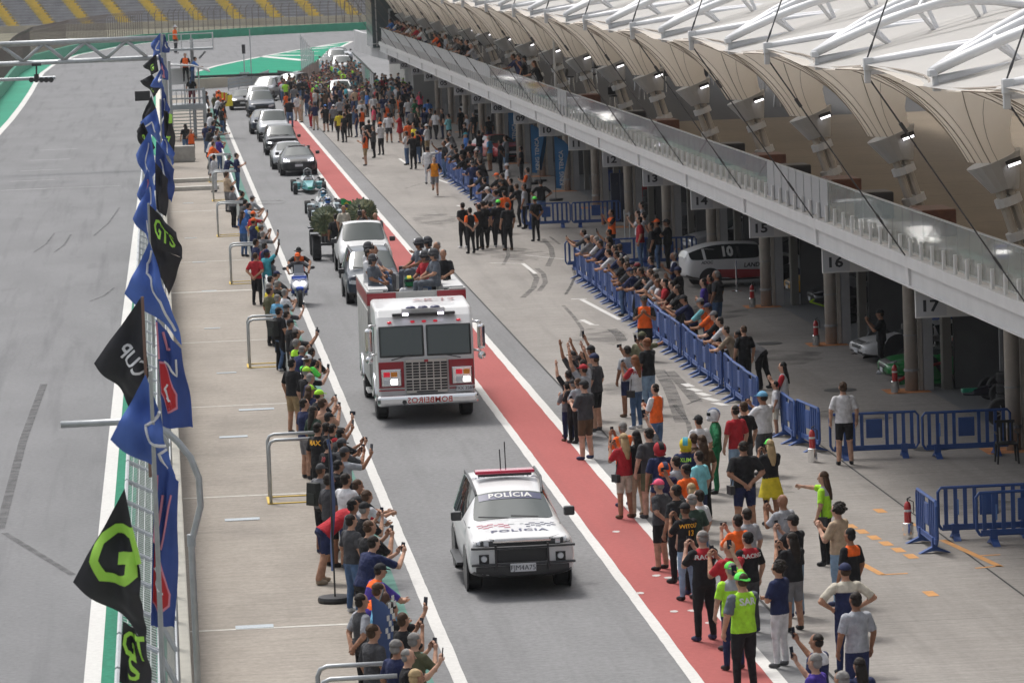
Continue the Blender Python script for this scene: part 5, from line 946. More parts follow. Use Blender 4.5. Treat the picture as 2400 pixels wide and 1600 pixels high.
# ---- race cars parked at the garages
hb, pp, pf, hbv = car(dict(T_SED, st=[(-2.0, .40, .72, .80, .62, .78, .92, .62, 1.0, 1.02), (-1.9, .30, .84, .88, .65, .84, .95, .60, 1.18, 1.22), (-1.35, .22, .86, .91, .66, .88, .95, .60, 1.38, 1.42), (-.9, .20, .87, .92, .66, .89, .95, .60, 1.43, 1.47), (-.1, .20, .87, .92, .66, .89, .94, .59, 1.42, 1.46), (.32, .20, .87, .92, .66, .89, .93, .58, 1.36, 1.42), (1.1, .20, .87, .92, .66, .88, .90, .72, .97, 1.0), (1.2, .20, .87, .92, .66, .88, .89, .70, .95, .98), (1.7, .22, .87, .92, .64, .86, .85, .68, .89, .92), (1.95, .26, .84, .89, .58, .82, .78, .62, .81, .83), (2.05, .32, .72, .78, .54, .72, .66, .54, .69, .7)], L=4.1, ws=(5, 6), side=(1, 5), rw=(0, 1)), 'race_hatchback', 'white red and black racing hatchback numbered 10 parked at the garages', 'race car', (19.1, 133.2, 0), WCAR, rz=math.radians(4), wr=.31, wb=(1.25, -1.28), sx=1.06)
SIDE = Vector((0, 1, 0))
side_on = lambda x, z: Matrix.Translation((x, -3, z)) @ Matrix.Rotation(math.pi/2, 4, 'X')
decal('10', .42, WHITE, hb, hbv, side_on(-.75, 1.18), SIDE, .03, bold=.05); decal('LANDEFER', .2, PLTX, hb, hbv, side_on(.25, .72), SIDE, .02, shear=.2, bold=.03); decal('ADOC', .13, PLTX, hb, hbv, side_on(-1.45, .86), SIDE, .02, shear=.2, bold=.03)
for x0 in (-.38, -1.55):
    b = bmesh.new(); fv = [b.verts.new((x0+dx, -3, z)) for dx, z in ((0, .95), (.09, .95), (.05, 1.42), (-.04, 1.42))]; b.faces.new(fv); bmesh.ops.subdivide_edges(b, edges=b.edges, cuts=3, use_grid_fill=True); me = bpy.data.meshes.new('pillar'); b.to_mesh(me); b.free(); on_surface(me, hbv, Matrix.Identity(4), SIDE, .014); me.materials.append(SATIN if x0 > -1 else WCAR); link('pillar', me, hb)
rs_ = [(-1.7, .3), (-1.1, .62), (-.4, .42), (.6, .56), (1.6, .42), (1.6, .28), (-1.6, .22)]
b = bmesh.new(); fv = [b.verts.new((p[0], -3, p[1])) for p in rs_]; b.faces.new(fv); bmesh.ops.triangulate(b, faces=b.faces); bmesh.ops.subdivide_edges(b, edges=b.edges, cuts=4, use_grid_fill=True); bmesh.ops.triangulate(b, faces=b.faces); me = bpy.data.meshes.new('red_flash'); b.to_mesh(me); b.free(); on_surface(me, hbv, Matrix.Identity(4), SIDE, .008); me.materials.append(REDP); link('red_flash', me, hb)
def garage_car(label, loc, rz, mats, T=T_SED, **kw): return car(T, 'garage_race_car', label, 'race car', loc, mats, rz=rz, **kw)
for px, py, rz, mt, sz_, lb_ in ((1608, 604, .15, SILC, 1, 'silver race car nosing out of garage fourteen'), (1745, 640, -.1, BLKC, .95, 'black and yellow race car behind the racing hatchback'), (1852, 700, 0, paint('car_yellow', (.6, .33, .02)), .8, 'yellow race car low in the dark of garage fifteen'), (1905, 724, 0, BLKC, .72, 'black race car with lime wing edge in garage sixteen'), (2010, 845, .1, WCAR, .7, 'white open nosed prototype race car in garage sixteen'), (2075, 895, 0, paint('car_green', (.02, .2, .05)), .72, 'green race car at the mouth of garage seventeen')):
    q = G(px, py); garage_car(lb_, (q.x+2.3, q.y, 0), math.pi+rz, mt, sz=sz_)
garage_car('white estate car parked in a far garage', (20.4, 262, 0), math.pi*1.5, WCAR, T_SUV); garage_car('red race car behind the feather flags', (17.6, 214, 0), FWD+.3, REDP)
q = G(1905, 724); LIME = M('lime_edge', (.5, .75, .04), .4); t = thing('wing_end', 'lime edged black wing beside the column of garage sixteen', 'wing', (q.x+.1, q.y-.7, .0)); MB().tube([(-.3, 0, .3), (.3, 0, .55), (.9, 0, .6)], .03, 6).build('lime_edge', LIME, t); MB().tube([(-.3, 0, .3), (.2, 0, .12), (.9, 0, .1)], .03, 6).build('lime_edge', LIME, t); MB().box((.5, .02, .34), (.7, .02, .36)).build('plate', SATIN, t)
q = G(2140, 905); t = thing('front_wing', 'green and red front wing lying at the mouth of garage seventeen', 'wing', (q.x, q.y, 0)); MB().add([(-.5, 0, .05), (.7, -.5, .1), (.9, .3, .12), (.9, .35, .5), (.2, .2, .45)], [(0, 1, 2, 4), (2, 3, 4)]).build('plane', MATS['car_green'], t); MB().tube([(-.5, 0, .08), (.2, .1, .45), (.9, .3, .55)], .04, 6).build('red_edge', REDP, t)
formula('dark_single_seater', 'dark single seater with fat tyres in the garage past seventeen', (G(2290, 945).x+1.6, G(2290, 945).y, 0), ('dark_body', (.02, .02, .03)), ('dark_body', (.02, .02, .03)), ('helmet_grey', (.1, .1, .1)), 0).rotation_euler.z = math.pi
CAB = [M('tool_red', (.3, .02, .02), .5), M('tool_blue', (.02, .05, .2), .5), M('tool_grey', (.2, .2, .21), .5)]
for i, (x, y, k_) in enumerate(((20.6, 103.5, 0), (21.5, 110.9, 1), (20.8, 123.2, 2), (20.6, 128.6, 1), (21.2, 139.6, 0), (20.5, 148, 2), (20.6, 152.5, 1), (20.4, 160.3, 2), (20.5, 172.8, 0), (20.6, 185, 1))):
    t = thing('tool_chest', '%s tool chest standing inside the garages by the party wall' % ['red', 'blue', 'grey'][k_], 'tool chest', (x, y, .01), group='garage tool chests'); bevel(MB().box((0, 0, .5), (.6, .9, .9)).build('cabinet', CAB[k_], t), .02)
    for z in (.2, .38, .56, .74): MB().box((-.305, 0, z), (.015, .82, .14)).build('drawer', CAB[k_], t)
    for sx in (-.2, .2):
        for sy in (-.35, .35): MB().lathe([(.05, 0), (.05, .06)], 8, 0, Matrix.Translation((sx, sy, .0))).build('castor', RUBBER, t)
for x, y, n_ in ((19.9, 106.2, 4), (20.0, 118.6, 3), (19.9, 131, 4), (20.0, 143.6, 4), (20.1, 155.6, 3), (19.8, 94.5, 4), (20.2, 168, 4)):
    for i in range(n_): MB().lathe([(.2, 0), (.31, .01), (.33, .06), (.33, .2), (.31, .25), (.2, .26)], 20, 0).build('stacked_tyre', RUBBER, loc=(x+.01*i, y, .01+.265*i), label='black racing tyre in a stack beside the garage posts', cat='tyre', group='stacked racing tyres')
for i, (x, y, c_) in enumerate(((29.2, 95, (.05, .08, .2)), (29.2, 107, (.25, .05, .05)), (29.2, 119, (.08, .08, .3)), (29.2, 131, (.3, .3, .3)), (29.2, 144, (.03, .1, .25)))):
    t = thing('team_banner', 'team banner hung on the back wall of the %s garage' % ['blue lit', 'red trimmed', 'violet', 'pale', 'navy'][i], 'banner', (x, y, 1.2)); MB().box((0, 0, 1), (.04, 7, 2.0)).build('cloth', M('banner_%d' % i, c_, .7), t)
# ---- blue plastic barriers
bar = thing('crowd_barrier', 'x', 'barrier'); 
fr = MB(); L_ = 2.0
fr.tube([(.08, 0, .2), (.02, 0, .3), (.02, 0, .92), (.08, 0, 1.0), (L_-.08, 0, 1.0), (L_-.02, 0, .92), (L_-.02, 0, .3), (L_-.08, 0, .2), (.08, 0, .2)], .032, 6); fr.build('frame', BLUEB, bar)
slat_me = MB().box((0, 0, .6), (.075, .03, .78)).mesh('slat', BLUEB)
for i in range(10):
    if i in (4, 5): continue
    link('slat', slat_me, bar, (.17+i*.185, 0, 0))
bevel(MB().box((1.0, 0, .66), (.36, .035, .42)).build('sign_panel', BLUEB, bar), .01); bevel(MB().box((1.0, 0, .24), (1.8, .05, .1)).build('bottom_rail', BLUEB, bar), .01)
foot = MB(); foot.add([(-.07, -.3, 0), (.07, -.3, 0), (.07, -.05, .12), (.07, -.05, .3), (-.07, -.05, .3), (-.07, -.05, .12), (-.07, .3, 0), (.07, .3, 0), (.07, .05, .12), (.07, .05, .3), (-.07, .05, .3), (-.07, .05, .12), (-.07, 0, .05), (.07, 0, .05)], [(0, 1, 2, 5), (5, 2, 3, 4), (7, 6, 11, 8), (8, 11, 10, 9), (4, 3, 9, 10), (0, 5, 12), (5, 4, 10, 11), (11, 6, 12), (12, 5, 11), (1, 13, 2), (2, 8, 9, 3), (2, 13, 8), (8, 13, 7)]); foot_me = foot.mesh('foot', BLUEB)
for x in (.34, L_-.34): link('foot', foot_me, bar, (x, 0, 0))
PALEB = M('faded_blue_plastic', (.10, .20, .45), .6); MB().box((.4, -.02, .62), (.03, .02, .3)).build('reflector', PALEB, bar)
first = [True]
def barrier(p, ang, label, group=None):
    o = bar if first[0] else copy_tree(bar); first[0] = False
    o.location = (p[0], p[1], .006); o.rotation_euler.z = ang; o['label'] = label
    if group: o['group'] = group
    elif 'group' in o: del o['group']
y = 96.2
while y < 138:
    if not (109.5 < y < 110.2): barrier((14.05+.06*math.sin(y*3), y), math.pi/2+.03*math.sin(y*7), 'blue plastic barrier in the long line the spectators lean on', 'long line of blue barriers')
    y += 2.03
for p, a, l in (((14.35, 163.0), -.02, 'blue barrier crossing the apron beside the neon capped guard'), ((16.35, 162.7), -.02, 'blue barrier crossing the apron in front of the dark screens'), ((14.0, 142.2), 0, 'blue barrier behind the front end of the spectator line'), ((15.2, 142.3), .0, 'blue barrier behind the spectators in navy shirts'), ((16.65, 141.8), -.03, 'blue barrier behind the parked racing hatchback'), ((14.42, 88.2), -.06, 'blue barrier in front of the man in black shorts'), ((16.4, 87.7), .0, 'blue barrier beside the black plastic chairs'), ((14.1, 91.0), math.pi/2, 'blue barrier end-on by the standing extinguisher'), ((14.4, 89.4), math.pi/2+.1, 'blue barrier turned along the lane behind the standing extinguisher'), ((14.08, 74.0), math.pi/2, 'blue barrier closing the end of the pair on the orange lines'), ((14.45, 75.9), -.04, 'blue barrier farther of the pair on the orange lines'), ((15.0, 74.95), .02, 'blue barrier nearer of the pair on the orange lines'), ((16.9, 75.6), .02, 'blue barrier at the outer end of the orange lines')): barrier(p, a, l)
y = 172
while y < 206: barrier((14.1+.05*math.sin(y), y), math.pi/2+.04, 'blue barrier in the far line below the feather flags', 'far line of blue barriers'); y += 2.1
# ---- extinguishers, feather flags, chairs, screens, tyres
EXR = M('extinguisher_red', (.42, .02, .02), .35, coat=.5)
def extinguisher(p, label):
    t = thing('fire_extinguisher', label, 'extinguisher', p); t.scale = (.82, .82, .7); MB().lathe([(.13, 0), (.13, .42), (.11, .44)], 18).build('steel_stand', CHROME, t); MB().lathe([(.085, .42), (.085, .9), (.06, .98), (.03, 1.02)], 16).build('cylinder', EXR, t, smooth=False); MB().lathe([(.088, .74), (.088, .8)], 16).build('label_band', WHITE, t)
    MB().tube([(0, 0, 1.02), (0, 0, 1.1), (.08, 0, 1.14)], .02, 6).build('valve', SATIN, t); MB().tube([(.02, 0, 1.08), (.14, 0, 1.0), (.14, 0, .7)], .014, 6).build('hose', SATIN, t)
extinguisher((14.0, 88.0, .006), 'red extinguisher on a steel stand beside the man in black shorts'); extinguisher((13.95, 76.3, .006), 'red extinguisher hidden behind the barrier on the orange lines')
for j, l in ((1, 'red extinguisher at the column between garages sixteen and seventeen'), (2, 'red extinguisher at the column between garages fifteen and sixteen'), (3, 'red extinguisher at the column by the racing hatchback')): extinguisher((18.1, 88.4+BAY*j-.4, .006), l)
FEA = M('feather_blue', (.03, .16, .36), .7, noise=(1.5, .15)); FEN2 = M('feather_navy', (.035, .075, .2), .7, noise=(1.5, .2))
def feather(p, h, label, mat, rz=0, txt=None, lean=0):
    t = thing('feather_flag', label, 'flag', p, rz); MB().tube([(0, 0, 0), (lean*.3, 0, h*.6), (lean+.08, 0, h*.9), (lean+.3, 0, h)], .016, 6).build('pole', SATIN, t)
    n = 14; vs = []
    for i in range(n+1):
        u = i/n; z = lerp(.55, h*.98, u); x0 = lean*.3*min(1, u*1.5)+.02; w = .62*min(1, .35+u*.9)*(1-max(0, (u-.8)/.2)**2*.75); vs += [(x0, .02*math.sin(u*6), z), (x0+w*.5, .05*math.sin(u*5+1), z), (x0+w, .06*math.sin(u*5+2), z-.03)]
    m = MB(); m.add(vs+[(a, b+.008, c) for a, b, c in vs], [(3*i+j, 3*i+j+1, 3*i+4+j, 3*i+3+j) for i in range(n) for j in range(2)]+[(3*(n+1)+3*i+j, 3*(n+1)+3*i+3+j, 3*(n+1)+3*i+4+j, 3*(n+1)+3*i+1+j) for i in range(n) for j in range(2)]); m.build('cloth', mat, t, smooth=True)
    MB().lathe([(.3, 0), (.32, .05), (.3, .1)], 18).build('base', BLACKP, t)
    if txt: lettering('lettering', txt, .26, WHITE, t, Matrix.Translation((.3, -.09, h*.5)) @ Matrix.Rotation(math.pi/2, 4, 'X') @ Matrix.Rotation(math.pi/2, 4, 'Z'), bold=.02)
    return t
for px, py, lb_, tx in ((1262, 432, 'light blue feather flag lettered on the apron by garage eleven', 'KING TENCA'), (1319, 470, 'light blue feather flag beside the black screens', 'KING TENCA'), (1207, 372, 'light blue feather flag standing farther back by the red car', 'TENCA'), (1281, 425, 'thin light blue feather flag seen edge-on', None)):
    p = G(px, py); feather((p.x-.3, p.y, .006), 2.9, lb_, FEA, .9 if tx is None else -.1, tx)
p = G(786, 1412); feather((p.x, p.y, .02), 3.0, 'narrow navy feather flag on a round base by the pit wall', FEN2, 1.5, None, .05)
p = G(888, 1600, .95); t = feather((p.x-.1, p.y, .02), 2.25, 'navy chequered feather flag leaning among the pit wall spectators', FEN2, 1.05, None, .2)
for i in range(7):
    for j in range(3):
        if (i+j) % 2: MB().box((.42+j*.09+i*.03, -.05, 1.55+i*.09), (.08, .006, .08)).build('check_print', WHITE, t)
CH = M('black_chair_plastic', (.018, .018, .018), .5)
for x, y, lb_ in ((18.0, 86.3, 'black plastic garden chair beside the barriers'), (18.9, 86.2, 'black plastic garden chair closest to the garage column')):
    t = thing('plastic_chair', lb_, 'chair', (x, y, .006), random.uniform(-.5, .5)); bevel(MB().box((0, 0, .43), (.46, .44, .04)).build('seat', CH, t), .02)
    for i in range(5): MB().box((-.16+i*.08, .22, .66), (.045, .03, .42)).build('back_slat', CH, t)
    MB().box((0, .23, .88), (.44, .035, .06)).build('back_rail', CH, t)
    for sx in (-.2, .2):
        for sy in (-.18, .2): MB().tube([(sx, sy, .43), (sx*1.15, sy*1.15, 0)], [.03, .022], 6).build('leg', CH, t)
        MB().tube([(sx*1.1, -.18, .43), (sx*1.15, -.18, .64), (sx*1.1, .2, .66)], .022, 6).build('armrest', CH, t)
for x, y, z, lb_ in ((18.5, 89.2, .75, 'spare race wheel propped up behind the black chairs'), (20.2, 97.5, .33, 'black tyre lying in the dark garage past seventeen')):
    t = thing('loose_tyre', lb_, 'tyre', (x, y, z-.33)); wheel(t, 0, 0, .33, .26, RIM, 7)
for i, (px, py) in enumerate(((1450, 520), (1472, 520))):
    p = G(px, py); t = thing('dark_screen', 'tall dark folding screen leaning by garage thirteen', 'screen', p, 0, 'dark screens by garage thirteen'); m = MB(); m.box((0, 0, 1.0), (.55, .12, 2.0), mat=Matrix.Rotation(-.08, 4, 'X')); bevel(m.build('panel', M('navy_screen', (.015, .02, .045), .5), t), .02); MB().tube([(0, .3, 0), (0, .05, 1.6)], .02, 6).build('strut', SATIN, t)
t = thing('barrier_post', 'chrome belt post on a round foot beside the racing hatchback', 'post', G(1727, 683)); MB().tube([(0, 0, 0), (0, 0, 1.0)], .03, 8).build('post', CHROME, t); MB().lathe([(.18, 0), (.18, .02), (.05, .04)], 18).build('foot', CHROME, t)
for i, (px, py) in enumerate(((1466, 585), (1478, 590), (1494, 592))): p = G(px, py); MB().tube([(0, 0, 0), (0, 0, 1.5)], .025, 8).build('steel_stanchion', STEEL, loc=p, label='thin steel stanchion on the apron behind the spectator line', cat='post', group='thin steel stanchions')
t = thing('crowd_gate', 'grey steel crowd gate among the far crowd', 'gate', G(905, 255))
MB().tube([(0, 0, .2), (0, 0, 1.1), (2.2, 0, 1.1), (2.2, 0, .2), (0, 0, .2)], .03, 6).build('frame', STEEL, t)
for i in range(12): MB().tube([(.17+i*.17, 0, .2), (.17+i*.17, 0, 1.1)], .014, 5).build('bar', STEEL, t)
for x in (.3, 1.9): MB().tube([(x, -.3, 0), (x, 0, .2), (x, .3, 0)], .02, 5).build('foot', STEEL, t)
# ================================================================== people
def prop_mat(name, attr, rough, kind):
    """colour comes from the person's own property, so one body mesh serves many clothes"""
    m = bpy.data.materials.new(name); m.use_nodes = True; n = m.node_tree; b = n.nodes['Principled BSDF']; b.inputs['Roughness'].default_value = rough; b.inputs['Specular IOR Level'].default_value = .3
    a = n.nodes.new('ShaderNodeAttribute'); a.attribute_type = 'OBJECT'; a.attribute_name = attr
    t = n.nodes.new('ShaderNodeTexNoise'); t.inputs['Scale'].default_value = 9; t.inputs['Detail'].default_value = 3; g = n.nodes.new('ShaderNodeNewGeometry'); n.links.new(g.outputs['Position'], t.inputs['Vector'])
    r = n.nodes.new('ShaderNodeMapRange'); r.inputs[1].default_value = .3; r.inputs[2].default_value = .7; r.inputs[3].default_value = .8; r.inputs[4].default_value = 1.2; n.links.new(t.outputs['Fac'], r.inputs[0])
    x = n.nodes.new('ShaderNodeVectorMath'); x.operation = 'SCALE'; n.links.new(a.outputs['Color'], x.inputs[0]); n.links.new(r.outputs[0], x.inputs['Scale']); n.links.new(x.outputs[0], b.inputs['Base Color'])
    if kind:
        t2 = n.nodes.new('ShaderNodeTexNoise'); t2.inputs['Scale'].default_value = 9; t2.inputs['Detail'].default_value = 3; n.links.new(g.outputs['Position'], t2.inputs['Vector'])
        bp = n.nodes.new('ShaderNodeBump'); bp.inputs['Strength'].default_value = .8; bp.inputs['Distance'].default_value = .06; n.links.new(t2.outputs['Fac'], bp.inputs['Height']); n.links.new(bp.outputs[0], b.inputs['Normal'])
    return m
REG = ['skin', 'torso', 'yoke', 'sleeve', 'fore', 'hips', 'thigh', 'shin', 'shoe']
BODYM = [prop_mat('person_'+r, 'c_'+r, .55 if r in ('skin', 'shoe') else .9, r not in ('skin', 'shoe')) for r in REG]; EYEM = M('person_eye', (.03, .02, .02), .4); LIPM = M('person_mouth', (.28, .09, .08), .6)
HAIRM = prop_mat('person_hair', 'c_hair', .7, 1); CAPM = prop_mat('person_cap', 'c_cap', .75, 0)
V = Vector
def base_pose():
    d = dict(pel=V((0, 0, .96)), lean=0.0)
    for s, k in ((1, 'l'), (-1, 'r')):
        d['el'+k] = V((-.02, .27*s, 1.15)); d['wr'+k] = V((.07, .27*s, .91)); d['fd'+k] = V((.1, 0, -1)); d['kn'+k] = V((.02, .11*s, .51)); d['an'+k] = V((-.01, .13*s, .09))
    return d
def P_(**kw):
    d = base_pose(); d.update(kw); return d
def both(el, wr, fd): return dict(ell=V((el[0], el[1], el[2])), elr=V((el[0], -el[1], el[2])), wrl=V((wr[0], wr[1], wr[2])), wrr=V((wr[0], -wr[1], wr[2])), fdl=V(fd), fdr=V((fd[0], -fd[1], fd[2])))
POSES = {
 'stand': P_(), 'walk': P_(knl=V((.14, .1, .52)), anl=V((.22, .11, .09)), knr=V((.02, -.1, .5)), anr=V((-.24, -.11, .13)), wrl=V((-.1, .27, .93)), wrr=V((.16, -.27, .95))),
 'phone': P_(**both((.16, .23, 1.20), (.36, .06, 1.46), (.1, -.2, 1))), 'phonelow': P_(**both((.06, .25, 1.14), (.32, .06, 1.24), (.6, -.3, .6))),
 'phone1': P_(elr=V((.26, -.25, 1.36)), wrr=V((.46, -.24, 1.58)), fdr=V((.2, .1, 1))), 'phonehigh': P_(elr=V((.2, -.26, 1.6)), wrr=V((.34, -.22, 1.86)), fdr=V((.2, .1, 1))),
 'clap': P_(**both((.1, .25, 1.14), (.33, .04, 1.32), (.4, -.05, 1))), 'up': P_(**both((.1, .27, 1.66), (.2, .22, 1.92), (.2, 0, 1))), 'back': P_(**both((-.1, .28, 1.16), (-.18, .05, .97), (0, -.4, -1))),
 'cross': P_(ell=V((.06, .26, 1.14)), elr=V((.06, -.26, 1.14)), wrl=V((.23, -.06, 1.2)), wrr=V((.24, .06, 1.15)), fdl=V((0, -1, .2)), fdr=V((0, 1, .2))), 'hips': P_(**both((-.06, .42, 1.2), (.04, .2, 1.04), (.6, -.4, -.4))),
 'point': P_(elr=V((.3, -.24, 1.42)), wrr=V((.54, -.24, 1.44)), fdr=V((1, 0, .1))), 'wave': P_(elr=V((.06, -.36, 1.6)), wrr=V((.1, -.36, 1.88)), fdr=V((0, 0, 1))),
 'lean': P_(lean=.36, pel=V((-.2, 0, .94)), ell=V((.22, .27, 1.10)), elr=V((.24, -.27, 1.09)), wrl=V((.42, .03, 1.07)), wrr=V((.38, -.06, 1.05)), fdl=V((.5, -.8, -.2)), fdr=V((.6, .7, -.3)), knl=V((-.1, .12, .5)), knr=V((-.2, -.12, .5)), anl=V((-.18, .13, .09)), anr=V((-.34, -.13, .09))),
 'leanphone': P_(lean=.35, pel=V((-.14, 0, .93)), ell=V((.34, .26, 1.16)), elr=V((.34, -.26, 1.18)), wrl=V((.58, .07, 1.34)), wrr=V((.6, -.07, 1.36)), fdl=V((.3, -.2, 1)), fdr=V((.3, .2, 1)), knl=V((-.1, .12, .5)), knr=V((-.2, -.12, .5)), anl=V((-.18, .13, .09)), anr=V((-.3, -.13, .09))),
 'bend': P_(lean=.95, pel=V((-.36, 0, .90)), ell=V((.4, .26, 1.06)), elr=V((.4, -.26, 1.06)), wrl=V((.66, .1, 1.12)), wrr=V((.66, -.1, 1.12)), fdl=V((1, -.2, 0)), fdr=V((1, .2, 0)), knl=V((-.34, .12, .5)), knr=V((-.42, -.12, .5)), anl=V((-.4, .13, .09)), anr=V((-.55, -.13, .09))),
 'run': P_(lean=.15, knl=V((.2, .09, .55)), anl=V((.08, .1, .12)), knr=V((-.04, -.09, .5)), anr=V((-.32, -.1, .34)), ell=V((-.16, .3, 1.16)), wrl=V((.08, .27, 1.08)), elr=V((.05, -.32, 1.15)), wrr=V((.27, -.2, 1.2)), fdl=V((1, 0, .3)), fdr=V((1, 0, .5))),
 'sit': P_(pel=V((0, 0, .56)), knl=V((.44, .16, .56)), knr=V((.44, -.16, .54)), anl=V((.42, .17, .1)), anr=V((.46, -.15, .1)), **both((.1, .26, .78), (.34, .1, .68), (1, -.3, -.3))),
 'sitpoint': P_(pel=V((0, 0, .56)), knl=V((.44, .16, .56)), knr=V((.44, -.16, .54)), anl=V((.42, .17, .1)), anr=V((.46, -.15, .1)), ell=V((.1, .26, .78)), wrl=V((.34, .1, .68)), fdl=V((1, -.3, -.3)), elr=V((.2, -.34, 1.0)), wrr=V((.36, -.5, 1.1)), fdr=V((.6, -.8, .2))),
 'ride': P_(lean=.12, pel=V((0, 0, .92)), knl=V((.42, .2, .82)), knr=V((.42, -.2, .82)), anl=V((.36, .22, .42)), anr=V((.36, -.22, .42)), **both((.26, .36, 1.24), (.56, .32, 1.12), (1, 0, -.2))),
 'drive': P_(lean=-.25, pel=V((0, 0, .2)), knl=V((.4, .1, .36)), knr=V((.4, -.1, .36)), anl=V((.8, .1, .22)), anr=V((.8, -.1, .22)), **both((.2, .26, .48), (.42, .1, .56), (1, -.2, 0))),
 'camera': P_(ell=V((.2, .25, 1.22)), wrl=V((.32, .1, 1.48)), fdl=V((.2, -.2, 1)), elr=V((.2, -.3, 1.25)), wrr=V((.3, -.14, 1.52)), fdr=V((.2, .3, 1))),
}
BODY = {}
def make_body(name):
    d = POSES[name]; pel = d['pel']; ln = d['lean']; ax = V((math.sin(ln), 0, math.cos(ln))); fwd = V((math.cos(ln), 0, -math.sin(ln)))
    T = lambda h, f=0, s=0: pel+ax*(h-.96)+fwd*f+V((0, s, 0))
    m = MB(); bones = []
    tor = [(.84, .10, .155), (.885, .12, .165), (.905, .143, .19), (1.02, .135, .178), (1.14, .128, .168), (1.26, .13, .175), (1.36, .125, .19), (1.43, .10, .175), (1.475, .075, .10), (1.5, .058, .06)]
    m.loft([[T(h, rx*math.cos(a)-(.01 if h > 1.2 else 0), ry*math.sin(a)) for a in [2*math.pi*k/16 for k in range(16)]] for h, rx, ry in tor])
    hl = ln*.35; hax = V((math.sin(hl), 0, math.cos(hl))); nk = T(1.49); hc = nk+ax*.05+hax*.10+V((math.cos(hl), 0, -math.sin(hl)))*.015
    m.tube([T(1.44), nk, hc], [.06, .056, .06], 12)
    HM = Matrix.Translation(hc) @ Matrix.Rotation(hl, 4, 'Y')
    m.ell((0, 0, .01), (.098, .077, .118), 16, 12, 0, HM); m.ell((.03, 0, -.055), (.066, .056, .06), 12, 8, 0, HM)
    hands = {}
    for s, k in ((1, 'l'), (-1, 'r')):
        sh = T(1.415, -.005, .172*s); el, wr, fd = d['el'+k], d['wr'+k], d['fd'+k].normalized()
        m.tube([sh+V((0, -.03*s, 0)), sh, sh.lerp(el, .5), sh.lerp(el, .86)], [.07, .072, .069, .067], 12); m.tube([sh.lerp(el, .7), el], [.05, .046], 10); m.ell(sh, (.066, .06, .066), 12, 8); m.tube([el, el.lerp(wr, .35), wr], [.048, .043, .03], 10); m.ell(el, (.047, .047, .047), 10, 8)
        side = (el-sh).cross(fd); nrm = V((0, -s, 0)) if abs(fd.y) < .7 else V((-.7, 0, .7)); nrm = (nrm-fd*nrm.dot(fd)).normalized(); w = fd.cross(nrm)
        pc_ = wr+fd*.05; hands[k] = (wr, fd, nrm, w); m.tube([wr, pc_, wr+fd*.09], [.029, .04, .034], 10)
        hp = pel+V((-.0, .085*s, -.03)); kn, an = d['kn'+k], d['an'+k]
        m.tube([hp+V((0, 0, .05)), hp, hp.lerp(kn, .5), kn], [.09, .1, .092, .072], 12); m.tube([kn, kn.lerp(an, .3), kn.lerp(an, .9), an], [.062, .06, .052, .046], 12); m.ell(kn, (.062, .062, .062), 10, 8)
        f0 = an+V((-.03, 0, -.045)); f1 = an+V((.15, .02*s, -.055)); m.tube([f0, an+V((.03, 0, -.04)), an+V((.10, .01*s, -.05)), f1], [.045, .05, .045, .03], 10)
        bones += [(sh, el, .062, 'sleeve'), (el, wr, .04, 'fore'), (wr, wr+fd*.12, .036, 'skin'), (hp, kn, .085, 'thigh'), (kn, an+V((0, 0, .03)), .055, 'shin'), (f0, f1, .05, 'shoe')]
    bones += [(T(1.0), T(1.40), .15, 'torso'), (T(.86), T(.97), .15, 'hips'), (T(1.47), nk, .058, 'skin'), (nk, hc+hax*.06, .09, 'skin')]
    raw = m.mesh('raw', BODYM[0]); o = bpy.data.objects.new('tmp', raw); COL.objects.link(o)
    md = o.modifiers.new('r', 'REMESH'); md.mode = 'VOXEL'; md.voxel_size = .0185; sm = o.modifiers.new('s', 'SMOOTH'); sm.factor = .5; sm.iterations = 2
    me = bpy.data.meshes.new_from_object(o.evaluated_get(bpy.context.evaluated_depsgraph_get())); bpy.data.objects.remove(o); bpy.data.meshes.remove(raw)
    me.materials.clear(); [me.materials.append(x) for x in BODYM]; me.materials.append(EYEM); me.materials.append(LIPM); mi = []
    for p in me.polygons:
        c = p.center; best = None
        for a, b, r, reg in bones:
            ab = b-a; t = max(0, min(1, (c-a).dot(ab)/ab.length_squared)); q = (c-(a+ab*t)).length/r
            if best is None or q < best[0]: best = (q, reg, t)
        reg = best[1]; h = .96+(c-pel).dot(ax)
        if reg in ('torso', 'hips', 'thigh') and abs((c-pel).dot(fwd)) < .2 and h > .8: reg = 'torso' if h > .905 else 'hips'
        if reg == 'torso' and h > 1.33: reg = 'yoke'
        if reg == 'sleeve' and best[2] > .86: reg = 'fore'
        if reg == 'thigh' and best[2] > .93: reg = 'shin'
        mi.append(REG.index(reg))
    me.polygons.foreach_set('material_index', mi)
    # fingers, ears, nose, eyes, mouth
    x = MB()
    for k, s in (('l', 1), ('r', -1)):
        wr, fd, nrm, w = hands[k]; curl = .55 if name not in ('up', 'wave') else .12
        for i, (o_, L_) in enumerate(((-.027, .062), (-.009, .07), (.009, .066), (.026, .052))):
            b0 = wr+fd*.075+w*o_; d1 = (fd+nrm*curl*.5).normalized(); d2 = (fd+nrm*curl*1.6).normalized(); p1 = b0+d1*L_*.55; x.tube([b0, p1, p1+d2*L_*.5], [.0105, .0095, .007], 5)
        tb0 = wr+fd*.035-w*.028; td = (fd*.7-w*.7+nrm*.35).normalized(); x.tube([tb0, tb0+td*.035, tb0+td*.035+(fd+nrm*.4).normalized()*.032], [.013, .011, .008], 5)
    for s in (-1, 1): x.ell((0, .078*s, -.0), (.022, .012, .032), 8, 6, 0, HM); x.ell((.088, .031*s, .012), (.007, .012, .006), 8, 5, 9, HM)
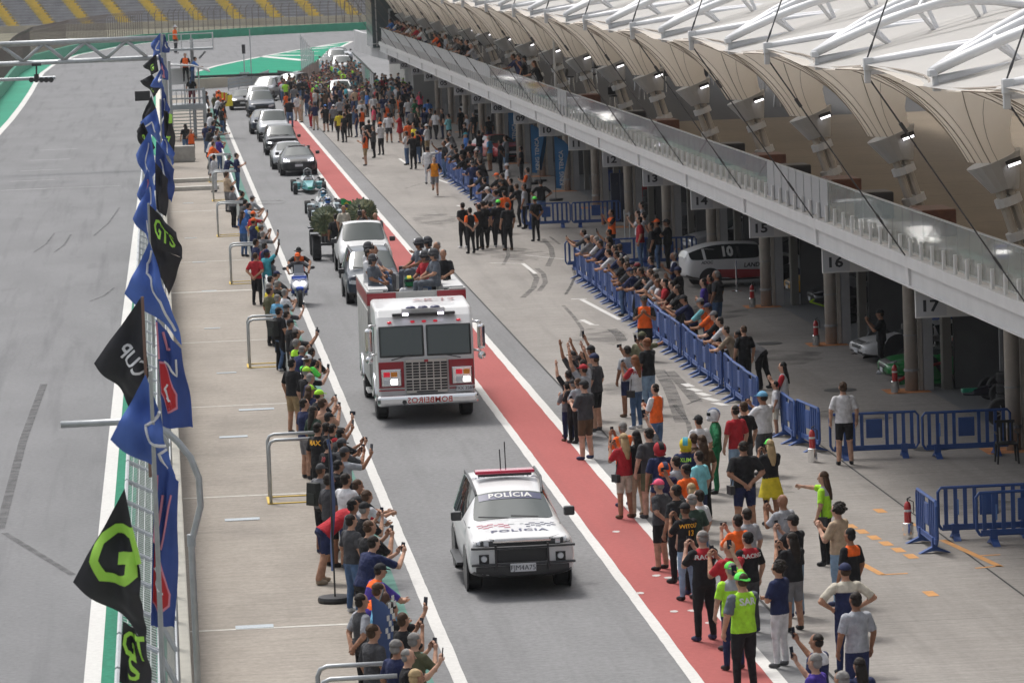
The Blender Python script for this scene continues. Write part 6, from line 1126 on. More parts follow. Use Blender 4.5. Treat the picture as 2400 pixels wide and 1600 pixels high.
    x.tube([(.092, 0, .015), (.112, 0, -.022), (.098, 0, -.03)], [.008, .015, .008], 6, 0, True, HM); x.ell((.088, 0, -.058), (.012, .024, .006), 8, 5, 10, HM)
    b = bmesh.new(); b.from_mesh(me); xm = x.mesh('x', BODYM[0]); n0 = len(b.faces); b.from_mesh(xm); b.to_mesh(me); b.free(); 
    ids = [p.material_index for p in me.polygons]; bpy.data.meshes.remove(xm)
    me.polygons.foreach_set('use_smooth', [True]*len(me.polygons)); me.name = 'person_'+name
    BODY[name] = (me, HM, hands, BVHTree.FromPolygons([v.co for v in me.vertices], [p.vertices for p in me.polygons])); return BODY[name]
for nm in POSES: make_body(nm)
# ---- hair, caps, helmets (made round the head centre)
def cap_shape(kind):
    m = MB()
    if kind == 'short': m.ell((-.026, 0, .036), (.094, .086, .102), 16, 9, z0=.0); m.ell((-.046, 0, -.008), (.064, .083, .078), 14, 8)
    elif kind == 'buzz': m.ell((-.026, 0, .034), (.087, .081, .098), 16, 8, z0=.1); m.ell((-.044, 0, -.005), (.06, .0795, .07), 14, 8)
    elif kind == 'curly':
        m.ell((-.04, 0, .035), (.105, .108, .112), 16, 9)
        rnd = random.Random(5)
        for i in range(40):
            a, e = rnd.random()*6.28, rnd.uniform(-.3, 1.5); m.ell((-.045+.1*math.cos(a)*math.cos(e), .105*math.sin(a)*math.cos(e), .03+.105*math.sin(e)), (.03, .03, .03), 7, 5)
    elif kind == 'long':
        m.ell((-.026, 0, .036), (.096, .09, .104), 16, 9, z0=.0); m.loft([[(-.055+.055*math.cos(a)+dx, (.088*w_)*math.sin(a), z) for a in [2*math.pi*k/12 for k in range(12)]] for z, w_, dx in ((.03, 1, 0), (-.08, 1.12, -.02), (-.2, 1.1, -.05), (-.32, .8, -.07), (-.4, .4, -.075))])
    elif kind == 'pony': m.ell((-.026, 0, .036), (.094, .086, .102), 16, 9, z0=.0); m.ell((-.046, 0, -.005), (.064, .083, .074), 14, 8); m.tube([(-.1, 0, .03), (-.14, 0, -.02), (-.14, 0, -.12), (-.13, 0, -.2)], [.025, .035, .03, .012], 8)
    elif kind == 'cap': m.ell((-.006, 0, .034), (.108, .094, .108), 18, 8, z0=.0); m.add([(.07, -.075, .04), (.12, -.066, .035), (.165, -.03, .022), (.165, .03, .022), (.12, .066, .035), (.07, .075, .04), (.07, -.075, .052), (.12, -.066, .05), (.165, -.03, .034), (.165, .03, .034), (.12, .066, .05), (.07, .075, .052)], [(5, 4, 3, 2, 1, 0), (6, 7, 8, 9, 10, 11), (0, 1, 7, 6), (1, 2, 8, 7), (2, 3, 9, 8), (3, 4, 10, 9), (4, 5, 11, 10)]); m.ell((0, 0, .142), (.012, .012, .008), 8, 4)
    elif kind == 'hat': m.ell((0, 0, .05), (.1, .09, .1), 16, 8, z0=-.1); m.lathe([(.1, .03), (.165, .02), (.165, .028), (.1, .045)], 20)
    elif kind == 'helm':
        m.ell((.005, 0, .0), (.142, .122, .142), 20, 14); m.lathe([(.1, -.13), (.115, -.1)], 16); m.box((.125, 0, -.085), (.05, .13, .07))
    elif kind == 'visor': m.add([(.005+.147*math.cos(a)*math.cos(e), .127*math.sin(a), .02+.147*math.sin(e)) for e in (-.22, .02, .26) for a in [-1.15+i*.23 for i in range(11)]], [(j*11+i, j*11+i+1, (j+1)*11+i+1, (j+1)*11+i) for j in range(2) for i in range(10)])
    elif kind == 'stripe': m.add([(.005+.144*math.sin(a), .05*c_*1.0, .144*math.cos(a)*.99) for a in [-1.6+i*.2 for i in range(14)] for c_ in (-1, 1)], [(2*i, 2*i+1, 2*i+3, 2*i+2) for i in range(13)])
    elif kind == 'fire':
        m.ell((-.005, 0, .045), (.135, .122, .13), 18, 10, z0=-.55); m.loft([[(-.05+.07*math.cos(a), .115*math.sin(a), z) for a in [2*math.pi*k/12 for k in range(12)]] for z in (.0, -.1)]); m.lathe([(.125, .035), (.15, .03), (.15, .042), (.12, .06)], 18)
    elif kind == 'plate': m.add([(.12, -.045, .06), (.12, .045, .06), (.095, .03, .15), (.095, -.03, .15), (.132, -.045, .06), (.132, .045, .06), (.105, .03, .15), (.105, -.03, .15)], [(4, 5, 6, 7), (3, 2, 1, 0), (0, 1, 5, 4), (3, 7, 6, 2), (0, 4, 7, 3), (1, 2, 6, 5)])
    return m
HW = {k: cap_shape(k).mesh(k, CAPM if k in ('cap', 'hat', 'helm', 'fire', 'stripe') else HAIRM, True) for k in ('short', 'buzz', 'curly', 'long', 'pony', 'cap', 'hat', 'helm', 'visor', 'stripe', 'fire', 'plate')}
HW['visor'].materials.clear(); HW['visor'].materials.append(GLASSD); HW['plate'].materials.clear(); HW['plate'].materials.append(CHROME)
pm = MB(); pm.box((0, 0, 0), (.012, .078, .155)); PHONE = pm.mesh('phone', BLACKP); PSCR = MB().box((-.0068, 0, 0), (.001, .07, .142)).mesh('screen', M('phone_screen', (.03, .035, .05), .15)); PCAM = MB().box((.0068, .02, .055), (.002, .028, .03)).mesh('camera', M('phone_lens', (.1, .1, .11), .2))
CLR = dict(black=(.016, .016, .018), grey=(.17, .17, .18), dgrey=(.055, .056, .062), lgrey=(.32, .33, .36), white=(.58, .58, .6), navy=(.018, .025, .075), blue=(.05, .15, .42), lblue=(.12, .33, .52), teal=(.06, .33, .40), cyan=(.2, .52, .58), purple=(.06, .035, .24), red=(.38, .02, .03), maroon=(.16, .02, .03), pink=(.75, .09, .17), orange=(.80, .13, .02), amber=(.72, .26, .02), yellow=(.62, .5, .03), lime=(.36, .70, .04), neon=(.12, .72, .10), green=(.015, .15, .06), olive=(.10, .10, .055), dgreen=(.035, .06, .045), beige=(.44, .33, .23), khaki=(.30, .22, .12), brown=(.10, .06, .035), jeans=(.075, .13, .24), ljeans=(.22, .32, .44), cream=(.52, .48, .40), tan=(.28, .22, .16), camo=(.12, .12, .07), steel=(.12, .135, .16))
CN = dict(dgrey='dark grey', lgrey='light grey', lblue='light blue', jeans='blue jeans', ljeans='pale jeans', dgreen='dark green', steel='slate grey', amber='amber orange', camo='camouflage', neon='neon green')
HAIRC = dict(dark=(.018, .013, .010), black=(.010, .009, .009), brown=(.06, .033, .018), grey=(.22, .21, .20), white=(.5, .5, .5), blond=(.42, .30, .16), auburn=(.20, .075, .03))
SKINS = [(.40, .22, .145), (.46, .27, .19), (.34, .18, .115), (.28, .14, .085), (.43, .24, .16), (.5, .30, .22)]; SKD = (.09, .045, .03)
POSEW = dict(stand='standing', walk='walking', phone='filming with a phone', phonelow='looking at a phone', phone1='holding out a phone', phonehigh='raising a phone high', clap='clapping', up='raising both arms', back='with hands behind the back', cross='with folded arms', hips='with hands on hips', point='pointing', wave='waving', lean='leaning forward', leanphone='leaning out to film', bend='bending far forward', run='running', sit='sitting', sitpoint='sitting and pointing', ride='riding', drive='at the wheel', camera='shouldering a camera')
cn = lambda c: CN.get(c, c)
PEOPLE = []; seq = [0]
def person(pos, facing, spec, place, group, h=1.74, z=0.0, rnd=None, extra=None, desc=None):
    """spec: shirt pants head pose [key=value ...]"""
    R = rnd or random; w = spec.split(); sh, pa, hd, pose = w[:4]; opt = dict(x.split('=') for x in w[4:] if '=' in x)
    me, HM, hands, bv = BODY[pose]; o = bpy.data.objects.new('person', me); COL.objects.link(o)
    sp = sh.split('.'); pp = pa.split('.'); skin = SKD if opt.get('sk') == 'd' else R.choice(SKINS); k = .9+.2*R.random(); skin = [c*k for c in skin]
    sc = CLR[sp[0]] if sp[0] != 'bare' else skin; pcx = CLR[pp[0]]
    long_ = 'l' in sp[1:]; vest = 'v' in sp[1:]; shorts = 's' in pp[1:] or 'k' in pp[1:]
    o['c_skin'] = list(skin); o['c_torso'] = list(sc); o['c_yoke'] = list(CLR[opt['yoke']]) if 'yoke' in opt else list(sc)
    slv = CLR[opt.get('slv', 'black')] if vest or 'slv' in opt else sc; o['c_sleeve'] = list(slv); o['c_fore'] = list(slv) if long_ else list(skin)
    o['c_hips'] = list(pcx); o['c_thigh'] = list(pcx) if 'k' not in pp[1:] else list(pcx); o['c_shin'] = list(skin) if shorts else list(pcx)
    o['c_shoe'] = list(CLR[opt.get('shoe', R.choice(['black', 'black', 'dgrey', 'white', 'navy', 'brown']))])
    s_ = h/1.735; wd = float(opt.get('w', .96+.14*R.random())); o.location = (pos[0], pos[1], z); o.rotation_euler = (0, 0, math.radians(facing)); o.scale = (s_*wd, s_*wd, s_)
    parts = hd.split(':'); hk = parts[0]
    def child(nm, mesh, col=None, prop=None, mw=None):
        c = link(nm, mesh, o); c.matrix_local = HM @ (mw or Matrix.Identity(4))
        if col: c[prop] = list(col)
        return c
    hair_col = HAIRC['dark']
    if hk in ('cap', 'capr', 'hat', 'capl'):
        hc2 = HAIRC[parts[2]] if len(parts) > 2 else HAIRC[R.choice(['dark', 'brown', 'dark', 'grey'])]
        child('hair', HW['long' if hk == 'capl' else 'buzz'], hc2, 'c_hair'); child('hat' if hk == 'hat' else 'cap', HW['hat' if hk == 'hat' else 'cap'], CLR[parts[1]], 'c_cap', Matrix.Rotation(math.pi, 4, 'Z') if hk == 'capr' else None); hw = '%s %s' % (cn(parts[1]), 'hat' if hk == 'hat' else 'cap')
    elif hk == 'helm':
        c = child('helmet', HW['helm'], CLR[parts[1]], 'c_cap'); v = link('visor', HW['visor'], c); s2 = link('stripe', HW['stripe'], c); s2['c_cap'] = list(CLR[parts[2]]) if len(parts) > 2 else list(CLR['white']); hw = '%s racing helmet' % cn(parts[1])
    elif hk == 'fire': c = child('helmet', HW['fire'], CLR['dgrey'], 'c_cap'); link('badge_plate', HW['plate'], c); hw = 'dark fire helmet'
    elif hk == 'bald': hw = 'bald head'
    else:
        st = 'short'
        for pre, sn in (('l', 'long'), ('c', 'curly'), ('p', 'pony'), ('z', 'buzz')):
            if hk[0] == pre and hk[1:] in HAIRC: st, hk = sn, hk[1:]; break
        child('hair', HW[st], HAIRC[hk], 'c_hair'); hw = {'long': 'long %s hair', 'curly': 'curly %s hair', 'pony': '%s ponytail', 'buzz': 'cropped %s hair', 'short': '%s hair'}[st] % hk
    if 'k' in pp[1:]:
        m = MB(); m.loft([[(rx*math.cos(a), ry*math.sin(a), zz) for a in [2*math.pi*i/18 for i in range(18)]] for zz, rx, ry in ((1.0, .135, .175), (.9, .16, .2), (.72, .2, .25), (.6, .22, .28))], caps=False); sk_ = m.build('skirt', CAPM, o, smooth=True); sk_['c_cap'] = list(pcx)
    top = {'v': 'vest', 'l': 'long sleeves'}.get(sp[1] if len(sp) > 1 else '', 'shirt'); bot = cn(pp[0]) if 'jeans' in pp[0] else cn(pp[0])+(' shorts' if 's' in pp[1:] else ' skirt' if 'k' in pp[1:] else ' trousers')
    tp_ = 'bare chest' if sp[0] == 'bare' else cn(sp[0])+' '+top
    if sp[0] == pp[0] and opt.get('suit'): label = 'person in %s racing suit, %s, %s %s' % (cn(sp[0]), hw, POSEW[pose], place)
    else: label = 'person in %s, %s, %s, %s %s' % (tp_, bot, hw, POSEW[pose], place)
    label = ' '.join((desc or label).split()[:16]); o['label'] = label; o['category'] = 'person'; o['group'] = group
    o.update_tag()
    MW = Matrix.Translation(o.location) @ Matrix.Rotation(math.radians(facing), 4, 'Z') @ Matrix.Diagonal((s_*wd, s_*wd, s_, 1))
    if pose in ('phone', 'phone1', 'phonehigh', 'phonelow', 'leanphone') and opt.get('ph') != '0':
        if pose in ('phone', 'phonelow', 'leanphone'): a, b = hands['l'], hands['r']; c = (a[0]+b[0])*.5+a[1]*.07+V((.02, 0, .03))
        else: a = hands['r']; c = a[0]+a[1]*.14+V((.015, .02, 0))
        ph = bpy.data.objects.new('phone', PHONE); COL.objects.link(ph); R_ = Matrix.Rotation(math.pi/2, 4, 'X') if R.random() < .3 else Matrix.Identity(4); ph.matrix_world = MW @ Matrix.Translation(c) @ R_ @ Matrix.Rotation(.15, 4, 'Y'); link('screen', PSCR, ph); link('camera', PCAM, ph)
        ph['label'] = ' '.join(('dark phone held by person in %s with %s %s' % (tp_, hw, place)).split()[:16]); ph['category'] = 'phone'; ph['group'] = 'phones held by spectators'
    if 'txt' in opt:                                             # print on the back of the shirt
        back = V((1, 0, 0)); zt = 1.36
        for ln_, tx in enumerate(opt['txt'].split('/')):
            size = .1 if len(tx) > 3 else .14; mesh = text_mesh(tx, size, bold=.03); on_surface(mesh, bv, Matrix.Translation((-1.2, 0, zt-ln_*.13)) @ Matrix.Rotation(-math.pi/2, 4, 'Z') @ Matrix.Rotation(math.pi/2, 4, 'X'), back, .008); mesh.materials.clear(); mesh.materials.append({'y': M('print_amber', (.8, .4, .02), .6), 'w': WHITE, 'r': REDP, 'l': FG}[opt.get('tc', 'w')]); link('shirt_print', mesh, o)
    if 'bag' in opt:
        b_ = bpy.data.objects.new('shoulder_bag', BAG); COL.objects.link(b_); b_.matrix_world = MW @ Matrix.Translation((-.03, .24 if opt['bag'] == 'l' else -.24, .86)); link('strap', STRAP, b_); b_['label'] = ' '.join(('black shoulder bag worn by person in %s with %s' % (tp_, hw)).split()[:16]); b_['category'] = 'bag'
    if 'pack' in opt:
        b_ = bpy.data.objects.new('backpack', PACK); COL.objects.link(b_); b_.matrix_world = MW @ Matrix.Translation((-.2, 0, 1.2)); link('pocket', PPOC, b_); b_['label'] = ' '.join(('black backpack on person in %s with %s' % (tp_, hw)).split()[:16]); b_['category'] = 'backpack'
    PEOPLE.append(o); return o
_b = MB(); _b.box((0, 0, 0), (.2, .08, .16)); BAG = _b.mesh('bag', BLACKP); STRAP = MB().tube([(0, .0, .08), (.02, -.06, .3), (.02, -.14, .52)], .01, 5).mesh('strap', BLACKP); PACK = MB().box((0, 0, 0), (.16, .3, .44), taper=.85).mesh('backpack', M('backpack_black', (.02, .022, .02), .8)); PPOC = MB().box((-.09, 0, -.08), (.03, .22, .2)).mesh('pocket', M('backpack_pocket', (.03, .035, .03), .8))
def crowd(text, kf, facing, place, group, z=0.0, jit=18, h0=1.74, seed=1, planeX=None):
    R = random.Random(seed)
    for ln_ in text.strip().splitlines():
        w = ln_.split()
        if not w: continue
        x, y = float(w[0]), float(w[1]); spec = ' '.join(w[2:]); opt = dict(q.split('=') for q in w[6:] if '=' in q)
        h = float(opt.get('h', h0*(.965+.07*R.random()))); pose = w[5]; hm = BODY[pose][1].translation; s_ = h/1.735; fc = float(opt.get('f', facing+R.uniform(-jit, jit)))
        zh = z+hm.z*s_; p = G(*kf(x, y), zh)
        if planeX:
            r_ = ray(*kf(x, y)); t_ = planeX/r_.x; p = V((planeX, r_.y*t_, 0))
        off = V((hm.x*s_, 0, 0)); off.rotate(Matrix.Rotation(math.radians(fc), 3, 'Z'))
        person((p.x-off.x, p.y-off.y), fc, spec, place, group, h, z, R)
# head positions are photo pixels inside the named crop; each line: x y shirt trousers head pose options
A1 = crop(680, 1120, 3.266); A2 = crop(600, 780, 4.126); A3 = crop(520, 440, 4.354); A4 = crop(380, 60, 3.92)
PW, PG = 'at the pit wall', 'spectators along the pit wall'
crowd('''
 430 15 white navy.s dark clap w=1.08
 590 145 white jeans brown lean
 485 215 steel black black stand
 300 20 dgrey black.s dark stand
 235 -60 grey black.s cap:dgrey stand pack=1
 520 60 black jeans brown lean
 640 500 navy black dark leanphone
 780 1010 black black dark phone1
 640 1180 dgrey navy brown stand
 820 1300 navy black grey stand
 470 330 dgrey jeans dark stand
 570 240 black black cap:black phone
 610 380 black black zbrown phone h=1.88 w=1.12 f=35
 690 712 purple navy cap:black lean yoke=orange
 680 862 purple jeans brown lean yoke=orange
 722 928 lblue jeans bald lean sk=d
 550 945 dgrey black dark back slv=lgrey
 700 1045 dgrey red black stand
 868 1090 black black brown phone f=40
 955 1245 olive jeans grey phone f=40
 905 1370 black jeans zgrey phone1 f=0
 970 1530 grey jeans blond stand
''', A1, 30, PW, PG, .02, 12, seed=2)
crowd('''
 395 105 black black grey phone yoke=lime
 450 170 navy jeans zgrey lean
 540 190 black black dark lean
 500 260 black jeans capr:white phone slv=neon
 350 300 black khaki.s black stand f=45 h=1.8
 490 380 black jeans cap:lime phone1
 530 440 navy beige.s grey stand
 525 560 navy ljeans capl:lime:brown stand
 612 605 black black cap:lime phone pack=1
 650 685 bare jeans brown phone
 705 825 black black cap:black phone1
 600 925 black black dark stand txt=MAX tc=y
 690 920 black dgrey dark phone1
 745 935 red jeans dark lean
 825 985 black jeans black leanphone
 700 1085 black black black stand txt=10 tc=r
 830 1080 dgrey black cap:dgrey leanphone
 858 1165 lgrey navy cap:dgrey phone1 pack=1
 800 1290 black black black lean
 700 1412 dgrey black dark stand h=1.5
 390 20 black jeans dark phone1
 560 760 dgreen black ldark stand
 470 690 navy grey.s dark stand
''', A2, 30, PW, PG, .02, 14, seed=3)
crowd('''
 210 65 black black.s dark stand
 310 110 lgrey black.s cap:grey lean
 275 190 blue jeans dark leanphone slv=white
 215 270 blue jeans lbrown stand
 320 275 red jeans cap:orange phone1
 325 345 navy navy cap:orange phone slv=yellow
 400 410 black navy cap:grey phone
 350 560 navy black dark stand
 440 600 navy navy dark stand slv=red
 455 668 teal jeans cap:navy phonehigh sk=d
 345 700 red.v black brown back slv=red f=60
 515 745 grey dgrey cdark stand sk=d h=1.5
 560 890 dgrey black cap:navy lean
 500 940 lgrey navy black stand
 570 990 black jeans grey lean
 490 1012 yellow navy grey stand
 490 1058 olive black dark stand
 645 1075 white jeans grey clap
 570 1130 lblue jeans grey stand
 585 1265 black black black stand pack=1
 660 1235 dgrey navy cap:black phone1
 665 1300 white jeans dark lean
 700 1388 black black cap:black stand
 760 1490 black jeans dark phone1
 240 150 dgrey black dark lean
 110 10 grey black dark phonelow
 420 480 grey jeans grey phone1
''', A3, 30, PW, PG, .02, 14, seed=4)
crowd('''
 685 1197 navy jeans dark phonelow h=1.85 f=5
 615 1210 navy dgrey cap:grey lean
 595 1368 beige grey brown phonelow
 470 1212 white.l white dark stand suit=1 f=150 h=1.78
 470 1090 orange navy brown lean
 400 915 navy jeans dark stand f=40
 510 962 grey black dark point
 460 1050 white black dark lean
 500 990 lgrey jeans brown lean
 520 1040 purple jeans dark clap
 440 960 black jeans dark lean
 265 970 orange.v black zdark camera f=-80
 210 925 black jeans ldark stand f=120
 405 622 black black dark stand
 480 640 olive black grey stand
 520 672 white navy dark lean
 560 690 black navy cap:orange wave
 520 612 orange black cap:orange stand
 450 820 white jeans dark lean
 490 850 black black dark lean
 430 780 dgrey black brown stand
 560 740 orange.v black dark stand
 470 900 navy black dark lean
 545 760 black jeans dark stand
''', A4, 30, PW, PG, .02, 14, seed=5)
person((3.1, 74.5), 18, 'red navy.s cap:black bend w=1.15 shoe=tan', PW, PG, 1.86, .02, random.Random(31))
# marshals on the tower
for px, py, zf, spec, ds in ((115, 18, None, 'orange.v dgrey hat:white stand slv=orange', 'marshal in orange vest and white helmet on the upper tower platform'), (265, 492, None, 'black maroon dark stand', 'person in black shirt seen from behind on the lower tower platform'), (210, 275, None, 'orange.v black dark stand slv=black', 'marshal in orange vest below the upper tower platform'), (298, 300, None, 'blue jeans dark lean', 'person in blue shirt leaning below the upper tower platform')):
    Yq = TY+2.4 if py < 100 else TY+1.4; q = AY(*A4(px, py), Yq); person((q.x, Yq), {18: 20, 492: 90, 275: -90, 300: 0}[py], spec, 'on the marshal tower', 'people on the marshal tower', 1.74, q.z-1.64, random.Random(py), desc=ds)
yf = thing('yellow_flag', 'yellow marshal flag held over the pit wall', 'flag', G(*A4(615, 790))); MB().add([(-.25, 0, .35), (.3, .05, .4), (.28, .02, 1.2), (-.2, .06, 1.15), (-.25, .012, .35), (.3, .062, .4), (.28, .032, 1.2), (-.2, .072, 1.15)], [(0, 1, 2, 3), (7, 6, 5, 4)]).build('cloth', M('flag_yellow', (.75, .62, .03), .7), yf); MB().tube([(-.28, 0, .1), (-.22, .03, 1.3)], .012, 5).build('stick', SATIN, yf)
rf = thing('striped_flag', 'red and yellow striped marshal flag by the pit wall', 'flag', AY(*A4(545, 640), 292)); 
for i in range(6): MB().box((-.35+i*.14, .02*math.sin(i), -.03*i), (.139, .012, .6)).build('stripe', MATS['flag_yellow'] if i % 2 else M('flag_orange_red', (.7, .08, .01), .7), rf)
# ---- right of the lane
B1 = crop(1280, 780, 3.336); B2 = crop(1400, 1150, 3.36); B3 = crop(1640, 900, 3.92); Q4 = crop(1560, 640, 4.9)
RP, RG = 'beside the red strip', 'spectators between the pit lane and the barriers'
crowd('''
 205 185 dgrey black cap:black up
 350 140 dgrey black.s cap:black phonehigh
 275 205 black black cdark up
 285 250 grey black dark up
 290 287 lgrey navy cap:red up
 375 205 dgrey black.s cap:navy stand h=1.82 w=1.12 f=150
 295 415 dgrey brown.s cap:black phonelow w=1.12 h=1.76
 245 390 lgrey black brown clap h=1.5
 205 400 black black cap:black clap h=1.45
 170 330 black jeans dark up h=1.55
 160 420 grey navy dark clap h=1.35
 630 140 lgrey navy.s dark phone1
 690 215 white jeans lauburn phone slv=red bag=l txt=PILOTO tc=r
 785 82 black ljeans auburn phone1 h=1.84
 750 32 camo jeans cap:olive point h=1.8 f=60
 850 440 orange.v jeans zdark phonelow slv=white
 595 742 orange black grey phone
 600 832 red cream.s lblond phone bag=l h=1.7 f=120
 700 812 black beige lblack stand
 800 792 dgrey olive.s dark phonehigh h=1.8 w=1.1 f=120
 890 905 navy navy helm:red:black stand suit=1 f=100
 925 1062 navy black helm:orange:navy stand suit=1 f=100
 1090 872 navy navy helm:yellow:teal stand suit=1 f=80 txt=KLIM tc=l
 1190 690 white jeans cap:black stand
 1150 832 brown black brown phone
 1212 845 brown black lbrown stand
 1310 640 green.l green helm:white:blue hips suit=1 f=170
 1475 612 red ljeans zdark stand f=120 h=1.82
 1540 585 black dgrey.s brown stand f=120 h=1.8
 1690 505 white dgrey cap:lblue:dark phone w=1.18 h=1.78 f=130
 1540 895 black navy.s zdark back w=1.18 h=1.8 f=100 bag=l
 1745 880 black yellow.k capl:neon:blond phone f=110 h=1.68
 1190 970 cyan navy dark stand
 1010 1012 lgrey black dark stand h=1.65
 1090 1072 orange.l black black stand
 1130 1222 white black lblond stand h=1.6
 1135 1312 dgreen black zgrey stand
 1190 1282 white jeans dark stand
 880 1195 dgrey black.s cap:pink back h=1.66 f=140
 1085 1382 black ljeans cap:black phone txt=WITOLD/13 tc=y f=120
 1010 1240 black black dark phonehigh
''', B1, 128, RP, RG, .006, 14, seed=6)
crowd('''
 825 372 black black zgrey phone yoke=red h=1.82 w=1.1 f=115 txt=RACING
 1040 447 red black bald phone w=1.15 f=125
 1180 377 black dgrey black stand yoke=red f=120 txt=RACING
 1100 242 orange.v black dark phone slv=orange
 1172 192 lgrey black dark stand
 1050 622 lime navy capr:neon phonehigh yoke=lgrey f=110
 1135 712 lime black capr:neon phone1 slv=steel h=1.84 w=1.1 f=115 txt=SAR
 1420 612 navy white cdark cross f=140 h=1.68
 1530 382 black grey.s ldark phone f=120 h=1.64
 1540 242 black ljeans cap:black phone f=130
 1460 82 lgrey black bald phone f=130
 1890 152 beige ljeans cdark clap f=140
 1985 352 black jeans black stand yoke=orange f=130
 1950 632 navy navy cap:navy hips yoke=cream slv=cream suit=1 f=100
 2030 862 lgrey navy dark stand f=110 h=1.8
 1725 1190 navy navy zdark phone1 yoke=white f=140
 1710 1350 purple black grey phone1 f=140
 2060 1380 navy black ldark stand f=110
 1920 1490 grey black grey stand
''', B2, 125, 'on the near apron', RG, .006, 10, seed=7)
crowd('''
 1132 862 lime black lbrown point yoke=lgrey f=150 h=1.72 bag=l
 1315 32 white black.s brown stand f=90 h=1.8
''', B3, 125, 'on the open apron', RG, .006, 4, seed=8)
crowd('''
 1340 1080 white ljeans lblack clap slv=red h=1.66 f=160
 1255 1285 white cream.s pblack stand h=1.25 f=170
''', Q4, 165, 'at the end of the blue barriers', RG, .006, 4, seed=9)
C5 = crop(1320, 530, 5.807); LP, LG = 'behind the blue barriers', 'spectators leaning on the blue barriers'
crowd('''
 275 98 dgrey black dark leanphone
 325 172 grey black cap:grey lean
 395 172 navy black bald lean
 445 190 navy jeans grey lean slv=white
 500 247 navy black dark lean
 620 92 black jeans dark phone1
 610 192 navy black dark lean
 620 282 navy black brown lean
 700 312 navy black dark lean
 760 297 navy jeans brown lean slv=white
 610 367 white navy dark lean
 725 392 navy black dark lean
 780 482 black jeans dark phone
 850 462 navy black grey lean
 850 512 dgrey black dark lean
 862 547 dgrey jeans brown lean
 930 532 navy black cap:navy lean
 1010 557 maroon jeans cap:maroon lean
 910 622 navy black cap:navy lean
 970 612 grey black dark lean
 1050 622 black black dark lean
 1195 462 navy black dark clap
 1505 412 navy jeans zgrey clap yoke=white
 1240 632 cyan jeans white clap
 1180 642 grey black brown lean
 1250 702 lgrey jeans ldark lean
 1285 772 white red lbrown clap
 1375 772 red jeans lblack clap
 1475 802 black black dark lean
 1560 612 black black cap:navy phone
 1560 860 black black ldark lean
 1640 1000 navy black cap:black leanphone
''', C5, 165, LP, LG, .006, 12, seed=10)
crowd('1100 1015 orange.v black cap:black clap slv=black f=-100 h=1.76 w=1.1\n', C5, -100, 'in front of the blue barriers', 'marshals on the apron', .006, 0, seed=11)
crowd('''
 430 112 purple navy dark cross f=170
 510 62 black black black stand f=160
 580 22 dgrey jeans zgrey stand f=150 h=1.84
 75 142 black black dark lean
 400 342 orange navy cap:grey lean slv=cyan
 490 402 orange black cap:navy lean
 555 492 black black cap:grey lean
 620 560 white black dark lean slv=white
 690 662 tan black.s dark lean f=165
 845 717 grey black black bend f=150 w=1.12
 895 655 black black zbrown stand f=110
 130 190 black navy ldark lean
''', Q4, 165, LP, LG, .006, 10, seed=12)
D1 = crop(1100, 300, 3.92); DG = 'people by the garages and feather flags'
crowd('''
 1580 712 lgrey jeans dark stand
 1545 792 white jeans dark phone
 1600 808 white ljeans dark stand
 1560 850 red jeans dark stand
 1665 905 black black dark stand
 1722 872 black jeans cap:orange phone
 1812 872 black black cap:black phone w=1.15
 1300 782 orange.v black dark camera slv=black f=200
''', D1, 165, 'by the garages', DG, .006, 15, seed=13)
crowd('''
 2 762 black black dark back slv=orange
 -65 715 black black dark back
 85 728 black black dark phone1
 122 702 black black cap:black stand
 190 702 navy black dark back
 265 692 black black cap:neon stand f=80
 345 715 black black dark stand
 600 660 black black cap:neon back f=120
 655 502 black jeans cap:black hips f=90
 320 605 orange.l orange dark stand suit=1
''', D1, 110, 'before the crossing barriers', DG, .006, 20, seed=14)
crowd('''
 135 482 black black dark lean
 165 572 lgrey black cap:white lean
 235 602 grey black dark lean
 250 442 black black cap:orange lean
 290 502 black black cap:black lean
 345 352 white khaki cap:white stand
 375 492 black black dark stand
 430 542 black black brown lean
 500 545 lgrey black dark stand
 530 392 lgrey black dark phonelow slv=orange
 180 92 lblue khaki.s zgrey stand
 280 132 black black dark back
 330 97 lgrey ljeans brown cross
 470 192 black dgrey dark stand
 25 322 black black dark lean
 60 250 black black brown stand
 90 300 black jeans dark lean
 300 445 black black dark lean
 85 420 black black dark lean
 70 200 grey black grey lean
''', D1, 160, 'behind the far barriers', DG, .006, 20, seed=15)
E1 = crop(650, 150, 3.92); EP, EG = 'in the far crowd', 'crowd by the far garages'
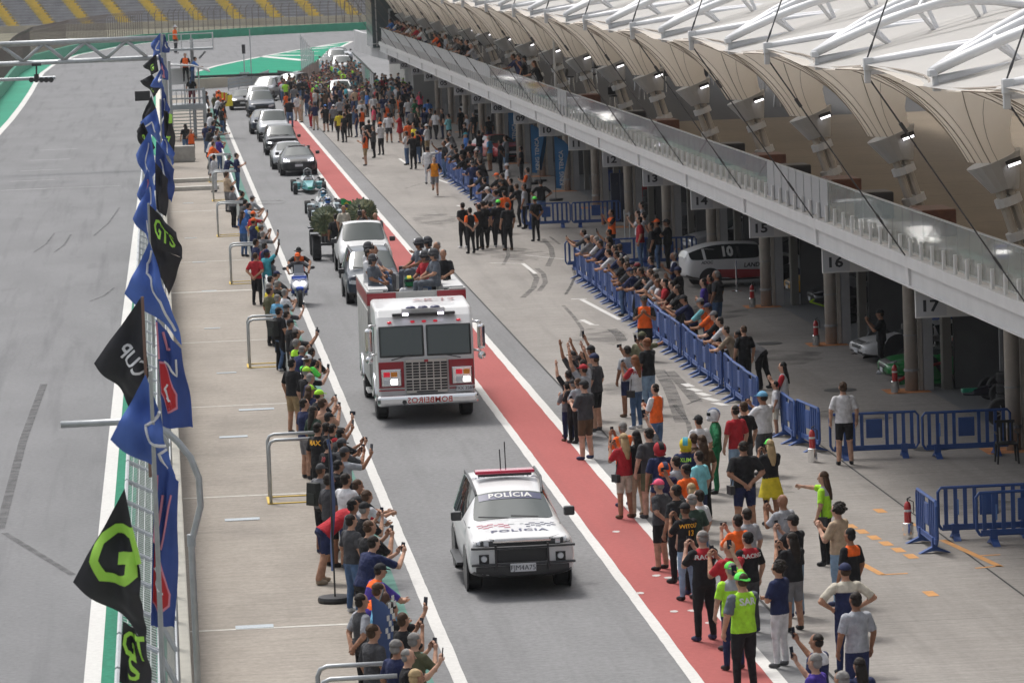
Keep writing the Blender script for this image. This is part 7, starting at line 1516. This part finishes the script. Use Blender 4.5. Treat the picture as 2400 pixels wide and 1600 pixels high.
crowd('''
 75 275 orange.v black dark stand slv=orange
 110 332 black jeans dark stand f=80 h=1.85 w=1.1
 150 212 grey jeans brown stand
 180 292 white beige dark stand
 215 312 cream beige grey stand
 265 262 navy jeans dark stand
 315 200 red.l red dark up suit=1
 360 215 black black cap:neon stand
 345 372 navy beige dark phone
 300 362 black red dark stand
 400 292 dgrey black.s dark stand
 440 392 black black.s cap:blue phone f=120 w=1.15
 515 392 grey black cap:white point
 570 452 yellow black dark stand
 610 472 black black dark stand f=130
 660 432 black black dark phone
 720 432 navy navy dark stand suit=1
 770 352 white black grey stand
 772 422 orange.v black dark stand
 700 232 grey dgrey dark stand w=1.15
 750 202 cream jeans lbrown stand
 850 202 white ljeans grey stand w=1.15
 910 242 black black dark stand txt=12
 880 402 pink black dark stand
 930 422 black navy cap:black stand
 1000 382 orange.v dgrey hat:grey stand slv=black
 1020 472 white dgrey.s dark stand f=80
 1120 472 red red.k ldark phone
 1110 232 black orange dark stand
 1170 252 black beige.s dark stand
 1240 292 white jeans ldark stand
 1310 272 pink black capl:pink:dark phone
 1380 342 blue black dark stand
 1400 432 black black dark stand
 1450 447 white black dark walk f=60
 1510 432 black navy dark stand
 1570 482 cyan black dark clap
 1680 422 black black dark stand
 1740 482 lgrey jeans grey stand
 1800 462 dgrey black grey stand
 1940 502 black navy dark stand
 1720 562 black black cap:black stand
 1730 652 blue navy cap:teal stand
 1770 722 black black dark stand
 1850 632 black jeans dark up
 1580 642 grey black grey lean
 800 642 orange.v khaki.s dark phonelow ph=0 f=170
 790 592 grey dgrey grey stand
 880 592 dgrey black dark phone
 945 555 white black cap:orange cross f=130
 840 532 black black dark stand
 1200 542 orange black dark stand
 1250 572 yellow black dark stand
 1280 632 black jeans dark stand slv=orange
 1182 642 white jeans dark phonelow
 1240 655 black black dark phone f=120 h=1.86
 1370 575 white khaki.s cap:white cross f=150
 1325 572 navy black dark stand
 1382 782 white.l white dark point suit=1 f=60
 1440 882 amber grey.s dark run f=-95 slv=black
 1530 732 black jeans dark phone1
 1600 762 grey black zdark lean
 1640 800 black black dark lean
 1690 860 black black brown lean
 1760 830 black black dark lean
 1830 800 cream red cap:white stand
 1860 900 black jeans dark lean
 1560 700 white black dark lean
 1790 920 navy black cap:black lean
 1700 760 black black dark stand
 1050 300 black black dark stand
 970 300 navy grey dark stand
 1030 350 grey black dark stand
 1000 190 black black cap:red stand
 620 300 grey jeans dark stand
 480 330 navy black dark stand
 540 260 black grey dark phone
 570 330 lgrey black dark stand
 640 350 black black dark stand
 690 320 navy jeans brown stand
 820 270 blue black dark stand
 880 300 white black dark stand
 340 250 white jeans dark stand
 470 240 black black dark stand
 430 260 brown black dark stand
 1140 330 black black dark stand
 1200 330 white navy dark stand
 1260 340 green black cap:olive stand
 1290 420 olive jeans dark stand
 1230 430 grey black grey stand
 1270 470 black jeans ldark stand
 1350 420 navy black dark stand
 1150 180 black black dark stand
 1210 180 navy black dark stand
 1090 160 black black dark stand
 890 190 teal black dark stand
 940 180 black black cap:navy stand
''', E1, 150, EP, EG, .006, 60, seed=16)
# terrace spectators leaning on the balustrade
T1 = crop(800, 0, 3.92)
crowd('''
 450 268 blue black dark lean
 500 272 white jeans dark lean
 540 278 black black dark lean
 572 292 maroon black dark lean
 620 302 white black dark lean
 650 322 beige black brown lean
 682 327 red black dark lean
 732 357 white navy dark lean
 862 402 orange black dark lean
 902 392 black black dark lean
 957 382 lgrey black dark stand
 1072 397 dgrey black dark stand
 1052 452 grey black dark lean
 1152 402 black black dark stand w=1.15
 1192 492 lgrey jeans bald lean
 1582 632 navy black dark lean
 1632 572 navy black dark stand
 1682 622 black black cap:black phone
 1770 642 black black lbrown lean
 590 300 brown black dark lean
 520 262 black black dark stand
 1100 440 black black dark lean
''', T1, 180, 'on the terrace', 'terrace spectators', 4.6, 12, seed=17, planeX=16.42)
# a man filming at garage sixteen
crowd('700 752 black black cap:black phone h=1.66 f=165\n', crop(1750, 400, 2.24), 165, 'in front of garage sixteen', 'people at the garages', .006, 0, seed=18)
# ---- on the fire truck, pickup, scooter, single seaters
def at_px(kf, x, y, Yq, spec, fc, place, group, desc=None, h=1.74, seed=1):
    pose = spec.split()[3]; hm = BODY[pose][1].translation; s_ = h/1.735; q = AY(*kf(x, y), Yq); off = V((hm.x*s_, 0, 0)); off.rotate(Matrix.Rotation(math.radians(fc), 3, 'Z'))
    return person((q.x-off.x, q.y-off.y), fc, spec, place, group, h, q.z-hm.z*s_, random.Random(seed), desc=desc)
FT, FTG = 'on top of the fire truck', 'people on the fire truck'
for i, (x, y, Yq, spec, fc) in enumerate(((975, 950, 102.6, 'steel steel fire sit', -35), (925, 870, 103.8, 'white jeans dark sit', -30), (915, 790, 105.0, 'white jeans fire sit', -30), (985, 820, 105.6, 'lgrey grey dark sit', -20), (1578, 740, 105.2, 'steel steel fire sit', 200), (1690, 720, 105.8, 'steel steel fire sit', 190), (1812, 770, 106.2, 'lgrey jeans zgrey sitpoint', 215), (1650, 905, 104.2, 'red jeans fire sit', 205), (1770, 880, 102.4, 'steel steel fire sit', 195), (1895, 870, 103.6, 'black black zgrey sit', 250), (1450, 1225, 103.2, 'white.l white helm:green:yellow sit suit=1', -90))):
    at_px(KP, x, y, Yq, spec, fc, FT, FTG, seed=i+40)
CT = 'on the white pickup'
for i, (x, y, Yq, spec, fc) in enumerate(((590, 275, 147.2, 'cream beige bald stand', -60), (850, 335, 147.2, 'dgrey black dark camera', -95), (1005, 375, 146.8, 'dgrey black bald lean', -110), (485, 385, 147.6, 'black black dark stand', 100))):
    at_px(KP, x, y, Yq, spec, fc, CT, 'camera crew on the pickup', seed=i+60)
q = AY(*KP(800, 330), 146.75); vc = thing('video_camera', 'black shoulder video camera pointing ahead from the pickup', 'camera', q); bevel(MB().box((0, 0, 0), (.14, .4, .18)).build('camera_body', BLACKP, vc), .02); MB().tube([(0, -.2, 0), (0, -.36, 0)], [.05, .065], 12).build('lens', BLACKP, vc); MB().tube([(0, -.15, .09), (0, -.12, .17), (0, .1, .17), (0, .12, .09)], .014, 6).build('handle', BLACKP, vc); MB().box((0, .1, .24), (.1, .08, .12)).build('top_lamp', BLACKP, vc)
person((4.28, 133.35), -90, 'dgrey jeans cap:orange ride', 'on the blue scooter', 'scooter riders', 1.74, -.02, random.Random(70), desc='bearded rider in dark shirt and orange cap steering the blue scooter')
person((4.34, 133.8), -90, 'orange.v black hat:black ride slv=black', 'on the blue scooter', 'scooter riders', 1.74, .12, random.Random(71), desc='passenger in orange vest and black hat behind the scooter rider')
for i, (yy, hm_) in enumerate(((194.2, 'dgrey:black'), (177.5, 'lblue:white'), (172.8, 'blue:white'))): person((6.9+.05*(i > 0), yy), -90, 'white.l white helm:%s drive suit=1' % hm_, 'in a single seater', 'single seater drivers', 1.74, .02, random.Random(80+i), desc=['driver with dark helmet in the teal single seater', 'driver with pale blue helmet in the middle single seater', 'driver with blue helmet in the flagged single seater'][i])
# ---- far crowd that reads as one mass
R = random.Random(99); m = MB(); me_s = BODY['stand'][0]
b = bmesh.new(); pals = [M('far_cloth_%d' % i, c, .9) for i, c in enumerate([CLR['black'], CLR['dgrey'], CLR['white'], CLR['navy'], CLR['grey'], CLR['red'], CLR['jeans'], CLR['lime'], CLR['teal'], CLR['beige'], (.38, .21, .14), HAIRC['dark']])]
for i in range(250):
    if i < 95: p = G(R.uniform(755, 850), R.uniform(186, 232))
    elif i < 150: p = G(R.uniform(660, 760), R.uniform(220, 246))
    else: p = G(R.uniform(735, 960), R.uniform(228, 268))
    s = R.uniform(.93, 1.06); a = R.random()*6.3; Mx = Matrix.Translation((p.x, p.y, .006)) @ Matrix.Rotation(a, 4, 'Z') @ Matrix.Scale(s, 4); c = R.choice([0, 0, 0, 1, 2, 3, 3, 4, 5, 7, 8, 9]); l = R.choice([0, 0, 1, 3, 6, 6, 9])
    m.loft([[Mx @ V((rx*math.cos(q), ry*math.sin(q), h)) for q in [2*math.pi*k/8 for k in range(8)]] for h, rx, ry in ((.9, .12, .17), (1.15, .12, .17), (1.36, .13, .2), (1.46, .09, .17), (1.5, .05, .06))], c)
    for s_ in (-1, 1):
        m.tube([Mx @ V((0, .09*s_, .95)), Mx @ V((.02, .1*s_, .5)), Mx @ V((0, .12*s_, .0))], [.095, .075, .05], 6, l); el = V((.0, .26*s_, 1.15)); wr = V((R.uniform(0, .3), .18*s_, R.uniform(.95, 1.5))); m.tube([Mx @ V((0, .19*s_, 1.42)), Mx @ el], [.06, .05], 6, c); m.tube([Mx @ el, Mx @ wr], [.045, .035], 6, 10)
    m.ell((0, 0, 0), (.09, .075, .115), 8, 6, 10, Mx @ Matrix.Translation((.02, 0, 1.63))); m.ell((0, 0, 0), (.1, .088, .1), 8, 5, 11 if R.random() < .8 else c, Mx @ Matrix.Translation((-.01, 0, 1.67)), z0=-.1)
m.build('far_crowd', pals, smooth=True, label='dense crowd filling the pit exit beyond the far garages', cat='crowd', kind='stuff')
# ---- thin humid air over the whole circuit
hz = MB().box((0, 595, 8.5), (1210, 1330, 21)).build('haze', M('haze_air', (1, 1, 1)), label='thin humid air over the circuit', cat='haze', kind='stuff'); hm_ = MATS['haze_air']; hn = hm_.node_tree; hn.nodes.remove(hn.nodes['Principled BSDF']); pv = hn.nodes.new('ShaderNodeVolumePrincipled'); pv.inputs['Density'].default_value = .0001; pv.inputs['Color'].default_value = (.9, .92, .95, 1); hn.links.new(pv.outputs[0], hn.nodes['Material Output'].inputs['Volume'])
